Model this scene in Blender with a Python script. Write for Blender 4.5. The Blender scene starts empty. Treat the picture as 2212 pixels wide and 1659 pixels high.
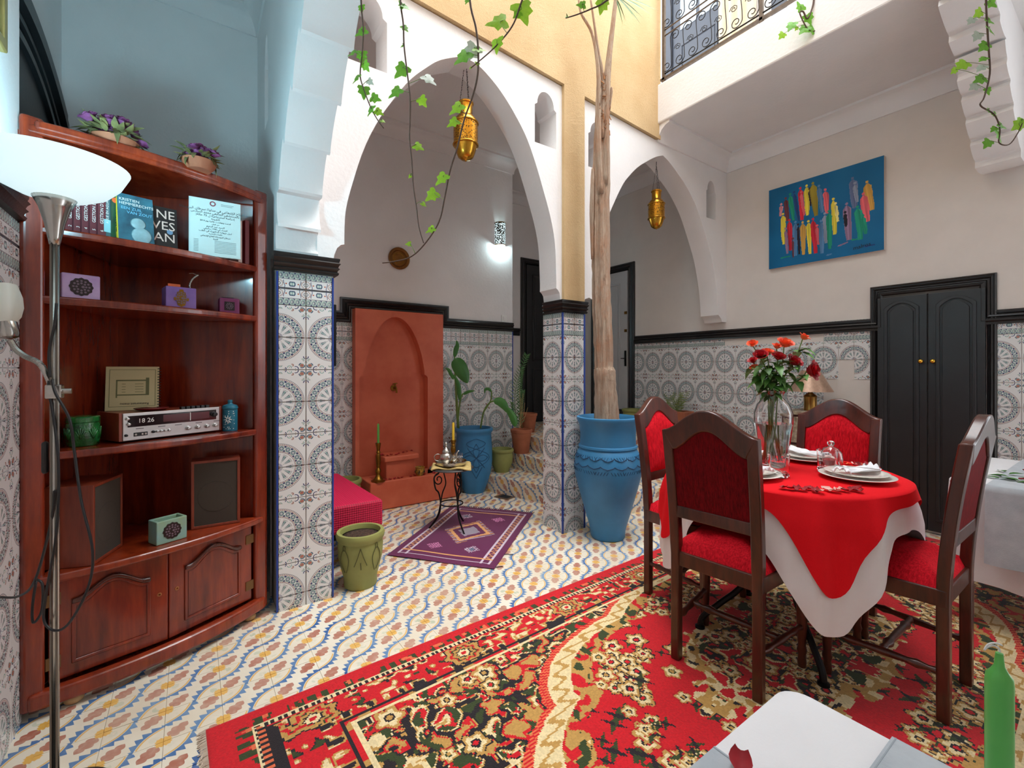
import bpy, bmesh, math, random
import numpy as np
from mathutils import Vector, Matrix
sc = bpy.context.scene
C = sc.collection
PI = math.pi
random.seed(7)
# ------------------------------------------------------------------ camera, sky, exposure
FPX, CXP, YH, CAMH = 980.0, 1106.0, 796.0, 1.25          # focal length in px of the 2212 px frame, horizon row
TH = math.radians(54.8)
FW = (math.cos(TH), math.sin(TH)); RT = (math.sin(TH), -math.cos(TH))
cd = bpy.data.cameras.new('camera'); cam = bpy.data.objects.new('camera', cd); C.objects.link(cam)
cam.location = (0, 0, CAMH); cam.rotation_euler = (PI/2, 0, TH - PI/2)
cd.sensor_width = 36; cd.lens = FPX/2212*36; cd.shift_y = -(829.5 - YH)/2212; cd.clip_start = 0.02
sc.camera = cam
w = bpy.data.worlds.new('sky'); sc.world = w; w.use_nodes = True
bg = w.node_tree.nodes['Background']; bg.inputs[0].default_value = (0.87, 0.94, 1.0, 1); bg.inputs[1].default_value = 2.6
sc.view_settings.view_transform = 'Standard'; sc.view_settings.look = 'None'
sc.view_settings.exposure = 0.76; sc.view_settings.gamma = 1.0; sc.view_settings.use_curve_mapping = False
sd = bpy.data.lights.new('soft_sun', 'SUN'); sd.energy = 3.2; sd.angle = math.radians(50); sd.color = (1, .985, .96)
so = bpy.data.objects.new('soft_sun', sd); C.objects.link(so); so.rotation_euler = (math.radians(12), math.radians(8), 0)
# ------------------------------------------------------------------ photo geometry helpers
def ray(px, py):
    a = (px - CXP)/FPX
    return (FW[0] + a*RT[0], FW[1] + a*RT[1], (YH - py)/FPX)
def gz(px, py, z=0.0):
    r = ray(px, py); t = (z - CAMH)/r[2]; return Vector((t*r[0], t*r[1], z))
def wy(px, py, Y):
    r = ray(px, py); t = Y/r[1]; return Vector((t*r[0], Y, CAMH + t*r[2]))
def wx(px, py, X):
    r = ray(px, py); t = X/r[0]; return Vector((X, t*r[1], CAMH + t*r[2]))
def wd(px, py, d):
    r = ray(px, py); return Vector((d*r[0], d*r[1], CAMH + d*r[2]))
# ------------------------------------------------------------------ colour / node helpers
def lin(c):
    return c/12.92 if c <= .04045 else ((c + .055)/1.055)**2.4
def rgb(r, g, b):
    return (lin(r/255), lin(g/255), lin(b/255), 1)
class E:
    """a small expression wrapper that lays down Math nodes"""
    def __init__(s, nt, v): s.nt = nt; s.v = v
    def _n(s, op, *a):
        n = s.nt.nodes.new('ShaderNodeMath'); n.operation = op
        for i, x in enumerate(a):
            if isinstance(x, E): x = x.v
            if isinstance(x, (int, float)): n.inputs[i].default_value = x
            else: s.nt.links.new(x, n.inputs[i])
        return E(s.nt, n.outputs[0])
    def __add__(s, o): return s._n('ADD', s, o)
    __radd__ = __add__
    def __sub__(s, o): return s._n('SUBTRACT', s, o)
    def __rsub__(s, o): return s._n('SUBTRACT', o, s)
    def __mul__(s, o): return s._n('MULTIPLY', s, o)
    __rmul__ = __mul__
    def __truediv__(s, o): return s._n('DIVIDE', s, o)
    def __lt__(s, o): return s._n('LESS_THAN', s, o)
    def __gt__(s, o): return s._n('GREATER_THAN', s, o)
    def __and__(s, o): return s._n('MULTIPLY', s, o)
    def __or__(s, o): return s._n('MAXIMUM', s, o)
    def abs(s): return s._n('ABSOLUTE', s)
    def sin(s): return s._n('SINE', s)
    def cos(s): return s._n('COSINE', s)
    def frac(s): return s._n('FRACT', s)
    def floor(s): return s._n('FLOOR', s)
    def sqrt(s): return s._n('SQRT', s)
    def atan2(s, o): return s._n('ARCTAN2', s, o)
    def min(s, o): return s._n('MINIMUM', s, o)
    def max(s, o): return s._n('MAXIMUM', s, o)
    def pw(s, o): return s._n('POWER', s, o)
    def band(s, a, b): return (s > a) & (s < b)
def hyp(a, b): return (a*a + b*b).sqrt()
def newmat(name):
    m = bpy.data.materials.new(name); m.use_nodes = True
    nt = m.node_tree; p = nt.nodes['Principled BSDF']
    return m, nt, p
def mixc(nt, fac, a, b):
    n = nt.nodes.new('ShaderNodeMix'); n.data_type = 'RGBA'
    if isinstance(fac, E): fac = fac.v
    if isinstance(fac, (int, float)): n.inputs[0].default_value = fac
    else: nt.links.new(fac, n.inputs[0])
    for i, x in ((6, a), (7, b)):
        if isinstance(x, tuple): n.inputs[i].default_value = x
        else: nt.links.new(x, n.inputs[i])
    return n.outputs[2]
def noise(nt, scale, detail=3, vec=None, rough=.55):
    n = nt.nodes.new('ShaderNodeTexNoise'); n.inputs['Scale'].default_value = scale; n.inputs['Detail'].default_value = detail
    n.inputs['Roughness'].default_value = rough
    if vec is not None: nt.links.new(vec, n.inputs['Vector'])
    return E(nt, n.outputs[0])
def coords(nt, kind='Object', scale=None):
    t = nt.nodes.new('ShaderNodeTexCoord'); o = t.outputs[kind]
    if scale:
        mp = nt.nodes.new('ShaderNodeMapping'); mp.inputs['Scale'].default_value = scale; nt.links.new(o, mp.inputs[0]); o = mp.outputs[0]
    return o
def wpos(nt):
    return nt.nodes.new('ShaderNodeNewGeometry').outputs['Position']
def sep(nt, v):
    s = nt.nodes.new('ShaderNodeSeparateXYZ'); nt.links.new(v, s.inputs[0]); return [E(nt, o) for o in s.outputs]
def bump(nt, p, h, strength=.3, dist=.01):
    b = nt.nodes.new('ShaderNodeBump'); b.inputs['Strength'].default_value = strength; b.inputs['Distance'].default_value = dist
    nt.links.new(h.v if isinstance(h, E) else h, b.inputs['Height']); nt.links.new(b.outputs[0], p.inputs['Normal'])
def smooth01(x, a, b):
    n = x.nt.nodes.new('ShaderNodeMapRange'); n.inputs[1].default_value = a; n.inputs[2].default_value = b
    x.nt.links.new(x.v, n.inputs[0]); return E(x.nt, n.outputs[0])
MATS = {}
def M(name, col, rough=.5, metal=0, var=0.0, vs=8, bmp=0.0, bs=60, coat=0, spec=.5, stretch=None, col2=None, sheen=0, world=False, bd=.004):
    """plain procedural material: colour with noise mottling and fine relief"""
    if name in MATS: return MATS[name]
    m, nt, p = newmat(name)
    p.inputs['Roughness'].default_value = rough; p.inputs['Metallic'].default_value = metal
    p.inputs['Specular IOR Level'].default_value = spec
    if coat: p.inputs['Coat Weight'].default_value = coat; p.inputs['Coat Roughness'].default_value = .12
    if sheen: p.inputs['Sheen Weight'].default_value = sheen
    co = wpos(nt) if world else coords(nt)
    if stretch:
        mp = nt.nodes.new('ShaderNodeMapping'); mp.inputs['Scale'].default_value = stretch; nt.links.new(co, mp.inputs[0]); co = mp.outputs[0]
    if var or col2:
        c2 = col2 if col2 else tuple(max(0, x*(1 - var)) for x in col[:3]) + (1,)
        f = smooth01(noise(nt, vs, 4, co), .32, .68)
        nt.links.new(mixc(nt, f, col, c2), p.inputs['Base Color'])
    else: p.inputs['Base Color'].default_value = col
    if bmp: bump(nt, p, noise(nt, bs, 4, co), bmp, bd)
    MATS[name] = m; return m
# ------------------------------------------------------------------ mesh helpers
class MB:
    def __init__(s): s.v = []; s.f = []; s.uv = []
    def add(s, vs, fs, mtx=None):
        b = len(s.v)
        for q in vs:
            q = Vector(q); s.v.append(tuple(mtx @ q) if mtx else tuple(q))
        s.f += [tuple(b + i for i in f) for f in fs]; return s
    def box(s, x0, x1, y0, y1, z0, z1, mtx=None):
        return s.add([(x, y, z) for x in (x0, x1) for y in (y0, y1) for z in (z0, z1)],
                     [(0,1,3,2), (4,6,7,5), (0,4,5,1), (2,3,7,6), (0,2,6,4), (1,5,7,3)], mtx)
    def prism(s, poly, h0, h1, fn=lambda a, b, h: (a, b, h), mtx=None):
        """polygon (a, b) extruded in h; fn maps to xyz"""
        n = len(poly); vs = [fn(a, b, h0) for a, b in poly] + [fn(a, b, h1) for a, b in poly]
        fs = [tuple(range(n))[::-1], tuple(range(n, 2*n))] + [(i, (i+1) % n, n + (i+1) % n, n + i) for i in range(n)]
        return s.add(vs, fs, mtx)
    def ring(s, pa, pb, h0, h1, fn=lambda a, b, h: (a, b, h), closed=True, mtx=None):
        """solid between two polylines pa (inner) and pb (outer) of equal length, extruded"""
        n = len(pa); vs = [fn(a, b, h) for h in (h0, h1) for pl in (pa, pb) for a, b in pl]
        fs = []
        for i in range(n if closed else n - 1):
            j = (i + 1) % n
            fs += [(i, j, n + j, n + i), (2*n + i, 3*n + i, 3*n + j, 2*n + j), (i, 2*n + i, 2*n + j, j), (n + i, n + j, 3*n + j, 3*n + i)]
        if not closed:
            fs += [(0, n, 3*n, 2*n), (n-1, 3*n-1, 4*n-1, 2*n-1)]
        return s.add(vs, fs, mtx)
    def lathe(s, prof, seg=32, mtx=None, cap=True, sx=1, sy=1):
        vs = []; fs = []; n = len(prof)
        for i in range(seg):
            a = 2*PI*i/seg
            vs += [(r*math.cos(a)*sx, r*math.sin(a)*sy, z) for r, z in prof]
        for i in range(seg):
            j = (i + 1) % seg
            fs += [(i*n + k, j*n + k, j*n + k + 1, i*n + k + 1) for k in range(n - 1)]
        if cap:
            if prof[0][0] > 1e-6: fs.append(tuple(i*n for i in range(seg))[::-1])
            if prof[-1][0] > 1e-6: fs.append(tuple(i*n + n - 1 for i in range(seg)))
        return s.add(vs, fs, mtx)
    def tube(s, pts, r, seg=8, cap=True, flat=1.0):
        pts = [Vector(p) for p in pts]; n = len(pts)
        rs = [float(q) for q in r] if isinstance(r, (list, tuple)) else [float(r)]*n
        vs = []; fs = []; up = None
        for i, p in enumerate(pts):
            t = (pts[min(i+1, n-1)] - pts[max(i-1, 0)])
            if t.length < 1e-9: t = Vector((0, 0, 1))
            t.normalize()
            if up is None:
                up = Vector((0, 0, 1)) if abs(t.z) < .9 else Vector((1, 0, 0))
            a = t.cross(up)
            if a.length < 1e-6: a = t.cross(Vector((0, 1, 0)))
            a.normalize(); b = a.cross(t); up = b
            vs += [tuple(p + rs[i]*(math.cos(2*PI*k/seg)*a + flat*math.sin(2*PI*k/seg)*b)) for k in range(seg)]
        for i in range(n - 1):
            fs += [(i*seg + k, i*seg + (k+1) % seg, (i+1)*seg + (k+1) % seg, (i+1)*seg + k) for k in range(seg)]
        if cap: fs += [tuple(range(seg))[::-1], tuple((n-1)*seg + k for k in range(seg))]
        return s.add(vs, fs)
    def sweep(s, prof, path, closed=False, fn=None):
        """open profile (a out, b up) swept along 2D path in XY with mitred corners; z = b"""
        n = len(path); m = len(prof); vs = []; fs = []
        for i in range(n):
            p = Vector(path[i][:2])
            d0 = (p - Vector(path[i-1][:2])) if (i > 0 or closed) else None
            d1 = (Vector(path[(i+1) % n][:2]) - p) if (i < n-1 or closed) else None
            d0 = d0 or d1; d1 = d1 or d0
            n0 = Vector((d0.y, -d0.x)).normalized(); n1 = Vector((d1.y, -d1.x)).normalized()
            nn = (n0 + n1); nn = nn/max(.2, nn.dot(n0))
            z0 = path[i][2] if len(path[i]) > 2 else 0
            vs += [(p.x + nn.x*a, p.y + nn.y*a, z0 + b) for a, b in prof]
        for i in range(n if closed else n - 1):
            j = (i + 1) % n
            fs += [(i*m + k, j*m + k, j*m + (k+1) % m, i*m + (k+1) % m) for k in range(m)]
        if not closed: fs += [tuple(range(m)), tuple((n-1)*m + k for k in range(m))[::-1]]
        if fn: vs = [fn(*q) for q in vs]
        return s.add(vs, fs)
    def grid(s, fn, nu, nv, mtx=None, wrap=False):
        vs = [fn(i/(nu if wrap else nu), j/nv) for i in range(nu + (0 if wrap else 1)) for j in range(nv + 1)]
        fs = []; k = nv + 1; tot = nu if wrap else nu + 1
        for i in range(nu):
            for j in range(nv):
                a = i*k + j; b = ((i+1) % tot)*k + j
                fs.append((a, b, b + 1, a + 1))
        return s.add(vs, fs, mtx)
    def mesh(s, name):
        me = bpy.data.meshes.new(name); me.from_pydata(s.v, [], s.f); me.validate()
        bm = bmesh.new(); bm.from_mesh(me); bmesh.ops.recalc_face_normals(bm, faces=bm.faces); bm.to_mesh(me); bm.free()
        return me
    def obj(s, name, mat, parent=None, smooth=None, bevel=0, seg=2, loc=None, rot=None, sub=0, solid=0, keep=False):
        me = bpy.data.meshes.new(name); me.from_pydata(s.v, [], s.f)
        if not keep:
            bm = bmesh.new(); bm.from_mesh(me); bmesh.ops.recalc_face_normals(bm, faces=bm.faces); bm.to_mesh(me); bm.free()
        me.materials.append(mat)
        return link(name, me, parent, smooth, bevel, seg, loc, rot, sub, solid)
def link(name, me, parent=None, smooth=None, bevel=0, seg=2, loc=None, rot=None, sub=0, solid=0):
    o = bpy.data.objects.new(name, me); C.objects.link(o)
    if parent: o.parent = parent
    if loc is not None: o.location = loc
    if rot is not None: o.rotation_euler = rot
    if smooth is not None:
        if smooth is True or smooth >= 180:
            me.polygons.foreach_set('use_smooth', [True]*len(me.polygons))
        else: me.set_sharp_from_angle(angle=math.radians(smooth)); me.polygons.foreach_set('use_smooth', [True]*len(me.polygons)); me.set_sharp_from_angle(angle=math.radians(smooth))
    if solid:
        q = o.modifiers.new('solid', 'SOLIDIFY'); q.thickness = solid; q.offset = 0
    if bevel:
        q = o.modifiers.new('bevel', 'BEVEL'); q.width = bevel; q.segments = seg; q.limit_method = 'ANGLE'; q.angle_limit = math.radians(35)
    if sub:
        q = o.modifiers.new('sub', 'SUBSURF'); q.levels = sub; q.render_levels = sub
    return o
def thing(name, label, cat, loc=(0, 0, 0), rz=0, group=None):
    o = bpy.data.objects.new(name, None); C.objects.link(o); o.location = loc; o.rotation_euler = (0, 0, rz); o.empty_display_size = .05
    return tag(o, label, cat, group)
def tag(o, label=None, cat=None, group=None, kind=None):
    if label: o['label'] = label
    if cat: o['category'] = cat
    if group: o['group'] = group
    if kind: o['kind'] = kind
    return o
def struct(o, label=None): return tag(o, label, None, None, 'structure')
def dup(root, loc=None, rz=None, label=None, group=None, rot=None, scale=None):
    r = root.copy(); C.objects.link(r)
    if loc is not None: r.location = loc
    if rz is not None: r.rotation_euler = (0, 0, rz)
    if rot is not None: r.rotation_euler = rot
    if scale: r.scale = (scale,)*3
    if label: r['label'] = label
    if group: r['group'] = group
    for ch in list(root.children):
        c = ch.copy(); C.objects.link(c); c.parent = r
        for g in ch.children:
            d = g.copy(); C.objects.link(d); d.parent = c
    return r
def bez(p0, p1, p2, p3, n=12):
    p0, p1, p2, p3 = map(Vector, (p0, p1, p2, p3)); out = []
    for i in range(n + 1):
        t = i/n; q = 1 - t; out.append(q*q*q*p0 + 3*q*q*t*p1 + 3*q*t*t*p2 + t*t*t*p3)
    return out
def catmull(pts, n=6):
    pts = [Vector(p) for p in pts]; out = []
    for i in range(len(pts) - 1):
        a = pts[max(i-1, 0)]; b = pts[i]; c = pts[i+1]; d = pts[min(i+2, len(pts)-1)]
        for k in range(n):
            t = k/n; out.append(.5*((2*b) + (c - a)*t + (2*a - 5*b + 4*c - d)*t*t + (-a + 3*b - 3*c + d)*t**3))
    out.append(pts[-1]); return out
def text_mesh(name, body, size, mat, parent=None, mtx=None, align='CENTER', ext=.0004, font=None):
    cu = bpy.data.curves.new(name, 'FONT'); cu.body = body; cu.size = size; cu.align_x = align; cu.align_y = 'CENTER'; cu.extrude = ext; cu.resolution_u = 2
    if font: cu.font = font
    t = bpy.data.objects.new(name, cu); C.objects.link(t)
    dg = bpy.context.evaluated_depsgraph_get(); me = bpy.data.meshes.new_from_object(t.evaluated_get(dg))
    bpy.data.objects.remove(t); bpy.data.curves.remove(cu)
    if mtx: me.transform(mtx)
    me.materials.clear(); me.materials.append(mat); me.name = name
    o = bpy.data.objects.new(name, me); C.objects.link(o)
    if parent: o.parent = parent
    return o
def frame_mtx(o, x, y):
    """matrix with local x, y axes along the given vectors, origin o"""
    x = Vector(x).normalized(); y = Vector(y).normalized(); z = x.cross(y)
    return Matrix(((x.x, y.x, z.x, o[0]), (x.y, y.y, z.y, o[1]), (x.z, y.z, z.z, o[2]), (0, 0, 0, 1)))
# ------------------------------------------------------------------ materials
def mat_floor():
    m, nt, p = newmat('cement_tile')
    x, y, z = sep(nt, wpos(nt))
    nx, ny, nz = sep(nt, nt.nodes.new('ShaderNodeNewGeometry').outputs['True Normal'])
    X = (x + z*(nx.abs() > .6) - 1.282)/.170; Y = (y + z*(ny.abs() > .6) - 2.082)/.166
    U = X + Y; V = X - Y
    wob = noise(nt, 30, 2, wpos(nt)) - .5
    m0 = V.floor(); fr = V - m0
    c = ((U - m0)*PI).cos()
    sg = (c > 0)*2 - 1
    dd = (fr - .5 - c*.15)*sg
    ac = c.abs()
    tooth = ((U*4.5).frac() - .5).abs()*2
    blue = (dd > -.05) & (dd < (tooth*.17 + .02 + wob*.03))
    yel = dd.band(-.12, -.068) & (ac > .3)
    lens = dd < -.05
    mr = (V + .5).floor(); q = V - mr
    pp = (((U - mr)*.5 + .5).frac())*2 - 1
    ap = pp.abs(); aq = q.abs()
    gold = ((ap + aq) < .23) | ((ap < .17) & (aq < .12)) | ((ap < .1) & (aq < .19))
    tl_ = ((ap - .17)/.60).max(.001)
    mar = (aq < ((tl_.pw(.75).min(1)*PI).sin()*.15 + (tl_*9.42).sin().abs()*.065)) & (ap > .17) & (ap < .77)
    gr = (hyp(ap*1.1, aq - .31) < .13) & (wob + .5 < .53)
    n1 = noise(nt, 3.2, 4, wpos(nt)); n2 = noise(nt, 45, 3, wpos(nt)); n3 = noise(nt, 1.1, 3, wpos(nt))
    cream = mixc(nt, smooth01(n1, .35, .7), rgb(238, 230, 212), rgb(226, 212, 188))
    lensc = mixc(nt, .5, cream, rgb(232, 224, 206))
    inl = (((fr - .5 - c*.15).abs()) > .05) & (ac > .25)
    col = cream
    col = mixc(nt, gr*smooth01(n3, .4, .65)*.7, col, rgb(140, 175, 140))
    fade = smooth01(n1, .3, .75)*.45 + smooth01(n2, .45, .75)*.2
    col = mixc(nt, mar*(1 - fade), col, rgb(176, 100, 78))
    col = mixc(nt, gold*(1 - fade*.4), col, rgb(232, 178, 78))
    col = mixc(nt, yel*(1 - fade*.25), col, rgb(230, 180, 96))
    col = mixc(nt, blue*(1 - fade*.5), col, mixc(nt, smooth01(n1, .35, .65), rgb(30, 92, 158), rgb(76, 140, 190)))
    col = mixc(nt, smooth01(n3, .52, .75)*.35, col, rgb(168, 138, 112))
    nt.links.new(col, p.inputs['Base Color'])
    p.inputs['Roughness'].default_value = .42
    bump(nt, p, n2, .12, .003)
    return m
def mat_walltile(border=False):
    m, nt, p = newmat('glazed_border_tile' if border else 'glazed_wall_tile')
    u, v, _ = sep(nt, coords(nt, 'UV'))
    wv = noise(nt, 20, 2, coords(nt, 'UV'))
    white = rgb(230, 230, 229); navy = rgb(60, 68, 108); teal = rgb(146, 178, 170); brown = rgb(160, 116, 100); grey = rgb(150, 148, 152)
    col = white
    def put(fac, c):
        nonlocal col
        col = mixc(nt, fac, col, c)
    if not border:
        a = u/.95; b = v/.74
        r = hyp(a, b); th = b.atan2(a)
        def rdots(r0, w, n, c):
            put(((r - r0).abs() < w) & (((th*n/ (PI/2)).frac() - .5).abs() < .27), c)
        put((r - .985).abs() < .012, grey)
        rdots(.94, .022, 22, brown)
        put((r - .90).abs() < .009, grey)
        rdots(.655, .018, 16, brown)
        put((r - .625).abs() < .008, grey); put((r - .69).abs() < .008, grey)
        # scroll band
        ph = th*5/(PI/2); k = ph.frac() - .5; rr = (r - .79)/.105; cc = hyp(k*2.3, rr)
        put((cc - .8).abs() < .16, teal); put((cc - .52).abs() < .11, navy); put(cc < .22, teal)
        put((hyp((k.abs() - .5)*2.3, rr.abs() - .85) < .38), navy)
        # petals
        ph2 = th*3/(PI/2) + .5; k2 = (ph2.frac() - .5).abs()
        w = (r - .16)*.62
        put(r.band(.2, .56) & (k2 < w + .06), grey)
        put(r.band(.22, .54) & (k2 < w + .02), white)
        put(r.band(.26, .52) & (k2 < w*.62), teal)
        put(r.band(.3, .5) & (k2.band(.12, .2)), navy)
        put((r < .17) & (((th*6/(PI/2)).frac()) < .5), navy); put(r < .07, brown)
        # corner rosette and scrolls outside the medallion
        out = r > 1.02
        ca = u - .85; cb = (v - .87)*1.45; rc = hyp(ca, cb); tc = cb.atan2(ca)
        put(((rc - .105).abs() < .018) & ((tc*1.6).sin() > -.2), navy)
        put((rc - .075).abs() < .018, teal); put((rc - .045).abs() < .02, rgb(190, 96, 66)); put(rc < .02, navy)
        for (x0, y0, rad, ph0, c) in ((.98, .60, .07, 0, navy), (.62, .97, .10, 1.6, navy), (.40, .93, .07, 3.0, teal), (.22, .97, .06, .8, navy), (.88, .70, .05, 2.2, teal), (.99, .74, .045, 1, teal), (.5, .86, .045, 2, brown), (.08, .88, .05, 0, teal)):
            da = u - x0; db = (v - y0)*1.45; rd = hyp(da, db); td = db.atan2(da)
            put(((rd - rad).abs() < .017) & ((td + ph0).sin() > -.35), c)
            put(rd < .016, brown)
    else:
        # v: 0 at the mirrored seam, 1 at the wave band; u along the strip
        put((v - .03).abs() < .03, rgb(80, 84, 96))
        kk = (u*5).frac() - .5; bb = (v - .80)/.2; rc = hyp(kk*2, bb)
        put(v > .58, rgb(206, 214, 204))
        put((v > .58) & (rc > .98) & ((v > .8) | ((u*5 + .5).frac() < .5)), navy)
        put((rc - .72).abs() < .13, teal); put((rc - .48).abs() < .1, grey); put(((rc - .3).abs() < .1) & (kk > 0), navy)
        put((v - .58).abs() < .02, grey)
        for x0 in (0.0, 1.0):
            da = (u - x0)*1.3; db = (v - .29); rd = hyp(da, db); td = db.atan2(da)
            put(((rd - .21).abs() < .03) & (((td*16/(2*PI)).frac() - .5).abs() < .28), brown)
            put((rd - .1).abs() < .025, grey)
        da = ((u - .5).abs() - .04)*1.3; db = v - .28
        put(((hyp(da*1.6, db) - .14).abs() < .03) & (db.abs() < .15), navy); put(((hyp(da*1.6, db) - .08).abs() < .03), teal)
        put(((u - .5).abs() - .22).abs()*1.3 + (v - .29).abs() < .05, rgb(186, 90, 60))
        put((((u - .5).abs() - .29 - ((v - .29)*11).sin()*.025).abs() < .012) & (v < .5), navy)
    dirt = smooth01(noise(nt, 2.2, 3, wpos(nt)), .55, .8)
    col = mixc(nt, dirt*.25, col, rgb(188, 172, 158))
    nt.links.new(col, p.inputs['Base Color'])
    p.inputs['Roughness'].default_value = .22
    return m
def mat_wood(name, c1, c2, rough=.28, coat=.5, grain=(1, 1, .12), sc=22, wear=None):
    if name in MATS: return MATS[name]
    m, nt, p = newmat(name)
    co = coords(nt, 'Object', grain)
    n = noise(nt, sc, 5, co, .65); n2 = noise(nt, 3, 2, coords(nt))
    col = mixc(nt, smooth01(n, .3, .7), c1, c2)
    col = mixc(nt, smooth01(n2, .4, .75)*.35, col, tuple(x*.45 for x in c2[:3]) + (1,))
    if wear:
        e = smooth01(noise(nt, 14, 5, coords(nt, 'Object', (1, 1, 5)), .7), .70, .73)
        col = mixc(nt, e*.8, col, wear)
    nt.links.new(col, p.inputs['Base Color'])
    p.inputs['Roughness'].default_value = rough; p.inputs['Coat Weight'].default_value = coat; p.inputs['Coat Roughness'].default_value = .1
    bump(nt, p, n, .06, .002)
    MATS[name] = m; return m
def mat_attr(name, rough=.9, attr='col', bmp=0, bs=400, sheen=0):
    m, nt, p = newmat(name)
    a = nt.nodes.new('ShaderNodeAttribute'); a.attribute_name = attr
    nt.links.new(a.outputs['Color'], p.inputs['Base Color']); p.inputs['Roughness'].default_value = rough
    p.inputs['Specular IOR Level'].default_value = .2
    if sheen: p.inputs['Sheen Weight'].default_value = sheen
    if bmp: bump(nt, p, noise(nt, bs, 2, coords(nt)), bmp, .003)
    return m
def mat_glass(name, tint=(1, 1, 1, 1), rough=0.0):
    if name in MATS: return MATS[name]
    m, nt, p = newmat(name)
    p.inputs['Base Color'].default_value = tint; p.inputs['Roughness'].default_value = rough; p.inputs['Transmission Weight'].default_value = 1; p.inputs['IOR'].default_value = 1.42
    MATS[name] = m; return m
def mat_fabric(name, c1, c2, sc=160, stretch=(1, 1, .12), bmp=.3, rough=.85, sheen=.4):
    if name in MATS: return MATS[name]
    m, nt, p = newmat(name)
    n = noise(nt, sc, 3, coords(nt, 'Object', stretch), .7)
    nt.links.new(mixc(nt, smooth01(n, .35, .68), c1, c2), p.inputs['Base Color'])
    p.inputs['Roughness'].default_value = rough; p.inputs['Sheen Weight'].default_value = sheen; p.inputs['Specular IOR Level'].default_value = .15
    p.inputs['Sheen Tint'].default_value = c1
    bump(nt, p, n, bmp, .004); MATS[name] = m; return m
def mat_emit(name, col, s):
    if name in MATS: return MATS[name]
    m, nt, p = newmat(name); p.inputs['Base Color'].default_value = col; p.inputs['Emission Color'].default_value = col; p.inputs['Emission Strength'].default_value = s
    MATS[name] = m; return m
def mat_ochre():
    m, nt, p = newmat('ochre_render')
    n = noise(nt, 60, 6, wpos(nt), .75); n2 = noise(nt, 2, 3, wpos(nt)); n3 = noise(nt, 200, 3, wpos(nt))
    col = mixc(nt, smooth01(n2, .35, .7), rgb(219, 188, 142), rgb(203, 168, 120))
    col = mixc(nt, smooth01(n, .6, .75)*.35, col, rgb(170, 124, 78))
    nt.links.new(col, p.inputs['Base Color']); p.inputs['Roughness'].default_value = .9; bump(nt, p, n + n3*.6, .6, .012)
    return m
WHITE = M('white_plaster', rgb(238, 235, 234), .75, var=.05, vs=3, bmp=.18, bs=45, world=True, bd=.01)
CREAMW = M('bare_plaster', rgb(228, 220, 213), .85, var=.05, vs=5, bmp=.1, bs=60, world=True)
OCHRE = mat_ochre()
TILE = mat_walltile(); BORDER = mat_walltile(True); FLOORT = mat_floor()
BLACK = M('black_gloss_paint', rgb(34, 32, 32), .3, var=.3, vs=20, bmp=.25, bs=90, bd=.003)
BLACKD = M('black_door_paint', rgb(40, 40, 42), .38, var=.25, vs=6, bmp=.1, bs=50)
GROUT = M('grout', rgb(176, 168, 160), .9, var=.1, vs=20)
TADE = M('terracotta_tadelakt', rgb(216, 112, 80), .5, vs=4, col2=rgb(198, 90, 60), bmp=.12, bs=12, world=True)
BLUETRIM = M('blue_edge_trim', rgb(34, 66, 150), .35)
MAHOG = mat_wood('mahogany_varnish', rgb(152, 51, 20), rgb(88, 21, 8), .27, .5)
MAHOGW = mat_wood('mahogany_worn_edge', rgb(164, 62, 26), rgb(108, 30, 11), .3, .5, wear=rgb(222, 184, 140))
MAHOGD = mat_wood('dark_moulding_wood', rgb(92, 36, 18), rgb(54, 18, 10), .25, .6)
WALNUT = mat_wood('dark_walnut_varnish', rgb(98, 42, 26), rgb(46, 19, 12), .32, .3, grain=(1, 1, .15), sc=26)
CHROME = M('brushed_steel', rgb(190, 186, 180), .22, 1, var=.1, vs=30)
BRASS = M('old_brass', rgb(150, 108, 44), .35, 1, var=.4, vs=30, bmp=.2, bs=150)
GOLD = M('polished_brass', rgb(236, 184, 70), .15, 1)
IRON = M('black_iron', rgb(26, 25, 26), .45, .6)
REDVEL = mat_fabric('red_chenille', rgb(226, 26, 44), rgb(166, 8, 22))
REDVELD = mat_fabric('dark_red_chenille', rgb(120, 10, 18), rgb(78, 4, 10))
BLUEPOT = M('blue_painted_clay', rgb(58, 134, 184), .45, var=.18, vs=6, bmp=.15, bs=30)
GREENPOT = M('olive_painted_clay', rgb(150, 152, 86), .6, var=.15, vs=9, bmp=.15, bs=40)
TERRA = M('terracotta_clay', rgb(176, 104, 72), .8, vs=6, col2=rgb(150, 84, 58), bmp=.2, bs=40)
SOIL = M('potting_soil', rgb(92, 66, 50), 1, vs=60, col2=rgb(50, 36, 30), bmp=1, bs=90, bd=.02)
LEAF = M('green_leaf', rgb(70, 130, 42), .35, vs=10, col2=rgb(46, 100, 34))
IVY = M('bright_ivy_leaf', rgb(140, 190, 60), .45, vs=14, col2=rgb(104, 164, 44))
IVYD = M('dark_ivy_leaf', rgb(78, 128, 62), .45, vs=14, col2=rgb(56, 100, 50))
STEM = M('brown_vine_stem', rgb(84, 62, 50), .7)
GSTEM = M('green_stem', rgb(96, 120, 50), .6)
WHITECL = M('white_damask_cloth', rgb(240, 238, 240), .7, var=.04, vs=9, bmp=.15, bs=300, sheen=.3)
GREYCL = M('grey_damask_runner', rgb(192, 198, 204), .6, vs=16, col2=rgb(172, 180, 188), bmp=.2, bs=200, sheen=.4)
REDCL = mat_fabric('red_tablecloth', rgb(236, 26, 36), rgb(222, 16, 28), sc=500, stretch=(1, 1, 1), bmp=.1, sheen=.2)
PORC = M('cream_porcelain', rgb(240, 236, 226), .15, coat=.5)
PETAL = M('red_petal', rgb(164, 8, 26), .7, var=.3, vs=40)
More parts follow.
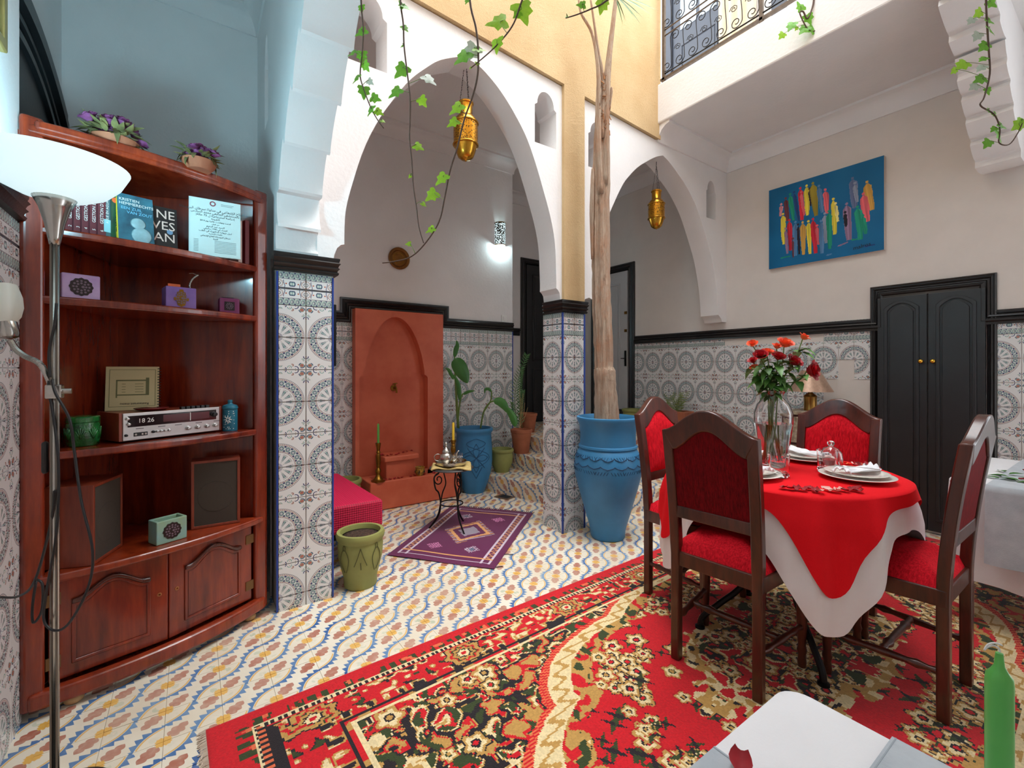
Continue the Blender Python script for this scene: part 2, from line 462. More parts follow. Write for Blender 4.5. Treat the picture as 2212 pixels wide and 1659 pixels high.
PETALP = M('pink_petal', rgb(244, 190, 180), .5, var=.1, vs=40)
PETALO = M('orange_petal', rgb(240, 104, 50), .5, var=.2, vs=40)
PAPER = M('white_paper', rgb(236, 236, 232), .8)
INK = M('black_ink', rgb(30, 30, 34), .8)
WHITEINK = M('white_ink', rgb(232, 230, 224), .7)
BLACKPL = M('black_plastic', rgb(24, 24, 26), .4)
GLASS = mat_glass('clear_glass')
# ------------------------------------------------------------------ the setting
from mathutils.geometry import tessellate_polygon
YF, YB, XR, YW, YD = 2.59, 2.80, 4.60, 4.30, 5.05      # arch wall front / back, right wall, fountain wall, far door wall
def plate(mb, outer, holes, h0, h1, fn):
    loops = [outer] + list(holes); flat = [q for lp in loops for q in lp]
    tris = tessellate_polygon([[Vector((a, b, 0)) for a, b in lp] for lp in loops]); n = len(flat)
    vs = [fn(a, b, h0) for a, b in flat] + [fn(a, b, h1) for a, b in flat]
    fs = [tuple(t) for t in tris] + [tuple(i + n for i in t[::-1]) for t in tris]; k = 0
    for lp in loops:
        m = len(lp); fs += [(k + i, k + (i+1) % m, n + k + (i+1) % m, n + k + i) for i in range(m)]; k += m
    return mb.add(vs, fs)
XZ = lambda a, b, h: (a, h, b)       # polygon in x, z, thickness in y
YZ = lambda a, b, h: (h, a, b)
def wbox(name, mat, *b, parent=None, bevel=0):
    o = MB().box(*b).obj(name, mat, parent, bevel=bevel)
    if not parent: struct(o)
    return o
def keyhole(cx, z0, wd, ht):
    r = wd/2*.78; pts = [(cx - wd/2, z0), (cx + wd/2, z0), (cx + wd/2, z0 + ht*.70), (cx + r, z0 + ht*.74)]
    for i in range(1, 12): a = PI*i/12; pts.append((cx + r*math.cos(a), z0 + ht*.74 + ht*.26*math.sin(a)))
    return pts + [(cx - r, z0 + ht*.74), (cx - wd/2, z0 + ht*.70)]
# floor ------------------------------------------------------------
floor = wbox('floor', FLOORT, -1.2, XR + .1, -1.8, YD + .1, -.12, -.004)
tilem = MB().box(-.0842, .0842, -.0822, .0822, -.012, 0); tme = tilem.mesh('floor_tile'); tme.materials.append(FLOORT)
cells = []
for i in range(-11, 20):
    for j in range(-14, 14):
        x = 1.282 + .17*(i + .5); y = 2.082 + .166*(j + .5)
        if y < 1.78 and not (x > 4.25 and .6 < y): continue
        if x < -.45 or x > XR - .08 or y > 4.2: continue
        if x < .38 and y > 2.62: continue
        if .3 < x < .7 and y > 2.58: continue
        if 1.2 < x < 2.2 and y > 3.95: continue
        if x > 2.35 + (4.3 - y)*.29 and y > 2.6: continue
        if x < 1.0 and y > 3.1: continue
        if 2.25 < x < 2.55 and 2.55 < y < 2.85: continue
        cells.append((x, y))
cells.sort(key=lambda c: c[0]**2 + c[1]**2)
for x, y in cells[:300]:
    o = bpy.data.objects.new('floor_tile', tme); C.objects.link(o); o.parent = floor; o.location = (x, y, random.uniform(-.0012, 0))
if len(cells) > 300:
    mb = MB()
    for x, y in cells[300:]: mb.box(x - .0842, x + .0842, y - .0822, y + .0822, -.012, -.0005)
    tag(mb.obj('floor_tile_remainder', FLOORT, floor), kind='stuff')
# wall tiles --------------------------------------------------------
TW, THH = .1145, .168
def tile_mesh(name, w, h, fu, fv, mat):
    g = .0023; mb = MB().box(g, w - g, -.006, 0, g, h - g)      # front face at y = -.006 (facing -y)
    me = bpy.data.meshes.new(name); me.from_pydata(mb.v, [], mb.f); me.materials.append(mat)
    uv = me.uv_layers.new(name='UVMap')
    for lp in me.loops:
        co = me.vertices[lp.vertex_index].co; u = co.x/w; v = co.z/h
        uv.data[lp.index].uv = (1 - u if fu else u, 1 - v if fv else v)
    bm = bmesh.new(); bm.from_mesh(me); bmesh.ops.recalc_face_normals(bm, faces=bm.faces); bm.to_mesh(me); bm.free()
    return me
TM = {(a, b): tile_mesh('wall_tile', TW, THH, a, b, TILE) for a in (0, 1) for b in (0, 1)}
BH = .086
BM = {b: tile_mesh('border_tile', TW, BH, 0, b, BORDER) for b in (0, 1)}
def dado(parent, origin, rz, cols, ztop, phase=0, zbot=0, sx=1.0, skip=lambda c, r: False, skipb=lambda c: False):
    """tiles on a wall: origin = left bottom corner seen from the front (front = local -y), border strip of two rows on top"""
    ca, sa = math.cos(rz), math.sin(rz)
    def put(me, name, x, z):
        x *= sx; o = bpy.data.objects.new(name, me); C.objects.link(o); o.parent = parent
        o.location = (origin[0] + ca*x, origin[1] + sa*x, z); o.rotation_euler = (0, 0, rz); o.scale = (sx, 1, 1)
    for c in range(cols):
        if not skipb(c):
            put(BM[0], 'border_tile', c*TW, ztop - BH); put(BM[1], 'border_tile', c*TW, ztop - 2*BH)
        z = ztop - 2*BH; r = 0
        while z > zbot + .02:
            z -= THH; top = (r % 2 == 0)          # even rows: upper half of the medallion
            if not skip(c, r) and z > zbot - THH*.999:
                fu = 0 if (c + phase) % 2 else 1   # odd: centre at left
                put(TM[(fu, 0 if top else 1)], 'wall_tile', c*TW, max(z, -.12))
            r += 1
MOULD = [(0, 0), (.022, .004), (.026, .014), (.018, .022), (.022, .03), (.03, .038), (.022, .046), (.026, .056), (.034, .066), (.026, .074), (.03, .084), (.03, .094), (.0, .1)]
def moulding(name, path, z, mat=None, prof=None, parent=None, closed=False, hs=1.0):
    mb = MB().sweep([(a, b*hs) for a, b in (prof or MOULD)], [(x, y, z) for x, y in path], closed)
    o = mb.obj(name, mat or BLACK, parent, smooth=30)
    if not parent: struct(o)
    return o
# pillars ------------------------------------------------------------
pl = wbox('wall_pillar_near', GROUT, .358, .633, 2.602, 2.80, -.1, 1.80)
dado(pl, (.3615, 2.602), 0, 2, 1.752, phase=1, sx=.265/.229)
wbox('corner_trim', BLUETRIM, .353, .3615, 2.594, 2.605, 0, 1.75, parent=pl)
wbox('corner_trim', BLUETRIM, .6265, .635, 2.594, 2.605, 0, 1.745, parent=pl)
moulding('trim_1', [(.34, 2.602), (.633, 2.602), (.633, 2.80)], 1.755)
pr = wbox('wall_pillar_far', GROUT, 2.297, 2.510, 2.589, 2.80, -.1, 1.70)
dado(pr, (2.297, 2.589), 0, 2, 1.676, phase=0)
dado(pr, (2.297, 2.589 + 2*TW), -PI/2, 2, 1.676, phase=0)
wbox('corner_trim', BLUETRIM, 2.286, 2.298, 2.578, 2.590, 0, 1.675, parent=pr)
wbox('corner_trim', BLUETRIM, 2.509, 2.527, 2.581, 2.589, 0, 1.675, parent=pr)
moulding('trim_2', [(2.297, 2.80), (2.297, 2.589), (2.510, 2.589), (2.510, 2.80)], 1.676)
# arch wall ----------------------------------------------------------
def smoothp(pts, n=5): return [(v.x, v.y) for v in catmull([(a, b, 0) for a, b in pts], n)]
a1 = smoothp([(.693, 1.941), (.700, 2.125), (.743, 2.31), (.805, 2.511), (.877, 2.675), (.952, 2.808), (1.069, 2.985), (1.181, 3.108), (1.285, 3.20), (1.44, 3.285)]) + \
     smoothp([(1.44, 3.285), (1.549, 3.275), (1.636, 3.235), (1.737, 3.165), (1.843, 3.062), (1.953, 2.924), (2.037, 2.765), (2.123, 2.555), (2.192, 2.364), (2.231, 2.184), (2.244, 1.932), (2.244, 1.855)])[1:]
left_c = [(.637, 1.852), (.640, 1.876), (.655, 1.915), (.675, 1.935)]
right_c = [(2.262, 1.842), (2.278, 1.82), (2.285, 1.77)]
out1 = [(.55, 1.852)] + left_c + a1 + right_c + [(2.300, 1.77), (2.300, 3.395), (.55, 3.52)]
nR = keyhole(2.141, 2.90, .205, .395); nL = keyhole(.82, 2.985, .235, .42)
mb = MB(); plate(mb, out1, [nR, nL], YF + .012, YB, XZ); wa = struct(mb.obj('wall_arcade', WHITE, smooth=25))
hR = [(.0, 3.204), (.10, 3.165), (.23, 3.09), (.35, 3.01), (.46, 2.911), (.56, 2.795), (.70, 2.56), (.80, 2.361), (.87, 2.12), (.90, 1.95), (.914, 1.804)]
ax = 3.53
rside = smoothp([(ax + a, b) for a, b in hR]); lside = smoothp([(ax - a*.99, b) for a, b in hR])[::-1]
out2 = [(2.512, 1.775), (2.53, 1.775), (2.545, 1.80), (2.59, 1.815)] + lside + rside[1:] + [(4.47, 1.79), (4.50, 1.765), (4.515, 1.735), (XR, 1.735), (XR, 3.62), (3.425, 3.62), (3.425, 3.315), (2.512, 3.378)]
n3 = keyhole(4.313, 2.772, .17, .385); n4 = keyhole(2.68, 2.86, .2, .38)
mb = MB(); plate(mb, out2, [n3, n4], YF + .012, YB, XZ); struct(mb.obj('wall_arcade_gallery', WHITE, smooth=25))
# ochre courtyard wall above the white bands, with the strip that runs down to the pillar
oc = [(.30, 3.545), (2.300, 3.400), (2.300, 1.772), (2.512, 1.772), (2.512, 3.383), (3.46, 3.318), (3.46, 5.2), (.30, 5.2)]
mb = MB(); plate(mb, oc, [], YF - .016, YB, XZ); struct(mb.obj('wall_ochre', OCHRE))
# scalloped arch on the left (runs towards the camera)
def scallops(cusps, depth, n=9):
    """coved steps: from each lip the surface recedes, then steps out again to the next lip"""
    out = []
    for (a, b), (c, d) in zip(cusps[:-1], cusps[1:]):
        L = math.hypot(c - a, d - b); nx, ny = (d - b)/L, -(c - a)/L; ex, ey = (c - a)/L, (d - b)/L
        out += [(a, b), (a + ex*.016, b + ey*.016)]
        for i in range(1, n + 1):
            t = i/n; k = depth*math.sin(PI/2*t)**.7; q = .016 + (L - .02)*t
            out.append((a + ex*q + nx*k, b + ey*q + ny*k))
    return out + [cusps[-1]]
cus = [(2.605, 1.852), (2.535, 1.965), (2.51, 2.14), (2.345, 2.30), (2.14, 2.445), (1.95, 2.58), (1.76, 2.69), (1.50, 2.79), (1.2, 2.86)]
prof = scallops(cus, .062)
poly = prof + [(1.2, 3.6), (2.80, 3.6), (2.80, 1.852)]
# depth must bulge into the solid (up / away)
mb = MB(); plate(mb, poly, [], .352, .555, YZ); struct(mb.obj('wall_scalloped_arch', WHITE, smooth=35))
for k in (3, 4, 5, 6):
    y, z = cus[k]; d = Vector((0, cus[k][0] - cus[k-1][0], cus[k][1] - cus[k-1][1])).normalized()
# wall between the two alcoves with a keyhole opening
kn = [(b, c) for b, c in keyhole(2.965, 2.66, .15, .52)]
mb = MB(); plate(mb, [(2.80, 0), (YW, 0), (YW, 3.62), (2.80, 3.62)], [kn], .352, .55, YZ); struct(mb.obj('wall_between_alcoves', WHITE, smooth=25))
# left alcove
wbox('wall_alcove_back', WHITE, -.80, .352, 3.40, 3.52, 0, 3.62)
wbox('wall_recess', WHITE, -.80, -.575, 2.32, 3.40, 0, 3.62)
lw = wbox('wall_left', WHITE, -.80, -.500, .9, 2.32, 0, 3.68)
dado(lw, (-.500, 2.32 - 5*TW), PI/2, 5, 1.76, phase=0)
moulding('trim_3', [(-.500, .9), (-.500, 2.32)], 1.765)
wbox('ceiling_alcove', WHITE, -.8, .56, 1.15, 3.45, 3.56, 3.66)
COVE = [(0, 0), (.012, 0), (.014, .02), (.022, .05), (.04, .085), (.07, .11), (.10, .12), (.10, .14), (0, .14)]
moulding('trim_4', [(-.575, 2.4), (-.575, 3.40), (.352, 3.40), (.352, 2.0)], 3.42, WHITE, [(a*.9, b) for a, b in COVE])
# fountain alcove and gallery
fw = wbox('wall_fountain', WHITE, .50, 3.04, YW, YW + .14, 0, 3.75)
wbox('wall_door_side', WHITE, 3.04 - .14, 3.039, YW + .139, YD, 0, 3.75)
dw = wbox('wall_far', WHITE, 3.04, XR, YD, YD + .14, 0, 3.75)
wbox('ceiling_gallery', WHITE, .35, XR + .14, YB - .005, YD + .14, 3.64, 3.82)
moulding('trim_5', [(.55, YB), (.55, YW), (3.04, YW), (3.04, YD), (XR, YD), (XR, YB)], 3.50, WHITE, COVE)
DZ = 1.776
dado(fw, (.55, YW), 0, 6, DZ - .1 + .002, phase=1, skip=lambda c, r: r < -1)
dado(fw, (3.04 - 8*TW, YW), 0, 8, DZ - .1, phase=1)
wbox('corner_trim', BLUETRIM, 3.032, 3.044, YW - .008, YW + .004, 0, DZ - .1, parent=fw)
# dado moulding that steps up over the fountain slab, built in the wall plane
def mould_frame(name, pts, X, prof=None, parent=None):
    """moulding swept in the plane of a wall; pts (a, z) along; X(a, out, z) maps to world"""
    pf = prof or [(0, 0), (0, .012), (.012, .02), (.022, .018), (.026, .012), (.034, .022), (.044, .026), (.052, .016), (.062, .024), (.074, .032), (.084, .022), (.1, .026), (.1, 0)]
    n = len(pts); m = len(pf); vs = []; fs = []
    for i in range(n):
        p = Vector(pts[i]); d0 = p - Vector(pts[i-1]) if i else None; d1 = Vector(pts[i+1]) - p if i < n-1 else None
        d0 = d0 or d1; d1 = d1 or d0
        n0 = Vector((-d0.y, d0.x)).normalized(); n1 = Vector((-d1.y, d1.x)).normalized(); nn = n0 + n1; nn = nn/max(.2, nn.dot(n0))
        vs += [X(p.x + nn.x*a, b, p.y + nn.y*a) for a, b in pf]
    for i in range(n - 1): fs += [(i*m + k, (i+1)*m + k, (i+1)*m + (k+1) % m, i*m + (k+1) % m) for k in range(m)]
    fs += [tuple(range(m)), tuple((n-1)*m + k for k in range(m))]
    o = MB().add(vs, fs).obj(name, BLACK, parent, smooth=30)
    if not parent: struct(o)
    return o
FWX = lambda a, o, z: (a, YW - o, z)
mould_frame('trim_6', [(.56, DZ - .1), (1.205, DZ - .1), (1.205, DZ + .028), (2.105, DZ + .028), (2.105, DZ - .1), (3.042, DZ - .1)], FWX)
# far wall strip and door_1
dx0 = wy(1124, 700, YD).x
dado(dw, (3.06, YD), 0, 2, 1.70, phase=0, zbot=.5)
mould_frame('trim_7', [(3.04, 1.70), (dx0 - .02, 1.70)], lambda a, o, z: (a, YD - o, z))
# right wall ---------------------------------------------------------
rw = wbox('wall_right', CREAMW, XR, XR + .15, -.6, YD, 0, 6.2)
RWX = lambda a, o, z: (XR - o, a, z)
d2r = wx(1372, 730, XR).y; cO = wx(1850, 600, XR).y; cI = wx(2200, 600, XR).y; cl = cO - .1; cr = cI + .1
ncol = int((d2r - cl)/TW) + 1
hole = lambda c, r: (c == ncol - 2 and 1 <= r <= 6) or (c == ncol - 3 and 2 <= r <= 6) or (c == ncol - 1 and 2 <= r <= 3)
def skb(c):
    y = d2r - (c + .5)*TW; return wx(1588, 740, XR).y > y > wx(1812, 730, XR).y
dado(rw, (XR, cl + ncol*TW), -PI/2, ncol, 1.665, phase=0, skip=hole, skipb=skb)
dado(rw, (XR, cr - .001), -PI/2, 8, 1.66, phase=1)
zt = 2.02
mould_frame('trim_8', [(d2r + .005, 1.66), (cO - .1, 1.66), (cO - .1, zt - .1), (cI + .1, zt - .1), (cI + .1, 1.66), (-.5, 1.66)][::-1],
            lambda a, o, z: (XR - o, a, z), prof=[(-a, b) for a, b in [(0, 0), (0, .012), (.012, .02), (.022, .018), (.026, .012), (.034, .022), (.044, .026), (.052, .016), (.062, .024), (.074, .032), (.084, .022), (.1, .026), (.1, 0)]])
# balcony ------------------------------------------------------------
XBAL = 3.42
wbox('ceiling_balcony', WHITE, XBAL, XR, .1, YF + .012, 3.45, 3.80, bevel=.012)
wbox('floor_upper_gallery', WHITE, 3.46, XR, YF, YD, 3.66, 3.80)
moulding('trim_9', [(XBAL + .02, YF + .012), (XR, YF + .012), (XR, .705)], 3.30, WHITE, [(a*1.3, b*1.08) for a, b in COVE])
uw = wbox('wall_upper_far', OCHRE, 3.3, XR, YD - .5, YD - .36, 3.8, 5.6)
# scalloped arch springing from the right wall, nearest the camera
edge = [(2124, 378), (2106, 351), (2097, 307), (2087, 259), (2078, 211), (2069, 168), (2066, 128), (2050, 80)]
cu2 = [(min(wy(px, py, .705).x, XR), wy(px, py, .705).z) for px, py in edge]; cu2[0] = (XR, cu2[0][1])
x1, z1 = cu2[-1]; cu2 += [(x1 - .22, z1 + .11), (x1 - .55, z1 + .17)]
pf = scallops(cu2, -.04)
pf2 = []
for i, q in enumerate(pf): pf2.append((q[0], q[1]))
mb = MB(); plate(mb, pf2 + [(pf2[-1][0], 3.75), (XR, 3.75)], [], .496, .705, XZ); struct(mb.obj('wall_scalloped_spring', WHITE, smooth=35))
# the rest of the house round the courtyard: gallery behind the camera and the open shaft above
wbox('wall_back', WHITE, -.95, XR, -1.75, -1.6, 0, 3.62)
wbox('wall_left_rear', WHITE, -.95, -.80, -1.6, .92, 0, 3.62)
wbox('ceiling_near_gallery', WHITE, -.95, XR, -1.75, .60, 3.66, 3.80)
wbox('ceiling_left_gallery', WHITE, -.95, .50, .60, 1.16, 3.66, 3.80)
wbox('wall_upper_left', OCHRE, .30, .46, .45, YB, 3.64, 5.0)
wbox('wall_upper_near', OCHRE, .30, 3.42, .30, .46, 3.8, 5.0)
# steps up to the gallery ---------------------------------------------
def step(name, poly, z0, z1):
    o = MB().prism(poly, z0, z1).obj(name, FLOORT, bevel=.006); return struct(o)
step('floor_step_1', [(2.357, YW), (2.357 + (YW - 2.62)*.29, 2.605), (XR, 2.605), (XR, YD), (3.04, YD), (3.04, YW)], -.05, .166)
step('floor_step_2', [(2.85, YW), (2.90, 2.98), (XR, 2.98), (XR, YD), (3.04, YD), (3.04, YW)], .1, .333)
step('floor_step_3', [(3.04, 4.28), (3.10, 3.26), (XR, 3.26), (XR, YD), (3.04, YD)], .3, .50)
for (x, y, n, dy) in ():
    pass
# doors ----------------------------------------------------------------
def empty_struct(name, loc=(0, 0, 0), rz=0):
    o = bpy.data.objects.new(name, None); C.objects.link(o); o.location = loc; o.rotation_euler = (0, 0, rz); return struct(o)
FR = [(0, 0), (0, .02), (.015, .03), (.03, .022), (.045, .03), (.06, .02), (.07, .03), (.085, .012), (.09, 0)]
def doorframe(parent, x0, x1, z0, z1, wdt=.09, depth=1.0):
    """frame mouldings in local xz plane, front = -y"""
    pf = [(a*wdt/.09, b*depth) for a, b in FR]
    return mould_frame('frame', [(x1, z0), (x1, z1), (x0, z1), (x0, z0)], lambda a, o, z: (a, -o, z), pf, parent)
def panel_arch(x0, x1, z0, z1, rise, n=10):
    out = [(x0, z0), (x1, z0), (x1, z1 - rise)]
    for i in range(1, n):
        t = i/n; out.append((x1 + (x0 - x1)*t, z1 - rise + rise*math.sin(PI*t)**.8))
    return out + [(x0, z1 - rise)]
def inset(poly, d):
    x0, x1 = min(p[0] for p in poly), max(p[0] for p in poly); z0, z1 = min(p[1] for p in poly), max(p[1] for p in poly); cx = (x0 + x1)/2
    f = lambda x: cx + (x - cx)*(1 - 2*d/(x1 - x0))
    return [(f(x), z + d if z - z0 < .3*(z1 - z0) else z - d) for x, z in poly]
def door_leaf(parent, x0, x1, z0, z1, panels, mat, y=0, th=.03, name='door_leaf'):
    lf = MB().box(x0, x1, y - th, y, z0, z1).obj(name, mat, parent, bevel=.003)
    for (a, b, c, d, rise) in panels:
        po = panel_arch(a, b, c, d, rise) if rise else [(a, c), (b, c), (b, d), (a, d)]
        mb = MB(); mb.ring(inset(po, .022), po, y - th - .012, y - th + .002, XZ); mb.obj('panel_moulding', mat, lf, smooth=30, bevel=.004)
        mb = MB().prism(inset(po, .034), y - th - .007, y - th + .002, XZ); mb.obj('panel', mat, lf, bevel=.004)
    return lf
# door_1: cupboard with two black leaves in the right wall (local x runs along -Y)
d1 = empty_struct('door_1', (XR, cO - .1, 0), -PI/2)
W1 = (cO - .1) - (cI + .1)
doorframe(d1, .0, W1, 0, zt - .1, .05, .8)
MB().box(.05, W1 - .05, -.02, 0, zt - .19, zt - .15).obj('head_rail', BLACKD, d1, bevel=.004)
mid = W1/2
for s, (a, b) in enumerate(((.052, mid - .003), (mid + .003, W1 - .052))):
    lf = door_leaf(d1, a, b, .02, zt - .2, [(a + .045, b - .045, .10, zt - .235, .055)], BLACKD)
    kx = mid - .035 if s == 0 else mid + .035
    MB().lathe([(0, .04), (.011, .038), (.0165, .030), (.015, .02), (.007, .013), (.006, 0), (.011, -.001)], 16, Matrix.Translation((kx, -.03, 1.305)) @ Matrix.Rotation(PI/2, 4, 'X')).obj('knob', GOLD, lf, smooth=True)
# door_2: grey door in a black frame at the far end of the right wall
d2y = d2r; d2l = wx(1279, 700, XR).y
W2 = d2l - d2y; d2 = empty_struct('door_2', (XR, d2l, .5), -PI/2)
z2 = wx(1383, 562, XR).z - .5
doorframe(d2, 0, W2, 0, z2, .10, 1.2)
GREYD = M('pale_grey_door_paint', rgb(188, 186, 186), .45, var=.05, vs=5)
lf = door_leaf(d2, .10, W2 - .10, .22, z2 - .1, [(.2, W2 - .22, .32, z2 - .25, 0)], GREYD)
MB().box(.1, W2 - .1, -.06, 0, 0, .22).obj('sill', BLACK, d2)
MB().box(W2 - .135, W2 - .115, -.05, -.03, .78, .98).obj('lock_plate', IRON, lf)
MB().tube([(W2 - .125, -.05, .88), (W2 - .125, -.075, .88), (W2 - .17, -.075, .88)], .006).obj('handle', IRON, lf, smooth=True)
for zz in (1.22, 1.45): MB().box(W2 - .14, W2 - .105, -.045, -.03, zz, zz + .035).obj('latch', BRASS, lf)
# door_3: black panelled door in the far wall
d3 = empty_struct('door_3', (dx0, YD, .5), 0)
W3 = .95; z3 = wy(1124, 556, YD).z - .5
doorframe(d3, 0, W3, 0, z3, .09, 1.0)
door_leaf(d3, .09, W3 - .09, .0, z3 - .09, [(.19, W3 - .19, .12, .75, 0), (.19, W3 - .19, .85, z3 - .22, 0)], BLACKD)
# door_4: arched black frame in the recess of the left wall
d4 = empty_struct('door_4', (-.575, 2.40, 0), PI/2)
arc = [(.86 - .92*i/24, 2.66 - .19*((.86 - .92*i/24 - .2)/.70)**2) for i in range(25)]
po = [(.86, 0)] + arc + [(-.06, 0)]
mb = MB()
for k, (o0, o1, h0, h1) in enumerate(((0, .035, -.05, 0), (.035, .06, -.02, 0), (.06, .095, -.04, 0), (-.05, -.025, -.03, 0), (-.12, -.09, -.03, 0))):
    sc1 = lambda pts, d: [(.4 + (x - .4)*(1 + d*.55/.46), z + (d if z > .1 else 0)) for x, z in pts]
    mb.ring(sc1(po, o0), sc1(po, o1), h0, h1, XZ, closed=False)
mb.obj('frame', BLACKD, d4, smooth=30)
mb = MB().prism(po, -.012, 0, XZ); mb.obj('door_leaf', BLACKD, d4)
# upper-floor door with glazed leaves, seen through the balcony railing
uy0 = wx(1446, 60, XR).y; uy1 = wx(1706, 20, XR).y
d5 = empty_struct('door_5', (XR, uy0, 3.8), -PI/2); W5 = uy0 - uy1
SLATE = M('slate_grey_paint', rgb(66, 70, 80), .45, var=.1, vs=8)
MB().box(-.02, .06, -.06, 0, 0, 2.3).obj('frame', SLATE, d5, bevel=.004); MB().box(W5 - .14, W5 - .02, -.06, 0, 0, 2.3).obj('frame', SLATE, d5, bevel=.004)
lf = door_leaf(d5, .07, .72, .0, 2.2, [(.17, .62, .12, 1.15, 0)], SLATE, name='door_leaf')
PANE = M('frosted_pane', rgb(150, 160, 170), .2, var=.12, vs=40)
for a in (.17, .41):
    for b in (1.32, 1.78): MB().box(a, a + .2, -.036, -.028, b, b + .42).obj('pane', PANE, lf)
# ------------------------------------------------------------------ bookcase in the left corner
def wp(o, t):
    """parent a mesh built in world coordinates to an unrotated thing"""
    o.parent = t; o.matrix_parent_inverse = Matrix.Translation(-Vector(t.location)); return o
BA = Vector((-.498, 2.301)); BB = Vector((.312, 2.640)); BC = Vector((-.289, 2.863)); AB = BB - BA; ABL = AB.length; ABd = AB/ABL; BN = Vector((ABd.y, -ABd.x))
BANG = math.atan2(AB.y, AB.x)
def bp(s, out=0.0, bow=.07):
    q = BA + AB*s + BN*(bow*4*s*(1 - s) + out); return q
def bpx(px, back, bow=.07):
    best = min(range(0, 1001), key=lambda k: abs(CXP + FPX*(bp(k/1000, -back, bow).dot(Vector(RT)))/(bp(k/1000, -back, bow).dot(Vector(FW))) - px))
    return bp(best/1000, -back, bow)
bc = thing('corner_bookcase', 'tall dark red varnished wooden corner bookcase with open shelves and two cupboard doors', 'bookcase', (-.1, 2.55, 0))
def front(s0, s1, out, bow=.07, n=14): return [tuple(bp(s0 + (s1 - s0)*i/n, out, bow)) for i in range(n + 1)]
def board(name, z0, z1, s0=.03, s1=.97, out=0, mat=MAHOG, bow=.07, bev=.008):
    poly = front(s0, s1, out, bow) + [tuple(BC + (BB - BC)*.0 + Vector((.0, .0)))]
    o = MB().prism([(p[0], p[1]) for p in poly], z0, z1).obj(name, mat, bevel=bev, seg=3); return wp(o, bc)
board('top_board', 2.085, 2.118, .0, 1.0, .012, MAHOG)
for z in (1.765, 1.515, .945): board('shelf', z - .03, z, .05, .95, .0)
board('cupboard_top', .472, .502, .03, .97, .02, MAHOGW)
for z0, z1, o_, bow in ((.032, .092, .022, .075),):
    ins = front(.02, .98, o_ - .045, bow); out = front(.02, .98, o_, bow)
    wp(MB().ring(ins, out, z0, z1, closed=False).obj('plinth_rail', MAHOGW, bevel=.012, seg=3), bc)
board('base_board', .06, .078, .05, .95, -.03)
def panel2(name, p, q, th, z0, z1, mat, bev=0):
    d = (q - p).normalized(); n = Vector((d.y, -d.x))*th
    return wp(MB().prism([tuple(p), tuple(q), tuple(q + n), tuple(p + n)], z0, z1).obj(name, mat, bevel=bev), bc)
panel2('back_panel', BC, BA, .014, .06, 2.09, MAHOG); panel2('back_panel', BB, BC, .014, .06, 2.09, MAHOG)
for s, sg in ((0, 1), (1, -1)):
    p = bp(s, .018, 0); q = p + ABd*.065*sg; d = BN*-.034
    wp(MB().prism([tuple(p), tuple(q), tuple(q + d), tuple(p + d)], .03, 2.15).obj('stile', MAHOG, bevel=.014, seg=4), bc)
# crown rail along the bowed top edge
wp(MB().ring(front(.04, .96, -.02), front(.04, .96, .018), 2.10, 2.135, closed=False).obj('crown_rail', MAHOG, bevel=.01, seg=3), bc)
BMID = Vector((-.083, 2.420))
def bdoor(p, q, hinge_right):
    L = (q - p).length; ang = math.atan2(q.y - p.y, q.x - p.x)
    lf = MB().box(0, L, 0, .022, .098, .468).obj('cupboard_door', MAHOG, bc, bevel=.004, loc=(p.x - bc.location.x, p.y - bc.location.y, 0), rot=(0, 0, ang))
    a, b, z0, z1 = .06, L - .06, .145, .425
    def cath(d=0):
        out = [(a + d, z0 + d), (b - d, z0 + d)]; W = b - a - 2*d
        for i in range(25):
            t = i/24; k = .5 - .5*math.cos(2*PI*min(max((t - .06)/.88, 0), 1)); out.append((b - d - W*t, z1 - .055 - d + .055*k**.8))
        return out
    mb = MB(); mb.ring(cath(.012), cath(0), -.006, .002, XZ); mb.obj('panel_moulding', MAHOG, lf, smooth=35, bevel=.003)
    c0 = cath(0)[2:]; c1 = cath(-.016)[2:]
    mb = MB(); mb.ring(c0, [(x, z + .018) for x, z in c0], -.016, .002, XZ, closed=False); mb.obj('arched_crest', MAHOGD, lf, smooth=35, bevel=.005)
    MB().prism(cath(.016), -.002, .004, XZ).obj('panel', MAHOG, lf)
    hx = L - .012 if hinge_right else .012
    for hz in (.17, .40):
        MB().box(hx - .02, hx + .02, -.003, .002, hz - .022, hz + .022).obj('hinge', M('dull_hinge_metal', rgb(122, 92, 58), .5, .7), lf)
    kx = .03 if hinge_right else L - .03
    MB().lathe([(.008, 0), (.008, .002), (.004, .003), (.003, 0)], 14, Matrix.Translation((kx, 0, .30)) @ Matrix.Rotation(PI/2, 4, 'X')).obj('key_escutcheon', M('raw_wood_spot', rgb(160, 96, 48), .5), lf)
    return lf
bdoor(bp(.085, .004, 0), BMID + BN*.0, False); bdoor(BMID + ABd*.004, bp(.915, .004, 0), True)
PALEW = M('pale_turned_wood', rgb(190, 156, 110), .5, var=.2, vs=20)
for s in (.16, .90):
    q = bp(s, -.02); wp(MB().lathe([(.018, 0), (.028, .008), (.03, .018), (.024, .03), (.018, .036)], 18, Matrix.Translation((q.x, q.y, 0))).obj('bun_foot', PALEW, smooth=True), bc)
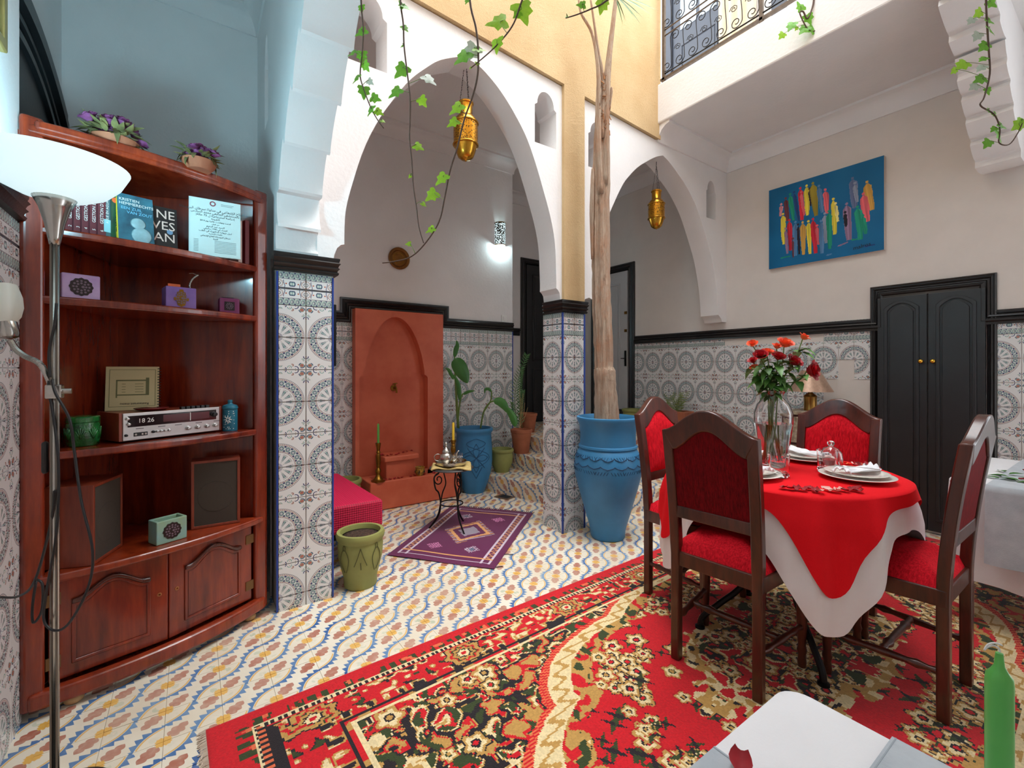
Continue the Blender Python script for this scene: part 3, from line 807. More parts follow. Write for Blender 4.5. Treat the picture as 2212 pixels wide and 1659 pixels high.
# ---- books on the upper shelf
SH1, SH2, SH3, SH4 = 1.766, 1.516, .946, .503
def book(name, label, w, dep, h, cover, loc, rz, group=None, lean=0, pages=PAPER):
    t = thing(name, label, 'book', loc, rz, group); c = .0022
    if lean: t.rotation_euler = (lean, 0, rz)
    mb = MB(); mb.box(-w/2, -w/2 + c, 0, dep, 0, h); mb.box(w/2 - c, w/2, 0, dep, 0, h); mb.box(-w/2, w/2, 0, c*1.4, 0, h)
    mb.obj('cover', cover, t, bevel=.0012); MB().box(-w/2 + c, w/2 - c, c*1.4, dep - .004, .003, h - .003).obj('pages', pages, t)
    return t
MAROON = M('maroon_bookcloth', rgb(98, 34, 44), .5, var=.1, vs=30)
for k in range(6):
    px = 134 + k*17.2; q = bpx(px, .075)
    nm = k + 1
    lab = ('leftmost maroon volume, partly behind the lamp pole', 'second maroon volume from the left, beside the lamp pole', 'third maroon volume from the left in the upper shelf row', 'fourth maroon volume from the left in the upper shelf row', 'fifth maroon volume, last but one of the upper shelf row', 'rightmost maroon volume, next to the slim teal paperback')[k]
    t = book('textbook', lab, .0275, .16, .232, MAROON, (q.x, q.y, SH1), BANG + .12, 'maroon volumes on the upper shelf')
    text_mesh('spine_title', "GESTION D'ENTREPRISE", .0155, WHITEINK, t, frame_mtx((0, -.0007, .140), (0, 0, 1), (-1, 0, 0)))
    text_mesh('spine_number', str(nm), .014, WHITEINK, t, frame_mtx((0, -.0007, .03), (0, 0, 1), (-1, 0, 0)))
TEALB = M('teal_book_spine', rgb(54, 96, 104), .45); GREENB = M('dark_green_book', rgb(24, 56, 48), .4, vs=18, col2=rgb(30, 90, 60))
q = bpx(232, .08); t = book('book', 'slim teal paperback between the maroon volumes and the dark green book', .022, .15, .225, TEALB, (q.x, q.y, SH1), BANG + .12)
text_mesh('spine_title', 'A SUE EN AGUA', .0125, WHITEINK, t, frame_mtx((0, -.0007, .11), (0, 0, 1), (-1, 0, 0)))
MB().box(-.0112, .0112, -.0008, 0, .03, .08).obj('spine_band', M('pale_blue_band', rgb(140, 200, 210), .5), t)
q = bpx(249, .085); t = book('book', 'dark green paperback with a glowing orange emblem beside the yellow spined book', .03, .15, .225, GREENB, (q.x, q.y, SH1), BANG + .14)
MB().lathe([(0, .0008), (.0105, .0006), (.0105, 0)], 20, Matrix.Translation((-.001, 0, .165)) @ Matrix.Rotation(PI/2, 4, 'X')).obj('emblem', PETALO, t)
# books standing with the front cover to the room (local x across the cover, front = -y)
def flatbook(name, label, w, th, h, front_mat, spine_mat, loc, rz, lean):
    t = thing(name, label, 'book', loc, rz); t.rotation_euler = (-lean, 0, rz); c = .002
    MB().box(0, w, 0, c, 0, h).obj('front_cover', front_mat, t); MB().box(0, w, th - c, th, 0, h).obj('back_cover', spine_mat, t)
    MB().box(-c, c, 0, th, 0, h).obj('spine', spine_mat, t); MB().box(c, w - .003, c, th - c, .003, h - .003).obj('pages', PAPER, t); return t
COVB = M('blue_photo_cover', rgb(58, 122, 140), .35, vs=9, col2=rgb(24, 44, 60)); YELB = M('yellow_spine', rgb(232, 206, 40), .4)
q = bpx(256, .055); t = flatbook('paperback', 'paperback with yellow spine and blue photo cover leaning on the upper shelf', .118, .022, .205, COVB, YELB, (q.x, q.y, SH1), BANG - .10, .16)
LOR = PETALO
text_mesh('cover_title', 'KRISTIEN\nHEMMERECHTS', .0165, WHITEINK, t, frame_mtx((.006, -.0006, .172), (1, 0, 0), (0, 0, 1)), align='LEFT')
text_mesh('cover_title', 'EEN ZUIL\n    VAN ZOUT', .0165, M('sky_ink', rgb(120, 190, 220), .5), t, frame_mtx((.012, -.0006, .136), (1, 0, 0), (0, 0, 1)), align='LEFT')
mb = MB().lathe([(0, .004), (.022, .003), (.026, 0)], 18, Matrix.Translation((.066, 0, .085)) @ Matrix.Rotation(PI/2, 4, 'X')); mb.lathe([(0, .003), (.03, .002), (.034, 0)], 18, Matrix.Translation((.076, 0, .035)) @ Matrix.Rotation(PI/2, 4, 'X'), sy=1.1)
mb.obj('cover_figure', M('pale_figure_print', rgb(150, 180, 186), .4, var=.3, vs=30), t, smooth=True)
text_mesh('spine_title', 'EEN ZUIL VAN ZOUT', .0105, INK, t, frame_mtx((-.0026, .011, .09), (0, 0, 1), (0, 1, 0)))
BLKB = M('black_book_cover', rgb(30, 26, 26), .4, var=.2, vs=12)
q = bpx(300, .09); t = flatbook('hardback', 'black paperback with large pale capitals leaning behind the yellow spined book', .135, .03, .19, BLKB, BLKB, (q.x, q.y, SH1), BANG - .16, .12)
BEI = M('pale_rose_ink', rgb(226, 196, 184), .6)
for s_, zz in (('NE', .155), ('LIVES', .105), ('MAN', .052)):
    text_mesh('cover_title', s_, .054, BEI, t, frame_mtx((.128, -.0006, zz), (1, 0, 0), (0, 0, 1)), align='RIGHT')
MB().lathe([(0, .001), (.011, .0008), (.011, 0)], 18, Matrix.Translation((.108, 0, .082)) @ Matrix.Rotation(PI/2, 4, 'X')).obj('price_sticker', M('blue_sticker', rgb(110, 140, 170), .5), t)
# thesis with Arabic title page
AR = {'ا':'ﺍﺎ','ب':'ﺏﺐﺑﺒ','ت':'ﺕﺖﺗﺘ','ث':'ﺙﺚﺛﺜ','ج':'ﺝﺞﺟﺠ','ح':'ﺡﺢﺣﺤ','خ':'ﺥﺦﺧﺨ','د':'ﺩﺪ','ذ':'ﺫﺬ','ر':'ﺭﺮ','ز':'ﺯﺰ','س':'ﺱﺲﺳﺴ','ش':'ﺵﺶﺷﺸ','ص':'ﺹﺺﺻﺼ','ط':'ﻁﻂﻃﻄ','ع':'ﻉﻊﻋﻌ','ف':'ﻑﻒﻓﻔ','ق':'ﻕﻖﻗﻘ','ك':'ﻙﻚﻛﻜ','ل':'ﻝﻞﻟﻠ','م':'ﻡﻢﻣﻤ','ن':'ﻥﻦﻧﻨ','ه':'ﻩﻪﻫﻬ','و':'ﻭﻮ','ي':'ﻱﻲﻳﻴ','ى':'ﻯﻰ','ة':'ﺓﺔ','إ':'ﺇﺈ','أ':'ﺃﺄ'}
def arab(s):
    out = []
    for wrd in s.split(' '):
        r = ''
        for i, ch in enumerate(wrd):
            f = AR.get(ch)
            if not f: r += ch; continue
            pj_ = i > 0 and len(AR.get(wrd[i-1], '')) == 4; nj = i < len(wrd) - 1 and wrd[i+1] in AR and len(f) == 4
            r += f[(1 if pj_ else 0) + (2 if nj else 0)] if len(f) == 4 else f[1 if pj_ else 0]
        out.append(r if any(c.isdigit() for c in wrd) else r[::-1])
    return ' '.join(out[::-1])
THES = M('pale_blue_cover', rgb(206, 226, 224), .6)
q = bpx(409, .06); t = flatbook('thesis', 'pale blue thesis with printed Arabic title standing at the right end of the upper shelf', .198, .012, .262, THES, THES, (q.x, q.y, SH1), BANG - .42, .04)
yy = .212
for s_, sz in (('دور العلاج الإشعاعي في مداواة سرطان البروستاتا', .0115), ('بالمستشفى الجامعي محمد السادس', .0105), ('(دراسة استرجاعية ل 72 حالة)', .0105), ('الأطروحة', .008), ('قدمت ونوقشت علانية يوم 2016', .0075), ('من طرف', .0065), ('السيد عبد الرحيم', .0085), ('المزداد في 1990 بآسفي', .0075), ('لنيل شهادة الدكتوراه في الطب', .0085), ('الكلمات الأساسية', .006), ('سرطان البروستاتا العلاج الإشعاعي', .007), ('اللجنة', .007)):
    text_mesh('title_line', arab(s_), sz*1.25, INK, t, frame_mtx((.099, -.0006, yy), (1, 0, 0), (0, 0, 1))); yy -= .0135 if sz > .009 else .0115
mb = MB()
for k in range(9):
    for a, wd_ in ((.016, .018), (.095, .085)): mb.box(a + (.0 if a < .1 else .085 - wd_*random.uniform(.5, 1)), a + wd_, -.0006, 0, .018 + k*.0065, .0195 + k*.0065)
mb.box(.12, .17, -.0006, 0, .245, .2465); mb.box(.12, .165, -.0006, 0, .239, .2405)
tag(mb.obj('small_print', M('grey_ink', rgb(90, 100, 104), .8), t), kind='stuff')
MB().lathe([(.007, 0), (.012, 0), (.012, .001), (.007, .001)], 18, Matrix.Translation((.088, 0, .243)) @ Matrix.Rotation(PI/2, 4, 'X'), cap=False).obj('crest', M('maroon_ink', rgb(140, 70, 80), .6), t)
q = bpx(519, .045); t = book('booklet', 'cream edged booklet between the pale thesis and the red book', .018, .13, .215, M('cream_card', rgb(226, 206, 196), .7), (q.x, q.y, SH1), BANG - .1)
q = bpx(534, .04); t = book('book', 'narrow dark red book at the right end of the upper shelf', .02, .13, .225, M('dark_red_cover', rgb(120, 22, 34), .4), (q.x, q.y, SH1), BANG - .1)
# ---- wax candle boxes on the second shelf
def emblem_disc(r, mat, parent, loc, kind):
    """pierced metal medallion on a front face (-y)"""
    mb = MB(); n = 24
    inner = [(.25*r*math.cos(2*PI*i/n), .25*r*math.sin(2*PI*i/n)) for i in range(n)]
    if kind == 'hamsa':
        pts = [(-.5, -.9), (-.62, -.3), (-.95, -.35), (-1.0, 0), (-.62, .15), (-.55, .75), (-.3, .8), (-.25, 1.1), (.25, 1.1), (.3, .8), (.55, .75), (.62, .15), (1.0, 0), (.95, -.35), (.62, -.3), (.5, -.9), (0, -1.15)]
        mb.prism([(x*r*.8, z*r) for x, z in pts], -.002, 0, XZ)
    elif kind == 'square': mb.prism([(-r, -r), (r, -r), (r, r), (-r, r)], -.002, 0, XZ)
    else:
        mb.prism([((r + .05*r*math.cos(12*2*PI*i/48))*math.cos(2*PI*i/48), (r + .05*r*math.cos(12*2*PI*i/48))*math.sin(2*PI*i/48)) for i in range(48)], -.002, 0, XZ)
    o = mb.obj('medallion', mat, parent, loc=loc)
    hb = MB()
    for ring_, cnt in ((.75, 12), (.45, 8), (.15, 1)):
        for i in range(cnt):
            a = 2*PI*i/cnt; rr = r*.11 if cnt > 1 else r*.14; hb.lathe([(0, .0028), (rr, .0026), (rr*1.05, .001)], 8, Matrix.Translation((ring_*r*.9*math.cos(a)*(.8 if kind == 'hamsa' else 1), 0, ring_*r*.9*math.sin(a))) @ Matrix.Rotation(PI/2, 4, 'X'))
    hb.obj('piercing', M('pierced_gap', rgb(118, 96, 110), .6), o)
    return o
DARKB = M('dark_bronze', rgb(52, 40, 40), .45, .5)
def waxbox(label, w, dpt, h, mat, loc, rz, kind, r, hollow=False, emat=DARKB, top=None):
    t = thing('wax_candle_box', label, 'candle', loc, rz)
    if hollow:
        mb = MB(); k = .012
        o = [(-w/2, 0), (w/2, 0), (w/2, dpt), (-w/2, dpt)]; i = [(-w/2 + k, k), (w/2 - k, k), (w/2 - k, dpt - k), (-w/2 + k, dpt - k)]
        mb.ring(i, o, 0, h); mb.box(-w/2 + k, w/2 - k, k, dpt - k, 0, h*.45)
        mb.obj('body', mat, t, bevel=.003)
    else: MB().box(-w/2, w/2, 0, dpt, 0, h).obj('body', mat, t, bevel=.005, seg=3)
    emblem_disc(r, emat, t, (0, 0, h*.5), kind); return t
WAXP = M('pale_lilac_wax', rgb(206, 176, 210), .45, vs=8, col2=rgb(176, 136, 190)); WAXV = M('violet_wax', rgb(150, 112, 176), .45, vs=6, col2=rgb(104, 74, 150)); WAXM = M('plum_wax', rgb(124, 44, 90), .4, var=.2, vs=8)
q = bpx(176, .07); waxbox('pale lilac wax candle box with a round dark medallion on the second shelf', .112, .075, .098, WAXP, (q.x, q.y, SH2), BANG - .06, 'round', .034)
q = bpx(392, .085); t = waxbox('violet wax candle box with a hand emblem and an orange tag on top', .112, .095, .098, WAXV, (q.x, q.y, SH2), BANG - .20, 'hamsa', .035, hollow=True, emat=BRASS)
MB().box(-.045, .0, .02, .024, .085, .112).obj('orange_tag', PETALO, t)
q2 = Vector((q.x, q.y, SH2))
ch = thing('beaded_keychain', 'silver beaded chain hanging out of the violet candle box', 'chain', (q.x + .03, q.y + .03, SH2 + .045))
mb = MB(); pts = catmull([(0, 0, 0), (.003, 0, .04), (.0, 0, .07), (.012, 0, .10), (.03, -.002, .118)], 5)
for p in pts: mb.lathe([(0, -.0055), (.005, -.002), (.005, .002), (0, .0055)], 8, Matrix.Translation(p))
mb.obj('bead_string', CHROME, ch, smooth=True); MB().tube([(.03, -.002, .118), (.012, -.004, .125), (-.002, -.004, .122)], .002).obj('hook', CHROME, ch)
q = bpx(496, .075); t = waxbox('small plum wax candle box with a square pierced plate on the second shelf', .085, .07, .078, WAXM, (q.x, q.y, SH2), BANG - .35, 'square', .021)
MB().box(-.03, .02, .015, .05, .078, .083).obj('dark_lid', DARKB, t)
# ---- radio shelf
rad = thing('clock_radio', 'silver fronted vintage clock radio in a wooden case on the middle shelf', 'radio', (-.242, 2.417, SH3), math.radians(27.6))
RW_, RH_, RD_ = .405, .122, .19
MB().box(0, .012, 0, RD_, .006, RH_).obj('side_panel', WALNUT if False else mat_wood('teak_veneer', rgb(150, 66, 40), rgb(110, 42, 26), .4, .2), rad, bevel=.002)
MB().box(RW_ - .012, RW_, 0, RD_, .006, RH_).obj('side_panel', MATS['teak_veneer'], rad, bevel=.002)
SILV = M('satin_aluminium', rgb(196, 194, 192), .32, .85, var=.05, vs=30)
MB().box(.012, RW_ - .012, .004, RD_, .006, RH_ - .004).obj('case', MATS['teak_veneer'], rad); MB().box(.012, RW_ - .012, -.004, .004, .008, RH_ - .002).obj('face_plate', SILV, rad, bevel=.002)
dw_ = MB().box(.028, RW_ - .028, -.0055, -.003, .062, .108).obj('dial_window', M('smoked_window', rgb(32, 24, 26), .08, coat=.4), rad)
MB().box(.155, RW_ - .06, -.0062, -.005, .072, .102).obj('dial_scale', M('red_dial', rgb(84, 34, 40), .2), rad); MB().box(.262, .2645, -.0072, -.006, .068, .104).obj('dial_needle', WHITEINK, rad)
text_mesh('clock_digits', '18 26', .026, WHITEINK, rad, frame_mtx((.092, -.0062, .085), (1, 0, 0), (0, 0, 1)))
knob_p = [(0, .016), (.0075, .015), (.008, .004), (.0095, .003), (.0095, 0)]
def rknob(x, z, s=1, mat=SILV):
    return MB().lathe([(a*s, b*s) for a, b in knob_p], 14, Matrix.Translation((x, -.004, z)) @ Matrix.Rotation(PI/2, 4, 'X')).obj('knob', mat, rad, smooth=40)
for x in (.255, .295, .335, .372): rknob(x, .034, 1.0)
rknob(RW_ - .04, .087, 1.25, BLACKPL); rknob(.026, .098, .7); rknob(.03, .075, .7); rknob(.022, .03, .6, BLACKPL)
for x in (.118, .133, .148, .163, .178): rknob(x, .034, .62, SILV if x > .12 else BLACKPL)
MB().box(.048, .098, -.0052, -.0036, .022, .038).obj('socket_plate', BLACKPL, rad, bevel=.002)
mb = MB()
for x in (.055, .078, .09): mb.lathe([(0, .003), (.004, .003), (.005, 0)], 10, Matrix.Translation((x, -.005, .03)) @ Matrix.Rotation(PI/2, 4, 'X'))
mb.obj('socket', CHROME, rad)
for k in range(6): MB().box(.235 + k*.021, .252 + k*.021, .012, .03, RH_ - .004, RH_ + .009).obj('key', BLACKPL, rad, bevel=.002)
mb = MB()
for x in (.07, .15, .215, .30, .38): mb.box(x - .014, x + .014, -.0044, -.0039, .052, .0545)
mb.obj('printed_legend', INK, rad)
sau = rad.matrix_basis @ Vector((.165, .075, RH_ + .0))
o = MB().lathe([(0, .004), (.05, .004), (.062, .011), (.063, .013), (.05, .007), (0, .007)], 28).obj('red_saucer', M('oxblood_lacquer', rgb(122, 40, 40), .25), smooth=True, loc=Vector(rad.location) + Vector((math.cos(math.radians(27.6))*.15 - math.sin(math.radians(27.6))*.08, math.sin(math.radians(27.6))*.15 + math.cos(math.radians(27.6))*.08, RH_ - .004)))
tag(o, 'shallow oxblood saucer lying on top of the clock radio', 'saucer')
# menu booklet standing on the radio
mn = thing('menu_booklet', 'cream spiral bound restaurant menu standing upside down on the radio', 'menu', wd(226, 880, 1.965), -.05); mn.location.z = SH3 + RH_ - .003; mn.rotation_euler = (-.14, 0, -.05)
MENU = M('cream_menu_card', rgb(206, 192, 146), .7, var=.1, vs=6)
MB().box(0, .185, 0, .006, 0, .195).obj('card', MENU, mn)
OLV = M('olive_ink', rgb(110, 112, 74), .7); mb = MB()
for a, b, c, d in ((.012, .173, .016, .018), (.012, .173, .18, .182), (.012, .014, .016, .182), (.171, .173, .016, .182)): mb.box(a, b, -.0005, 0, c, d)
for a, b, c, d in ((.035, .15, .13, .136), (.035, .15, .066, .071), (.035, .04, .056, .136), (.138, .15, .066, .145)): mb.box(a, b, -.0006, 0, c, d)
for k in range(4): mb.box(.055, .068, -.0006, 0, .08 + k*.012, .082 + k*.012); mb.box(.10, .13, -.0006, 0, .08 + k*.012, .082 + k*.012)
mb.obj('printed_frame', OLV, mn)
text_mesh('menu_title', 'Restaurant menu', .0145, INK, mn, frame_mtx((.1, -.0006, .028), (-1, 0, 0), (0, 0, -1)))
mb = MB()
for k in range(15): mb.tube([(.185 + .006*math.cos(a), .003 + .006*math.sin(a), .01 + k*.0125) for a in [i*PI/4 for i in range(9)]], .0018, 5)
mb.obj('spiral_binding', BLACKPL, mn)
# jars
GRJ = M('green_glazed_relief', rgb(40, 130, 60), .15, vs=26, col2=rgb(16, 70, 36), bmp=1.0, bs=30, coat=.6, bd=.01)
p = wd(179, 900, 1.80)
gj = thing('ceramic_pot', 'green glazed ceramic pot with relief shells beside the radio', 'pot', (p.x, p.y, SH3))
MB().lathe([(0, .001), (.045, 0), (.05, .006), (.051, .05), (.052, .085), (.048, .092)], 32).obj('body', GRJ, gj, smooth=40)
MB().lathe([(.048, .09), (.052, .094), (.052, .112), (.046, .116), (0, .112)], 32).obj('rim', GRJ, gj, smooth=40)
mb = MB()
for k in range(8):
    a = 2*PI*k/8
    for f_ in (-.5, -.25, 0, .25, .5):
        mb.tube([(.0515*math.cos(a + f_*0), .0515*math.sin(a), .03), (.0535*math.cos(a + f_*.55), .0535*math.sin(a + f_*.55), .06 + .012*math.cos(f_*3))], .0028, 5)
mb.obj('relief_shell', GRJ, gj, smooth=True)
p = gz(497, 930, SH3)
bj = thing('lidded_jar', 'small teal lidded jar with white painted flowers at the right end of the radio shelf', 'jar', (p.x, p.y, SH3))
TEALJ = M('teal_jar_paint', rgb(34, 112, 136), .35, var=.15, vs=20)
MB().lathe([(0, 0), (.031, 0), (.032, .004), (.032, .105), (.029, .108)], 28).obj('body', TEALJ, bj, smooth=40)
MB().lathe([(.034, .108), (.035, .112), (.03, .124), (.012, .130), (.009, .136), (.011, .144), (.009, .150), (0, .151)], 24).obj('lid', TEALJ, bj, smooth=40)
mb = MB()
for k in range(30):
    a = -1.2 - 1.9*random.random() + .4; z = random.choice((.012, .02, .085, .095)) if k % 2 else random.uniform(.03, .08)
    mb.lathe([(0, .0012), (.0022, 0)], 6, Matrix.Translation((.0318*math.cos(a), .0318*math.sin(a), z)) @ Matrix.Rotation(a, 4, 'Z') @ Matrix.Rotation(PI/2, 4, 'Y'))
for k in range(8):
    b_ = 2*PI*k/8; a0 = -PI/2 - .35
    mb.tube([(.0325*math.cos(a0 + t_*math.cos(b_)/.032), .0325*math.sin(a0 + t_*math.cos(b_)/.032), .057 + t_*math.sin(b_)*1.2) for t_ in (.004, .010, .018)], [.0012, .002, .0006], 5)
mb.obj('painted_flower', WHITEINK, bj)
# ---- speakers
GRL, gnt, gp = newmat('speaker_cloth')
gx, gy, gzz = sep(gnt, coords(gnt)); wv_ = ((gx*1500).sin()*(gzz*1500).sin())
gnt.links.new(mixc(gnt, smooth01(wv_, -.3, .5), rgb(34, 30, 27), rgb(88, 76, 64)), gp.inputs['Base Color']); gp.inputs['Roughness'].default_value = .9
def speaker(label, loc, rz, w, dpt, h):
    t = thing('loudspeaker', label, 'speaker', loc, rz, 'wooden loudspeakers in the bookcase'); k = .012; wd_ = MATS['teak_veneer']
    MB().box(0, w, .01, dpt, 0, h).obj('cabinet', wd_, t, bevel=.002)
    mb = MB(); mb.ring([(k, k), (w - k, k), (w - k, h - k), (k, h - k)], [(0, 0), (w, 0), (w, h), (0, h)], 0, .012, XZ); mb.obj('front_bezel', wd_, t, bevel=.002)
    MB().box(k, w - k, .004, .0105, k, h - k).obj('grille_cloth', GRL, t)
    MB().lathe([(w*.36, 0), (w*.38, .0008), (w*.36, .0012)], 40, Matrix.Translation((w/2, .0042, h*.45)) @ Matrix.Rotation(PI/2, 4, 'X'), cap=False).obj('driver_ring', M('dark_cloth_ring', rgb(62, 54, 46), .9), t)
    return t
speaker('left wooden loudspeaker with dark cloth grille turned to the side on the cupboard top', (-.305, 2.318, SH4), math.radians(71), .205, .155, .305)
speaker('right wooden loudspeaker with dark cloth grille facing the room on the cupboard top', (-.004, 2.568, SH4), math.radians(-2), .195, .10, .315)
WAXB = M('blue_green_wax', rgb(134, 180, 186), .35, vs=5, col2=rgb(150, 168, 96))
q = gz(372, 1170, SH4); waxbox('hollow blue and green wax candle box with a pierced round plate between the speakers', .115, .075, .098, WAXB, (q.x, q.y, SH4), BANG + .05, 'round', .034, hollow=True)
# ---- dried flowers and papers on top of the bookcase
def petal_rose(mb, c, r, n_layers=3, up=Vector((0, 0, 1)), rnd=random):
    up = up.normalized(); a = up.orthogonal().normalized(); b = up.cross(a); c = Vector(c)
    for L in range(n_layers):
        k = 5 + L; rr = r*(.35 + .65*(L + 1)/n_layers); op = .25 + .55*L/max(1, n_layers - 1)
        for i in range(k):
            an = 2*PI*i/k + L*.6; hw = PI/k*1.25
            rows = []
            for v in range(4):
                t = v/3; rad_ = rr*(.32 + .58*t**.55 + .22*op*t*t); hh = r*(-.60 + (1.28 - .42*op)*t)
                row = []
                for u_ in (-1, -.5, 0, .5, 1):
                    aa = an + hw*u_*(1 - .25*t); rq = rad_*(1 - .06*abs(u_)) + (.16*r*op if v == 3 else 0); zq = hh - ((.12*r*abs(u_)**2 + .14*r*op) if v == 3 else 0)
                    row.append(c + (a*math.cos(aa) + b*math.sin(aa))*rq + up*zq)
                rows.append(row)
            vs = [p for row in rows for p in row]
            mb.add(vs, [(v*5 + u_, v*5 + u_ + 1, v*5 + u_ + 6, v*5 + u_ + 5) for v in range(3) for u_ in range(4)])
def leaf(mb, p, d, L, w, nrm=Vector((0, 0, 1)), bend=.25, n=5):
    p = Vector(p); d = Vector(d).normalized(); s = d.cross(nrm)
    if s.length < 1e-4: s = d.cross(Vector((1, 0, 0)))
    s.normalize(); up = s.cross(d); vs = []
    for i in range(n + 1):
        t = i/n; ww = w*math.sin(PI*min(1, t*1.02)**.75)*.5 + .0002; q = p + d*L*t - up*bend*L*t*t
        vs += [q - s*ww + up*ww*.25, q, q + s*ww + up*ww*.25]
    mb.add(vs, [(3*i + k, 3*i + k + 1, 3*i + k + 4, 3*i + k + 3) for i in range(n) for k in (0, 1)])
PURP = M('dried_purple_rose', rgb(112, 36, 84), .7, vs=60, col2=rgb(158, 90, 140)); OLIVL = M('dried_olive_leaf', rgb(128, 116, 66), .8, vs=30, col2=rgb(84, 80, 46))
def dried(label, px, py, d, s):
    base = wd(px, py, d); t = thing('dried_rose_bowl', label, 'dried flowers', (base.x, base.y, 2.118))
    MB().lathe([(0, 0), (.045*s, 0), (.064*s, .022*s), (.07*s, .04*s), (.066*s, .043*s), (.056*s, .025*s), (0, .015*s)], 26).obj('bowl', TERRA, t, smooth=40)
    rs = random.Random(px); mb = MB(); ml = MB()
    for k in range(13):
        a = rs.uniform(0, 2*PI); rr = rs.uniform(0, .075)*s; petal_rose(mb, (rr*math.cos(a), rr*math.sin(a), (.062 + rs.uniform(0, .045))*s), .026*s, 3, Vector((math.cos(a)*.6, math.sin(a)*.6, 1)))
    for k in range(70):
        a = rs.uniform(0, 2*PI); leaf(ml, (.05*s*math.cos(a), .05*s*math.sin(a), rs.uniform(.045, .08)*s), (math.cos(a), math.sin(a), rs.uniform(-.9, .7)), rs.uniform(.03, .065)*s, .02*s, bend=rs.uniform(-.4, .6))
    mb.obj('dried_roses', PURP, t, smooth=True); ml.obj('dried_leaves', OLIVL, t, smooth=True)
    return t
dried('larger bowl of dried purple roses on top of the bookcase', 248, 300, 1.82, 1.12)
dried('smaller bowl of dried purple roses standing on papers on top of the bookcase', 430, 345, 1.99, .95)
mg = thing('paper_stack', 'thin stack of white papers sticking out over the bookcase top edge', 'papers', (0, 0, 0)); p = wd(415, 352, 2.07); mg.location = (p.x, p.y, 2.136); mg.rotation_euler = (0, 0, BANG - .02)
MB().box(-.16, .13, -.02, .16, 0, .004).obj('magazine', M('grey_magazine', rgb(206, 206, 206), .5), mg); MB().box(-.03, .12, -.03, .10, .0045, .007).obj('loose_sheets', PAPER, mg)
# ---- floor lamp
fl = thing('floor_lamp', 'chrome floor lamp with glowing white bowl shade and a small reading arm', 'lamp', (-.318, 1.798, 0))
MB().lathe([(0, .022), (.03, .022), (.11, .016), (.13, .008), (.13, 0), (0, 0)], 40).obj('base', M('dark_steel_base', rgb(66, 64, 62), .35, .8), fl, smooth=35)
MB().lathe([(.0105, .02), (.0105, 1.62)], 16).obj('pole', CHROME, fl, smooth=True)
mb = MB()
for x in (-.006, .006): mb.box(x - .002, x + .002, -.0125, -.009, .03, 1.6)
mb.obj('pole_groove', M('steel_groove', rgb(120, 112, 104), .3, 1), fl)
zc = 1.60
MB().lathe([(.0115, zc), (.015, zc + .02), (.022, zc + .06), (.034, zc + .105), (.049, zc + .135), (.044, zc + .137), (.02, zc + .1), (0, zc + .09)], 28).obj('shade_holder', CHROME, fl, smooth=True)
SHADE, snt, sp = newmat('opal_lamp_shade')
sp.inputs['Base Color'].default_value = rgb(230, 244, 246); sp.inputs['Emission Color'].default_value = (.68, .93, 1, 1); sp.inputs['Emission Strength'].default_value = .46; sp.inputs['Roughness'].default_value = .3
sh = [(.04, zc + .13), (.075, zc + .139), (.115, zc + .160), (.145, zc + .192), (.166, zc + .235), (.160, zc + .236), (.138, zc + .198), (.11, zc + .168), (.07, zc + .147), (.0, zc + .14)]
MB().lathe(sh, 48, cap=False).obj('bowl_shade', SHADE, fl, smooth=60)
bl = MB().lathe([(0, zc + .15), (.02, zc + .16), (.026, zc + .19), (.02, zc + .215), (0, zc + .222)], 16).obj('bulb', mat_emit('cool_bulb', (.62, .9, 1, 1), 6), fl, smooth=True)
ld = bpy.data.lights.new('uplight', 'POINT'); ld.energy = 13.5; ld.color = (.42, .84, 1.0); ld.shadow_soft_size = .05
lo = bpy.data.objects.new('uplight', ld); C.objects.link(lo); lo.parent = fl; lo.location = (0, 0, zc + .26)
# clamp, gooseneck and small reading shade
def loc_of(px, py, d): return wd(px, py, d) - Vector(fl.location)
MB().box(-.017, .017, -.02, .02, 1.165, 1.205).obj('clamp', CHROME, fl, bevel=.004); MB().lathe([(0, 0), (.008, 0), (.008, .02), (0, .02)], 12, Matrix.Translation((.015, 0, 1.185)) @ Matrix.Rotation(PI/2, 4, 'Y')).obj('clamp_screw', CHROME, fl)
gn = catmull([loc_of(112, 838, 1.28), loc_of(104, 815, 1.28), loc_of(85, 785, 1.27), loc_of(55, 770, 1.27), loc_of(35, 755, 1.27), loc_of(22, 735, 1.27)], 6)
mb = MB().tube(gn, .0068, 10)
for i in range(0, len(gn) - 1):
    for t_ in (0, .5): 
        c_ = gn[i].lerp(gn[i+1], t_); dd_ = (gn[i+1] - gn[i]).normalized(); mb.tube([c_ - dd_*.0012, c_ + dd_*.0012], .0078, 8)
mb.obj('gooseneck', CHROME, fl, smooth=35)
c0 = loc_of(20, 732, 1.27); ax_ = (loc_of(2, 660, 1.27) - c0).normalized(); Rm = Matrix.Translation(c0) @ ax_.to_track_quat('Z', 'Y').to_matrix().to_4x4()
MB().lathe([(.007, 0), (.02, .004), (.024, .012), (.024, .045), (.021, .05)], 20, Rm).obj('lamp_socket', CHROME, fl, smooth=35)
MB().lathe([(.022, .045), (.034, .06), (.043, .085), (.046, .115), (.042, .15), (.039, .15), (.043, .115), (.04, .087), (.03, .064), (0, .055)], 26, Rm, cap=False).obj('reading_shade', M('opal_white_glass', rgb(232, 236, 226), .3), fl, smooth=60)
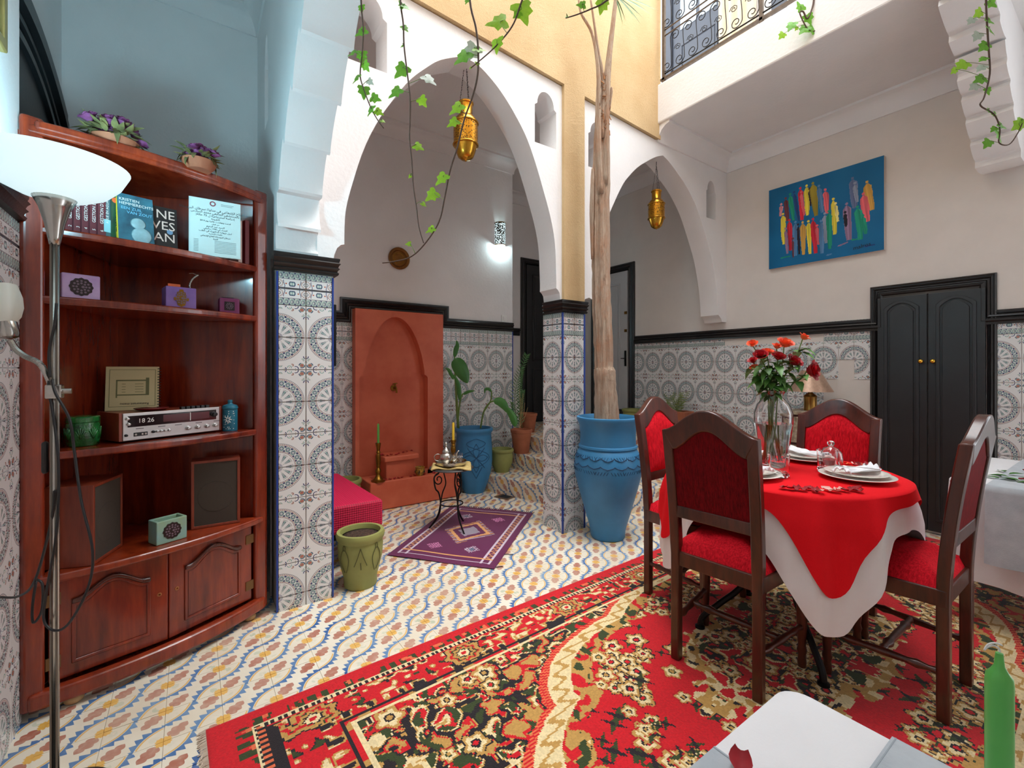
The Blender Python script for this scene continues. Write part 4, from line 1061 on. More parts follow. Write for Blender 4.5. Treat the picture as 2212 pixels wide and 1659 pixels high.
# cables
cb = lambda *pts: catmull([loc_of(*q) for q in pts], 6)
mb = MB().tube(cb((113, 820, 1.26), (120, 850, 1.25), (150, 905, 1.25), (160, 970, 1.26), (175, 1080, 1.26), (200, 1190, 1.27), (190, 1270, 1.27), (150, 1345, 1.26), (118, 1362, 1.26), (95, 1340, 1.26), (100, 1280, 1.26), (122, 1150, 1.27), (126, 1000, 1.27), (112, 880, 1.27), (104, 850, 1.27), (106, 822, 1.27)), .0034, 7)
mb.tube(cb((122, 655, 1.27), (118, 700, 1.27), (106, 760, 1.27), (108, 815, 1.27)), .0036, 7)
mb.tube(cb((0, 1290, 1.40), (40, 1288, 1.38), (75, 1255, 1.34), (110, 1130, 1.28), (118, 1060, 1.27)), .0036, 7)
mb.tube(cb((78, 1256, 1.34), (70, 1310, 1.33), (72, 1345, 1.33), (90, 1320, 1.33), (92, 1265, 1.33), (80, 1252, 1.33)), .0034, 7)
mb.obj('cable', BLACKPL, fl, smooth=True)
MB().box(-.026, -.012, -.012, .012, .955, 1.045).obj('foot_switch', BLACKPL, fl, bevel=.008, seg=3)
# gilt picture frame whose edge shows on the left wall
pf_ = thing('picture_frame', 'edge of a gilt wooden picture frame hanging high on the left wall', 'picture', (-.500, 1.70, 2.15)); GILT = M('gilt_wood', rgb(176, 152, 92), .35, .6, var=.2, vs=20)
ycut = wx(6, 60, -.49).y - 1.70; zcut = wx(6, 115, -.49).z - 2.15
mb = MB(); mb.ring([(-.26, zcut + .035), (ycut - .035, zcut + .035), (ycut - .035, .75), (-.26, .75)], [(-.3, zcut), (ycut, zcut), (ycut, .8), (-.3, .8)], .0, .022, YZ); mb.obj('frame', GILT, pf_, bevel=.006, seg=3)
MB().box(0, .006, -.27, ycut - .03, zcut + .03, .76).obj('picture', M('dark_print', rgb(70, 64, 56), .4, var=.4, vs=6), pf_)
# ------------------------------------------------------------------ fountain alcove
ft = thing('plaster_fountain', 'terracotta plaster wall fountain with arched niche and low basin', 'fountain', (1.65, 4.2, 0))
YS = 4.195
sx0, sx1 = 1.215, 2.098
nx0, nx1, ux0, ux1 = wy(776, 900, YS).x, wy(924, 900, YS).x, wy(788, 780, YS).x, wy(917, 780, YS).x
zn = wy(850, 812, YS).z; zs = zn + .05; za = wy(853, 685, YS).z; cxn = (ux0 + ux1)/2 - .01
arcp = []
for i in range(0, 21):
    t = i/20; x = ux1 + (ux0 - ux1)*t; k = abs(2*t - 1); arcp.append((x, zs + (za - zs)*(1 - k**2.1)**.75))
nh = [(nx0, .2), (nx1, .2), (nx1, zn - .02), (nx1 - .015, zn), (ux1, zn + .01), (ux1, zs - .02)] + arcp + [(ux0, zs - .02), (ux0, zn + .01), (nx0 + .015, zn), (nx0, zn - .02)]
mb = MB(); plate(mb, [(sx0, .02), (sx1, .02), (sx1, 1.80), (sx0, 1.80)], [nh], YS, 4.305, XZ); wp(mb.obj('arched_slab', TADE, smooth=30), ft)
wp(MB().box(sx0, sx1, 4.29, 4.305, .02, 1.8).obj('niche_back', TADE), ft)
bx0, bx1, by0 = 1.265, 2.15, 3.93
mb = MB(); mb.ring([(bx0 + .075, by0 + .075), (bx1 - .075, by0 + .075), (bx1 - .075, YS), (bx0 + .075, YS)], [(bx0, by0), (bx1, by0), (bx1, YS + .02), (bx0, YS + .02)], 0, .25)
wp(mb.obj('basin_wall', TADE, bevel=.012, seg=3), ft); wp(MB().box(bx0 + .05, bx1 - .05, by0 + .05, YS, .0, .06).obj('basin_floor', TADE), ft)
mb = MB().box(1.45, 1.735, 4.05, 4.285, .03, .40); wp(mb.obj('pedestal', TADE, bevel=.01), ft)
wp(MB().box(1.425, 1.76, 4.02, 4.285, .395, .445).obj('pedestal_slab', TADE, bevel=.012, seg=3), ft)
tp = wy(850, 838, 4.285); TPM = Matrix.Translation(tp)
mb = MB().lathe([(0, .0), (.03, 0), (.03, .008), (.016, .014), (.0, .014)], 18, TPM @ Matrix.Rotation(PI/2, 4, 'X'))
mb.tube([tp + Vector((0, 0, 0)), tp + Vector((0, -.05, .0)), tp + Vector((0, -.075, -.004)), tp + Vector((0, -.082, -.03)), tp + Vector((0, -.082, -.045))], [.010, .010, .009, .008, .010], 10)
mb.tube([tp + Vector((0, -.045, 0)), tp + Vector((0, -.045, .04))], .006, 8); mb.tube([tp + Vector((-.022, -.045, .042)), tp + Vector((.022, -.045, .046))], .005, 8)
wp(mb.obj('brass_tap', BRASS, smooth=40), ft)
# petals: each one a small curled sheet
PETME = {}
def petal_mesh(mat):
    if mat.name in PETME: return PETME[mat.name]
    mb = MB(); mb.grid(lambda u, v: ((u - .5)*.028*(.55 + .45*math.sin(PI*v)), (v - .5)*.03, .004 + .012*((u - .5)**2*2 + (v - .35)**2)), 4, 4)
    me = mb.mesh('petal'); me.materials.append(mat); me.polygons.foreach_set('use_smooth', [True]*len(me.polygons)); PETME[mat.name] = me; return me
def petal(loc, mat, label, group, s=1.0, rs=random):
    o = bpy.data.objects.new('rose_petal', petal_mesh(mat)); C.objects.link(o); o.location = loc; o.scale = (s, s, s); o.rotation_euler = (rs.uniform(-.25, .25), rs.uniform(-.25, .25), rs.uniform(0, 6.3)); return tag(o, label, 'petal', group)
for px, py in ((769, 1017), (771, 1021), (779, 1025), (820, 1030), (829, 1029), (839, 1027), (846, 1026), (858, 1027), (875, 1024), (882, 1022), (906, 1021), (927, 1018), (938, 1016)):
    p = gz(px, py, .25); p.x = min(max(p.x, bx0 + .02), bx1 - .02); p.y = max(p.y, by0 + .02)
    if bx0 + .08 < p.x < bx1 - .08 and p.y > by0 + .08: p.y = by0 + .035
    petal((p.x, p.y, .249), PETAL, 'dark red rose petal scattered along the fountain basin rim', 'petals on the basin rim', 1.0)
for px, py in ((818, 981), (825, 983), (836, 985), (845, 984), (856, 985), (862, 983), (872, 981), (880, 980), (892, 979)):
    p = wy(px, py, 4.05 + .015*(986 - py)); petal((min(max(p.x, 1.44), 1.745), min(4.06 + .018*(985 - py), 4.2), .445), PETAL, 'dark red rose petal on the pedestal inside the fountain', 'petals on the pedestal', 1.0)
# candlesticks
def candlestick(label, loc, cmat, h, ch):
    t = thing('candlestick', label, 'candlestick', loc); k = h/.33
    pr = [(0, 0), (.062, 0), (.062, .008), (.045, .014), (.034, .026), (.02, .05), (.016, .06), (.022, .075), (.026, .09), (.02, .105), (.013, .115), (.017, .13), (.021, .18), (.019, .225), (.013, .24), (.02, .25), (.013, .262), (.016, .28), (.021, .31), (.024, .33), (.014, .33), (.012, .31), (0, .31)]
    MB().lathe([(a, b*k) for a, b in pr], 24).obj('stick', BRASS, t, smooth=35)
    MB().lathe([(0, h - .02), (.0105, h - .02), (.0095, h + ch - .01), (.006, h + ch), (0, h + ch)], 14).obj('candle', cmat, t, smooth=40)
    MB().tube([(0, 0, h + ch), (.001, 0, h + ch + .008), (.004, 0, h + ch + .014)], .0012, 5).obj('wick', INK, t)
    return t
GCAN = M('green_candle_wax', rgb(96, 176, 78), .4, var=.1, vs=12); YCAN = M('yellow_candle_wax', rgb(226, 186, 48), .4)
p = gz(800, 1029, .25); candlestick('brass candlestick with a green candle on the left corner of the fountain', (max(p.x, bx0 + .05), by0 + .045, .25), GCAN, .34, .17)
candlestick('brass candlestick with a yellow candle behind the teapot on the iron table', (1.655 + FW[0]*.105, 3.165 + FW[1]*.105, .502), YCAN, .175, .14)
p = gz(897, 1022, .25)
sp_ = thing('painted_pot', 'tiny yellow and black painted pot on the fountain rim', 'pot', (p.x, by0 + .038, .25)); YPOT = M('ochre_glaze', rgb(206, 150, 46), .3, vs=50, col2=rgb(60, 40, 24))
MB().lathe([(0, 0), (.03, 0), (.032, .006), (.046, .03), (.048, .045), (.04, .062), (.044, .074), (.046, .08), (.04, .08), (.036, .066), (0, .05)], 26).obj('body', YPOT, sp_, smooth=50)
mb = MB()
for k in range(6):
    a0 = 2*PI*k/6; mb.tube([((.0485 - .002*(i/9))*math.cos(a0 + .12*math.cos(i*.8)*(1 - i/12)), (.0485)*math.sin(a0 + .12*math.cos(i*.8)*(1 - i/12)), .038 + .014*math.sin(i*.8)*(1 - i/12)) for i in range(10)], .0025, 5)
tag(mb.obj('painted_spiral', INK, sp_), kind='stuff')
# hanging copper tray, switch, sconce
p = wy(861, 559, YW)
cp = thing('copper_tray', 'round engraved copper tray hanging on the white fountain wall', 'tray', (p.x, YW, p.z)); COPP = M('aged_copper', rgb(140, 92, 44), .38, .8, var=.35, vs=18, bmp=.3, bs=120)
RX = Matrix.Rotation(PI/2, 4, 'X'); MB().lathe([(0, .012), (.075, .012), (.08, .02), (.098, .026), (.108, .022), (.108, .012), (.09, .002), (0, .002)], 40, RX).obj('dish', COPP, cp, smooth=35)
MB().lathe([(.05, .0125), (.054, .0135), (.058, .0125)], 40, RX, cap=False).obj('engraved_ring', BRASS, cp)
p = wy(1088, 681, YW); sw = thing('light_switch', 'small white light switch low on the wall beside the sconce', 'switch', (p.x, YW, p.z - .04)); MB().box(-.035, .035, -.008, 0, -.04, .04).obj('plate', PAPER, sw, bevel=.004); MB().box(-.016, .016, -.014, -.007, -.022, .022).obj('rocker', WHITE, sw, bevel=.003)
p = wy(1079, 507, YW); sc_ = thing('wall_sconce', 'pierced metal half round wall sconce glowing cool white', 'lamp', (p.x, YW, p.z))
SCM, s1, s2 = newmat('pierced_sconce_metal'); vo = s1.nodes.new('ShaderNodeTexVoronoi'); vo.inputs['Scale'].default_value = 75; s1.links.new(coords(s1), vo.inputs['Vector'])
hol = E(s1, vo.outputs['Distance']) < .42
s1.links.new(mixc(s1, hol, rgb(96, 100, 92), rgb(216, 236, 232)), s2.inputs['Base Color']); s1.links.new(mixc(s1, hol, (0, 0, 0, 1), (.75, .95, 1, 1)), s2.inputs['Emission Color']); s2.inputs['Emission Strength'].default_value = .9; s2.inputs['Metallic'].default_value = .4
hz = .125; mb = MB(); mb.grid(lambda u, v: (.062*math.cos(PI + PI*u), -.075*math.sin(PI*u)*1.0, -hz + 2*hz*v), 20, 2); mb.obj('pierced_shell', SCM, sc_, smooth=True, solid=.003)
for z in (-hz, hz): mb = MB().tube([(.062*math.cos(PI + PI*i/16), -.075*math.sin(PI*i/16), z) for i in range(17)], .005, 6); mb.obj('shell_rim', BRASS, sc_, smooth=True)
MB().tube([(0, -.03, -.05), (0, -.03, .05)], .012, 10).obj('bulb', mat_emit('cool_white_bulb', (.8, .97, 1, 1), 20), sc_, smooth=True)
ld = bpy.data.lights.new('sconce_light', 'POINT'); ld.energy = 3.2; ld.color = (.7, .95, 1); ld.shadow_soft_size = .02; lo = bpy.data.objects.new('sconce_light', ld); C.objects.link(lo); lo.parent = sc_; lo.location = (0, -.045, -.14)
# ------------------------------------------------------------------ day bed
db = thing('day_bed', 'low day bed with a crimson quilted mattress in the alcove', 'day bed', (.78, 3.3, 0))
CRIM, cn, cp_ = newmat('crimson_quilt'); qx, qy, qz = sep(cn, coords(cn)); qq = ((qx*230 + qz*230).sin()*(qx*230 - qz*230 + qy*0).sin())
cn.links.new(mixc(cn, smooth01(qq, -.6, .6), rgb(150, 4, 44), rgb(206, 10, 66)), cp_.inputs['Base Color']); cp_.inputs['Roughness'].default_value = .7; cp_.inputs['Sheen Weight'].default_value = .6; cp_.inputs['Sheen Tint'].default_value = rgb(255, 60, 120); bump(cn, cp_, qq, .4, .004)
wp(MB().prism([(.56, 2.86), (1.005, 2.86), (.965, 3.80), (.56, 3.80)], .235, .41).obj('mattress', CRIM, bevel=.02, seg=4), db)
wp(MB().box(.56, .97, 2.90, 3.78, .19, .235).obj('bed_frame', IRON, bevel=.005), db)
for x, y in ((.585, 2.92), (.955, 2.92), (.585, 3.74), (.93, 3.74)):
    wp(MB().box(x - .03, x + .03, y - .03, y + .03, .04, .2).obj('leg', BLACKPL, bevel=.012, seg=3), db); wp(MB().lathe([(.018, .045), (.018, .02), (.03, .012), (.03, 0), (0, 0)], 16, Matrix.Translation((x, y, 0))).obj('foot', CHROME, smooth=40), db)
# ------------------------------------------------------------------ purple rug
R1, R2, R3, R4 = [Vector(q) for q in ((1.063, 2.955), (1.533, 2.365), (2.405, 3.09), (1.925, 3.68))]
NR, MR = 150, 96
mb = MB(); cols = np.zeros((NR*MR, 4), np.float32); cols[:, 3] = 1
rs = random.Random(3)
def rp(u, v): return (R1.lerp(R2, v)).lerp(R4.lerp(R3, v), u)
wav = [rs.uniform(-.006, .006) for _ in range(400)]
def rugv(u, v):
    q = rp(u, v); e = (wav[int(u*60)] if v in (0, 1) else 0)
    return (q.x + e, q.y + e, .006 + .003*math.sin(9*u + 3*v)*math.sin(7*v))
mb.grid(rugv, NR, MR)
PUR = np.array(rgb(100, 16, 72)[:3]); PUR2 = np.array(rgb(84, 12, 62)[:3]); WH = np.array(rgb(206, 190, 204)[:3]); OR = np.array(rgb(226, 160, 96)[:3]); PK = np.array(rgb(216, 130, 176)[:3]); BL = np.array(rgb(90, 140, 160)[:3]); DK = np.array(rgb(50, 40, 64)[:3])
Lr, Wr = 1.13, .76
k = 0
for i in range(NR):
    for j in range(MR):
        u = (i + .5)/NR; v = (j + .5)/MR; x = u*Lr; y = v*Wr
        c = PUR if (i//2) % 2 else PUR*.93 + PUR2*.07
        ex, ey = min(x, Lr - x), min(y, Wr - y)
        # side stripes run along the length, plain double lines near both ends
        for d0 in (.055, .11):
            if abs(ey - d0) < .005 and ex > .055: c = WH
            if abs(ex - d0 - .01) < .0045 and ey > .05: c = WH if d0 < .1 else OR
        if .06 < ey < .105 and ex > .13:
            ph = (x/.05) % 1; tri = abs(ph - .5)*2
            if abs((ey - .06)/.045 - tri) < .16: c = OR
        dx, dy = abs(x - Lr/2), abs(y - Wr/2)
        r_ = dx/.21 + dy/.17
        if r_ < 1.0 and r_ > .82: c = OR
        if 1.0 <= r_ < 1.22 and ((x - y)*30 % 1) < .4: c = OR if ((x - y)*15 % 1) < .5 else WH
        if dx/.11 + dy/.09 < 1: c = WH if (i//1 + j//1) % 2 else DK
        for (cx_, cy_, cc) in ((.24, .24, PK), (.24, .52, WH), (.88, .24, WH), (.88, .52, PK)):
            ddx, ddy = abs(x - cx_), abs(y - cy_)
            if ddx/.06 + ddy/.06 < 1 and (int(x*90) + int(y*90)) % 2: c = cc if (ddx + ddy) > .025 or cc is PK else BL
        cols[k, :3] = c; k += 1
def colattr(o, cols, name='col'):
    at = o.data.attributes.new(name, 'FLOAT_COLOR', 'FACE'); at.data.foreach_set('color', np.ascontiguousarray(cols, np.float32).ravel())
RUGM = mat_attr('woven_wool', .95, bmp=.5, bs=500, sheen=.3)
rg = thing('purple_rug', 'small purple woven rug with white and orange lines under the iron side table', 'rug', (1.73, 3.02, 0))
o = mb.obj('weave', RUGM, keep=True, smooth=True); colattr(o, cols); wp(o, rg)
fr = MB()
for kk in range(46):
    v = kk/45; q = rp(1, v); d = (R4 - R1).normalized(); e = Vector((-d.y, d.x)); L = rs.uniform(.025, .045); fr.tube([(q.x, q.y, .006), (q.x + d.x*L*.5 + e.x*rs.uniform(-.01, .01), q.y + d.y*L*.5, .004), (q.x + d.x*L, q.y + d.y*L + rs.uniform(-.01, .01), .003)], .0025, 4)
for (u, v, dx, dy) in ((0.02, 1, .05, -.01), (.2, 1, .05, -.03)):
    q = rp(u, v); fr.tube([(q.x, q.y, .006), (q.x + dx*.5, q.y + dy*.2, .004), (q.x + dx, q.y + dy, .003)], .0025, 4)
wp(tag(fr.obj('fringe', M('dark_wool_fringe', rgb(44, 30, 44), .95)), kind='stuff'), rg)
# ------------------------------------------------------------------ iron side table with tea set
ST = Vector((1.655, 3.165, 0)); SZ = .484
st = thing('side_table', 'small round black iron side table with curled legs on the purple rug', 'table', ST)
MB().lathe([(0, SZ - .012), (.165, SZ - .012), (.172, SZ - .006), (.165, SZ), (0, SZ)], 40).obj('table_top', M('dark_slate_top', rgb(60, 58, 58), .5), st, smooth=35)
for a in (-1.62 + .15, .45 + .05, 2.55):
    c, s = math.cos(a), math.sin(a); pts = [(.10, SZ - .014), (.10, SZ - .05), (.135, SZ - .085), (.125, SZ - .17), (.10, .28), (.085, .2), (.095, .12), (.135, .05), (.175, .004)]
    mb = MB().tube(catmull([(r*c, r*s, z) for r, z in pts], 5), .006, 7)
    sp2 = []
    for i in range(22):
        t = i/21; rr = .05*(1 - t*.75); an = PI*.5 - t*3.4*PI*.8; sp2.append(((.10 + rr*math.cos(an)*.8)*c, (.10 + rr*math.cos(an)*.8)*s, SZ - .10 + rr*math.sin(an)))
    mb.tube(sp2, .005, 6); pts2 = [(.06, SZ - .05), (.045, SZ - .13), (.07, .28), (.085, .2), (.11, .1), (.175, .004)]
    mb.tube(catmull([(r*c, r*s, z) for r, z in pts2], 5), .005, 6); mb.obj('leg', IRON, st, smooth=True)
MB().tube([(.088*math.cos(2*PI*i/32), .088*math.sin(2*PI*i/32), .2) for i in range(33)], .005, 6).obj('stretcher_ring', IRON, st, smooth=True)
cl_ = MB()
BEIG = M('beige_woven_napkin', rgb(222, 196, 130), .85, vs=30, col2=rgb(190, 160, 96), bmp=.4, bs=150)
cl_.grid(lambda u, v: (-.15 + .30*u, -.13 + .25*v + .02*math.sin(5*u), (SZ + .008 + .006*math.sin(11*u + 4*v)) if (.02 < u < .98) else SZ + .004), 24, 12)
o = cl_.obj('folded_napkin', BEIG, smooth=True, solid=.012, loc=ST, rot=(0, 0, -.5)); tag(o, 'folded beige napkin under the silver tea tray', 'napkin')
SILVER = M('chased_silver', rgb(206, 200, 190), .18, 1, var=.25, vs=60, bmp=.5, bs=120)
TR = Vector((ST.x - .005, ST.y, SZ + .018))
ty = thing('tea_tray', 'round silver tea tray on the iron side table', 'tray', TR)
MB().lathe([(0, .004), (.10, .004), (.115, .012), (.12, .03), (.124, .03), (.118, .008), (.10, 0), (0, 0)], 40).obj('tray_dish', SILVER, ty, smooth=40)
for k in range(3): a = 2*PI*k/3; MB().lathe([(0, -.001), (.01, -.001), (.008, .002)], 8, Matrix.Translation((.09*math.cos(a), .09*math.sin(a), 0))).obj('tray_foot', SILVER, ty)
tpt = thing('teapot', 'ornate silver teapot on the tray', 'teapot', TR + Vector((-.045, -.005, .005)))
MB().lathe([(0, 0), (.03, 0), (.026, .01), (.042, .03), (.05, .055), (.044, .08), (.028, .092), (.03, .098)], 28).obj('body', SILVER, tpt, smooth=40)
MB().lathe([(.032, .098), (.028, .112), (.014, .128), (.007, .135), (.009, .145), (.006, .152), (.01, .16), (.004, .172), (0, .178)], 20).obj('lid', SILVER, tpt, smooth=40)
MB().tube(bez((.045, -.02, .03), (.085, -.035, .03), (.06, -.03, .09), (.09, -.045, .105), 10), [.011, .011, .010, .009, .008, .007, .006, .006, .005, .005, .005], 8).obj('spout', SILVER, tpt, smooth=True)
MB().tube(bez((-.042, .02, .08), (-.095, .04, .10), (-.095, .04, .02), (-.044, .02, .03), 12), .0045, 7).obj('handle', SILVER, tpt, smooth=True)
def tea_glass(loc, label):
    t = thing('tea_glass', label, 'glass', loc, 0, 'tea glasses on the tray')
    MB().lathe([(0, 0), (.017, 0), (.021, .03), (.024, .075), (.0225, .075), (.0195, .03), (.015, .006), (0, .006)], 20).obj('glass_wall', GLASS, t, smooth=50)
    mb = MB()
    for k in range(10): a = 2*PI*k/10; mb.lathe([(0, .001), (.005, 0)], 6, Matrix.Translation((.0232*math.cos(a), .0232*math.sin(a), .05)) @ Matrix.Rotation(a, 4, 'Z') @ Matrix.Rotation(PI/2, 4, 'Y'))
    mb.obj('etched_pattern', M('frosted_etch', rgb(226, 230, 230), .6), t); return t
g0 = tea_glass(TR + Vector((.035, .045, .005)), 'etched tea glass at the back of the silver tray'); 
tea_glass(TR + Vector((.075, -.005, .005)), 'etched tea glass at the right edge of the silver tray'); tea_glass(TR + Vector((.03, -.01, .005)), 'etched tea glass next to the silver teapot')
# ------------------------------------------------------------------ planters
def pot(name, label, prof, mat, loc, soil_z, soil_r, seg=40, group=None, soil=SOIL):
    t = thing(name, label, 'pot', loc, 0, group); MB().lathe(prof, seg).obj('body', mat, t, smooth=45)
    MB().lathe([(0, soil_z + .004), (soil_r*.6, soil_z + .002), (soil_r, soil_z)], 24).obj('soil', soil, t, smooth=True); return t
BP = Vector((2.345, 3.995, 0))
pl1 = pot('blue_planter', 'tall blue carved clay planter standing beside the fountain', [(0, 0), (.105, 0), (.112, .02), (.135, .08), (.172, .2), (.186, .32), (.184, .45), (.176, .57), (.176, .60), (.19, .615), (.194, .635), (.186, .65), (.172, .65), (.165, .63), (.16, .45), (0, .40)], BLUEPOT, BP, .60, .168)
fa = math.atan2(-BP.y, -BP.x) + .12
def on_pot(a, z, R=.188): return (R*math.cos(fa + a), R*math.sin(fa + a), z)
mb = MB()
for k in range(8):
    b = 2*PI*k/8
    for s_ in (-1, 1):
        pts = [on_pot((.13*t*math.cos(b) + s_*.03*math.sin(PI*t)*math.sin(b))/.188, .37 + .14*t*math.sin(b) + s_*.03*math.sin(PI*t)*math.cos(b), .187 - .004*abs(t*math.sin(b))) for t in [i/6 for i in range(7)]]
        mb.tube(pts, .0028, 5)
for s_ in (-1, 1):
    for z0, z1, wd_ in ((.17, .28, .06), (.46, .56, .10), (.28, .46, .155)):
        mb.tube([on_pot(s_*wd_*(math.sin(PI*(i/8)) if wd_ > .08 else i/8)/.188, z0 + (z1 - z0)*i/8, .186 - .02*max(0, .28 - z0 - (z1 - z0)*i/8)*4) for i in range(9)], .0028, 5)
mb.obj('carved_rosette', M('blue_carving_shadow', rgb(34, 84, 122), .6), pl1, smooth=True)
# banana plants in it
BAN = M('banana_leaf', rgb(64, 128, 44), .35, vs=5, col2=rgb(42, 98, 34), stretch=(1, 1, 1))
def big_leaf(mb, pts, w, nrm):
    pts = catmull(pts, 5); n = len(pts); vs = []
    for i, p in enumerate(pts):
        t = i/(n - 1); d = (pts[min(i+1, n-1)] - pts[max(0, i-1)]).normalized(); s = d.cross(nrm).normalized(); ww = w*(math.sin(PI*t**.7)**.8 if 0 < t < 1 else 0)*.5 + .0005; up = s.cross(d)
        vs += [p - s*ww - up*ww*.35, p - s*ww*.5 - up*ww*.1, p, p + s*ww*.5 - up*ww*.1, p + s*ww - up*ww*.35]
    mb.add(vs, [(5*i + k, 5*i + k + 1, 5*i + k + 6, 5*i + k + 5) for i in range(n - 1) for k in range(4)])
dB = Vector((BP.x, BP.y)).dot(Vector(FW))
def bl(px, py, dd=0): return wd(px, py, dB + dd) - BP
ban = thing('banana_plant', 'young banana plants with broad green leaves growing in the blue planter', 'plant', BP)
mb = MB().tube(catmull([bl(990, 925), bl(986, 860), bl(983, 800), bl(982, 770)], 5), [.014]*5 + [.011]*5 + [.008]*6, 8); mb.tube(catmull([bl(988, 925), bl(992, 880), bl(995, 862), bl(1000, 850)], 4), .008, 7); mb.tube(catmull([bl(1038, 925), bl(1045, 890), bl(1058, 870), bl(1070, 866)], 5), .009, 7); mb.tube(catmull([bl(1045, 890), bl(1060, 865), bl(1062, 845)], 4), .007, 7)
mb.obj('stem', GSTEM, ban, smooth=True)
tc = Vector((-FW[0], -FW[1], 0))
for pts, w in (([(982, 772), (985, 755), (988, 745), (986, 735)], .05), ([(981, 775), (992, 790), (1003, 812), (1010, 828)], .15), ([(980, 820), (970, 800), (962, 795)], .035), ([(993, 865), (990, 830), (978, 808)], .045), ([(1000, 852), (1012, 846), (1026, 844)], .03), ([(1066, 866), (1082, 868), (1092, 880), (1096, 892)], .09), ([(1095, 880), (1108, 900), (1112, 915), (1112, 922)], .075), ([(1062, 846), (1055, 840), (1048, 842), (1047, 850)], .03)):
    mb = MB(); big_leaf(mb, [bl(a, b, -.02 + .0*i) for i, (a, b) in enumerate(pts)], w, tc + Vector((.15, 0, .2))); mb.obj('leaf', BAN, ban, smooth=True)
# olive pots
OLP = [(0, 0), (.08, 0), (.085, .01), (.09, .03), (.118, .09), (.124, .15), (.118, .185), (.13, .195), (.134, .21), (.128, .222), (.112, .222), (.105, .19), (0, .15)]
p = gz(1084, 1018, .166); o1 = pot('olive_pot', 'olive green clay pot standing on the first tiled step', [(a*.95, b*1.08) for a, b in OLP], GREENPOT, (p.x, p.y, .166), .19, .105)
pot('olive_pot', 'olive green pot half hidden behind the crimson day bed', [(a*1.0, b*1.3) for a, b in OLP], GREENPOT, (1.095, 4.06, 0), .24, .108)
fg = pot('olive_pot', 'worn olive green clay pot standing in front of the tiled pillar', [(0, 0), (.088, 0), (.092, .012), (.092, .05), (.105, .10), (.122, .17), (.126, .235), (.122, .262), (.132, .275), (.136, .295), (.13, .312), (.112, .312), (.106, .285), (.1, .2), (0, .18)], GREENPOT, (.800, 2.660, 0), .285, .108)
fa2 = math.atan2(-2.66, -.8); mb = MB()
def onp(a, z): R = .128 - max(0, .17 - z)*.22; return (R*math.cos(fa2 + a), R*math.sin(fa2 + a), z)
for c0 in (-.75, .75):
    for s_ in (-1, 1): mb.tube([onp(c0 + s_*(.05 + .22*math.sin(PI*t)*(1 - .4*t)), .24 - .13*t) for t in [i/9 for i in range(10)]], .0022, 5)
    mb.tube([onp(c0 + .06*math.cos(i*.7), .25 + .015*math.sin(i*.7)) for i in range(10)], .002, 5)
for s_ in (-1, 1): mb.tube([onp(0, .25), onp(s_*.12, .20), onp(s_*.28, .15)], .0022, 5)
mb.tube([onp(0, .17), onp(.02, .13)], .003, 5); mb.obj('incised_pattern', M('olive_incision', rgb(84, 84, 44), .8), fg)
TEP = [(0, 0), (.075, 0), (.08, .01), (.098, .15), (.104, .17), (.104, .19), (.112, .195), (.114, .22), (.104, .225), (.096, .2), (0, .17)]
p = gz(1126, 978, .333); q1 = Vector((p.x, p.y, .333)); pot('terracotta_pot', 'terracotta pot on the second step in front of its twin', [(a*1.05, b*1.15) for a, b in TEP], TERRA, q1, .2, .1, 36)
q2 = Vector((3.24, 4.27, .5)); pot('terracotta_pot', 'terracotta pot on the top step holding a palm', TEP, TERRA, q2, .2, .095, 36)
pm = thing('potted_palm', 'small palm with drooping fronds and dry stalks in the terracotta pots', 'plant', q1 + Vector((0, 0, .2)))
dP = Vector((q1.x, q1.y)).dot(Vector(FW)); pbase = q1 + Vector((0, 0, .2))
def pq(px, py, dd=0): return wd(px, py, dP + dd) - pbase
for pts, lf in (([(1118, 925), (1112, 860), (1122, 810), (1138, 768)], .11), ([(1128, 925), (1122, 870), (1124, 830), (1128, 795)], .06), ([(1120, 925), (1124, 880), (1130, 845)], .07), ([(1116, 925), (1110, 890), (1106, 870)], .05)):
    sp3 = catmull([pq(a, b, .1) for a, b in pts], 8); mb = MB().tube(sp3, .003, 5); n = len(sp3)
    for i in range(2, n):
        d = (sp3[i] - sp3[i-1]).normalized()
        for s_ in (-1, 1): leaf(mb, sp3[i], d*.9 + Vector((RT[0]*s_*.8, RT[1]*s_*.8, -.1)), lf*(1.05 - i/n*.6), .009, Vector((-FW[0], -FW[1], .2)), .5, 3)
    mb.obj('frond', IVYD, pm, smooth=True)
mb = MB()
for a, b in ((1122, 840), (1130, 850), (1134, 870), (1126, 860), (1140, 880)): mb.tube(catmull([pq(1122, 925), pq((1122 + a)/2 + 2, (925 + b)/2), pq(a, b)], 4), .002, 4)
mb.obj('dry_stalk', M('dry_straw', rgb(196, 160, 110), .9), pm)
p = gz(1093, 1073); dg = thing('floor_drain', 'square metal drain set in the floor below the steps', 'drain', (p.x, p.y, 0), .3)
mb = MB(); mb.ring([(-.06, -.06), (.06, -.06), (.06, .06), (-.06, .06)], [(-.085, -.085), (.085, -.085), (.085, .085), (-.085, .085)], .0, .006); mb.obj('drain_rim', M('rusty_metal', rgb(120, 96, 76), .6, .5), dg, bevel=.002); MB().box(-.062, .062, -.062, .062, .0005, .002).obj('drain_hole', INK, dg)
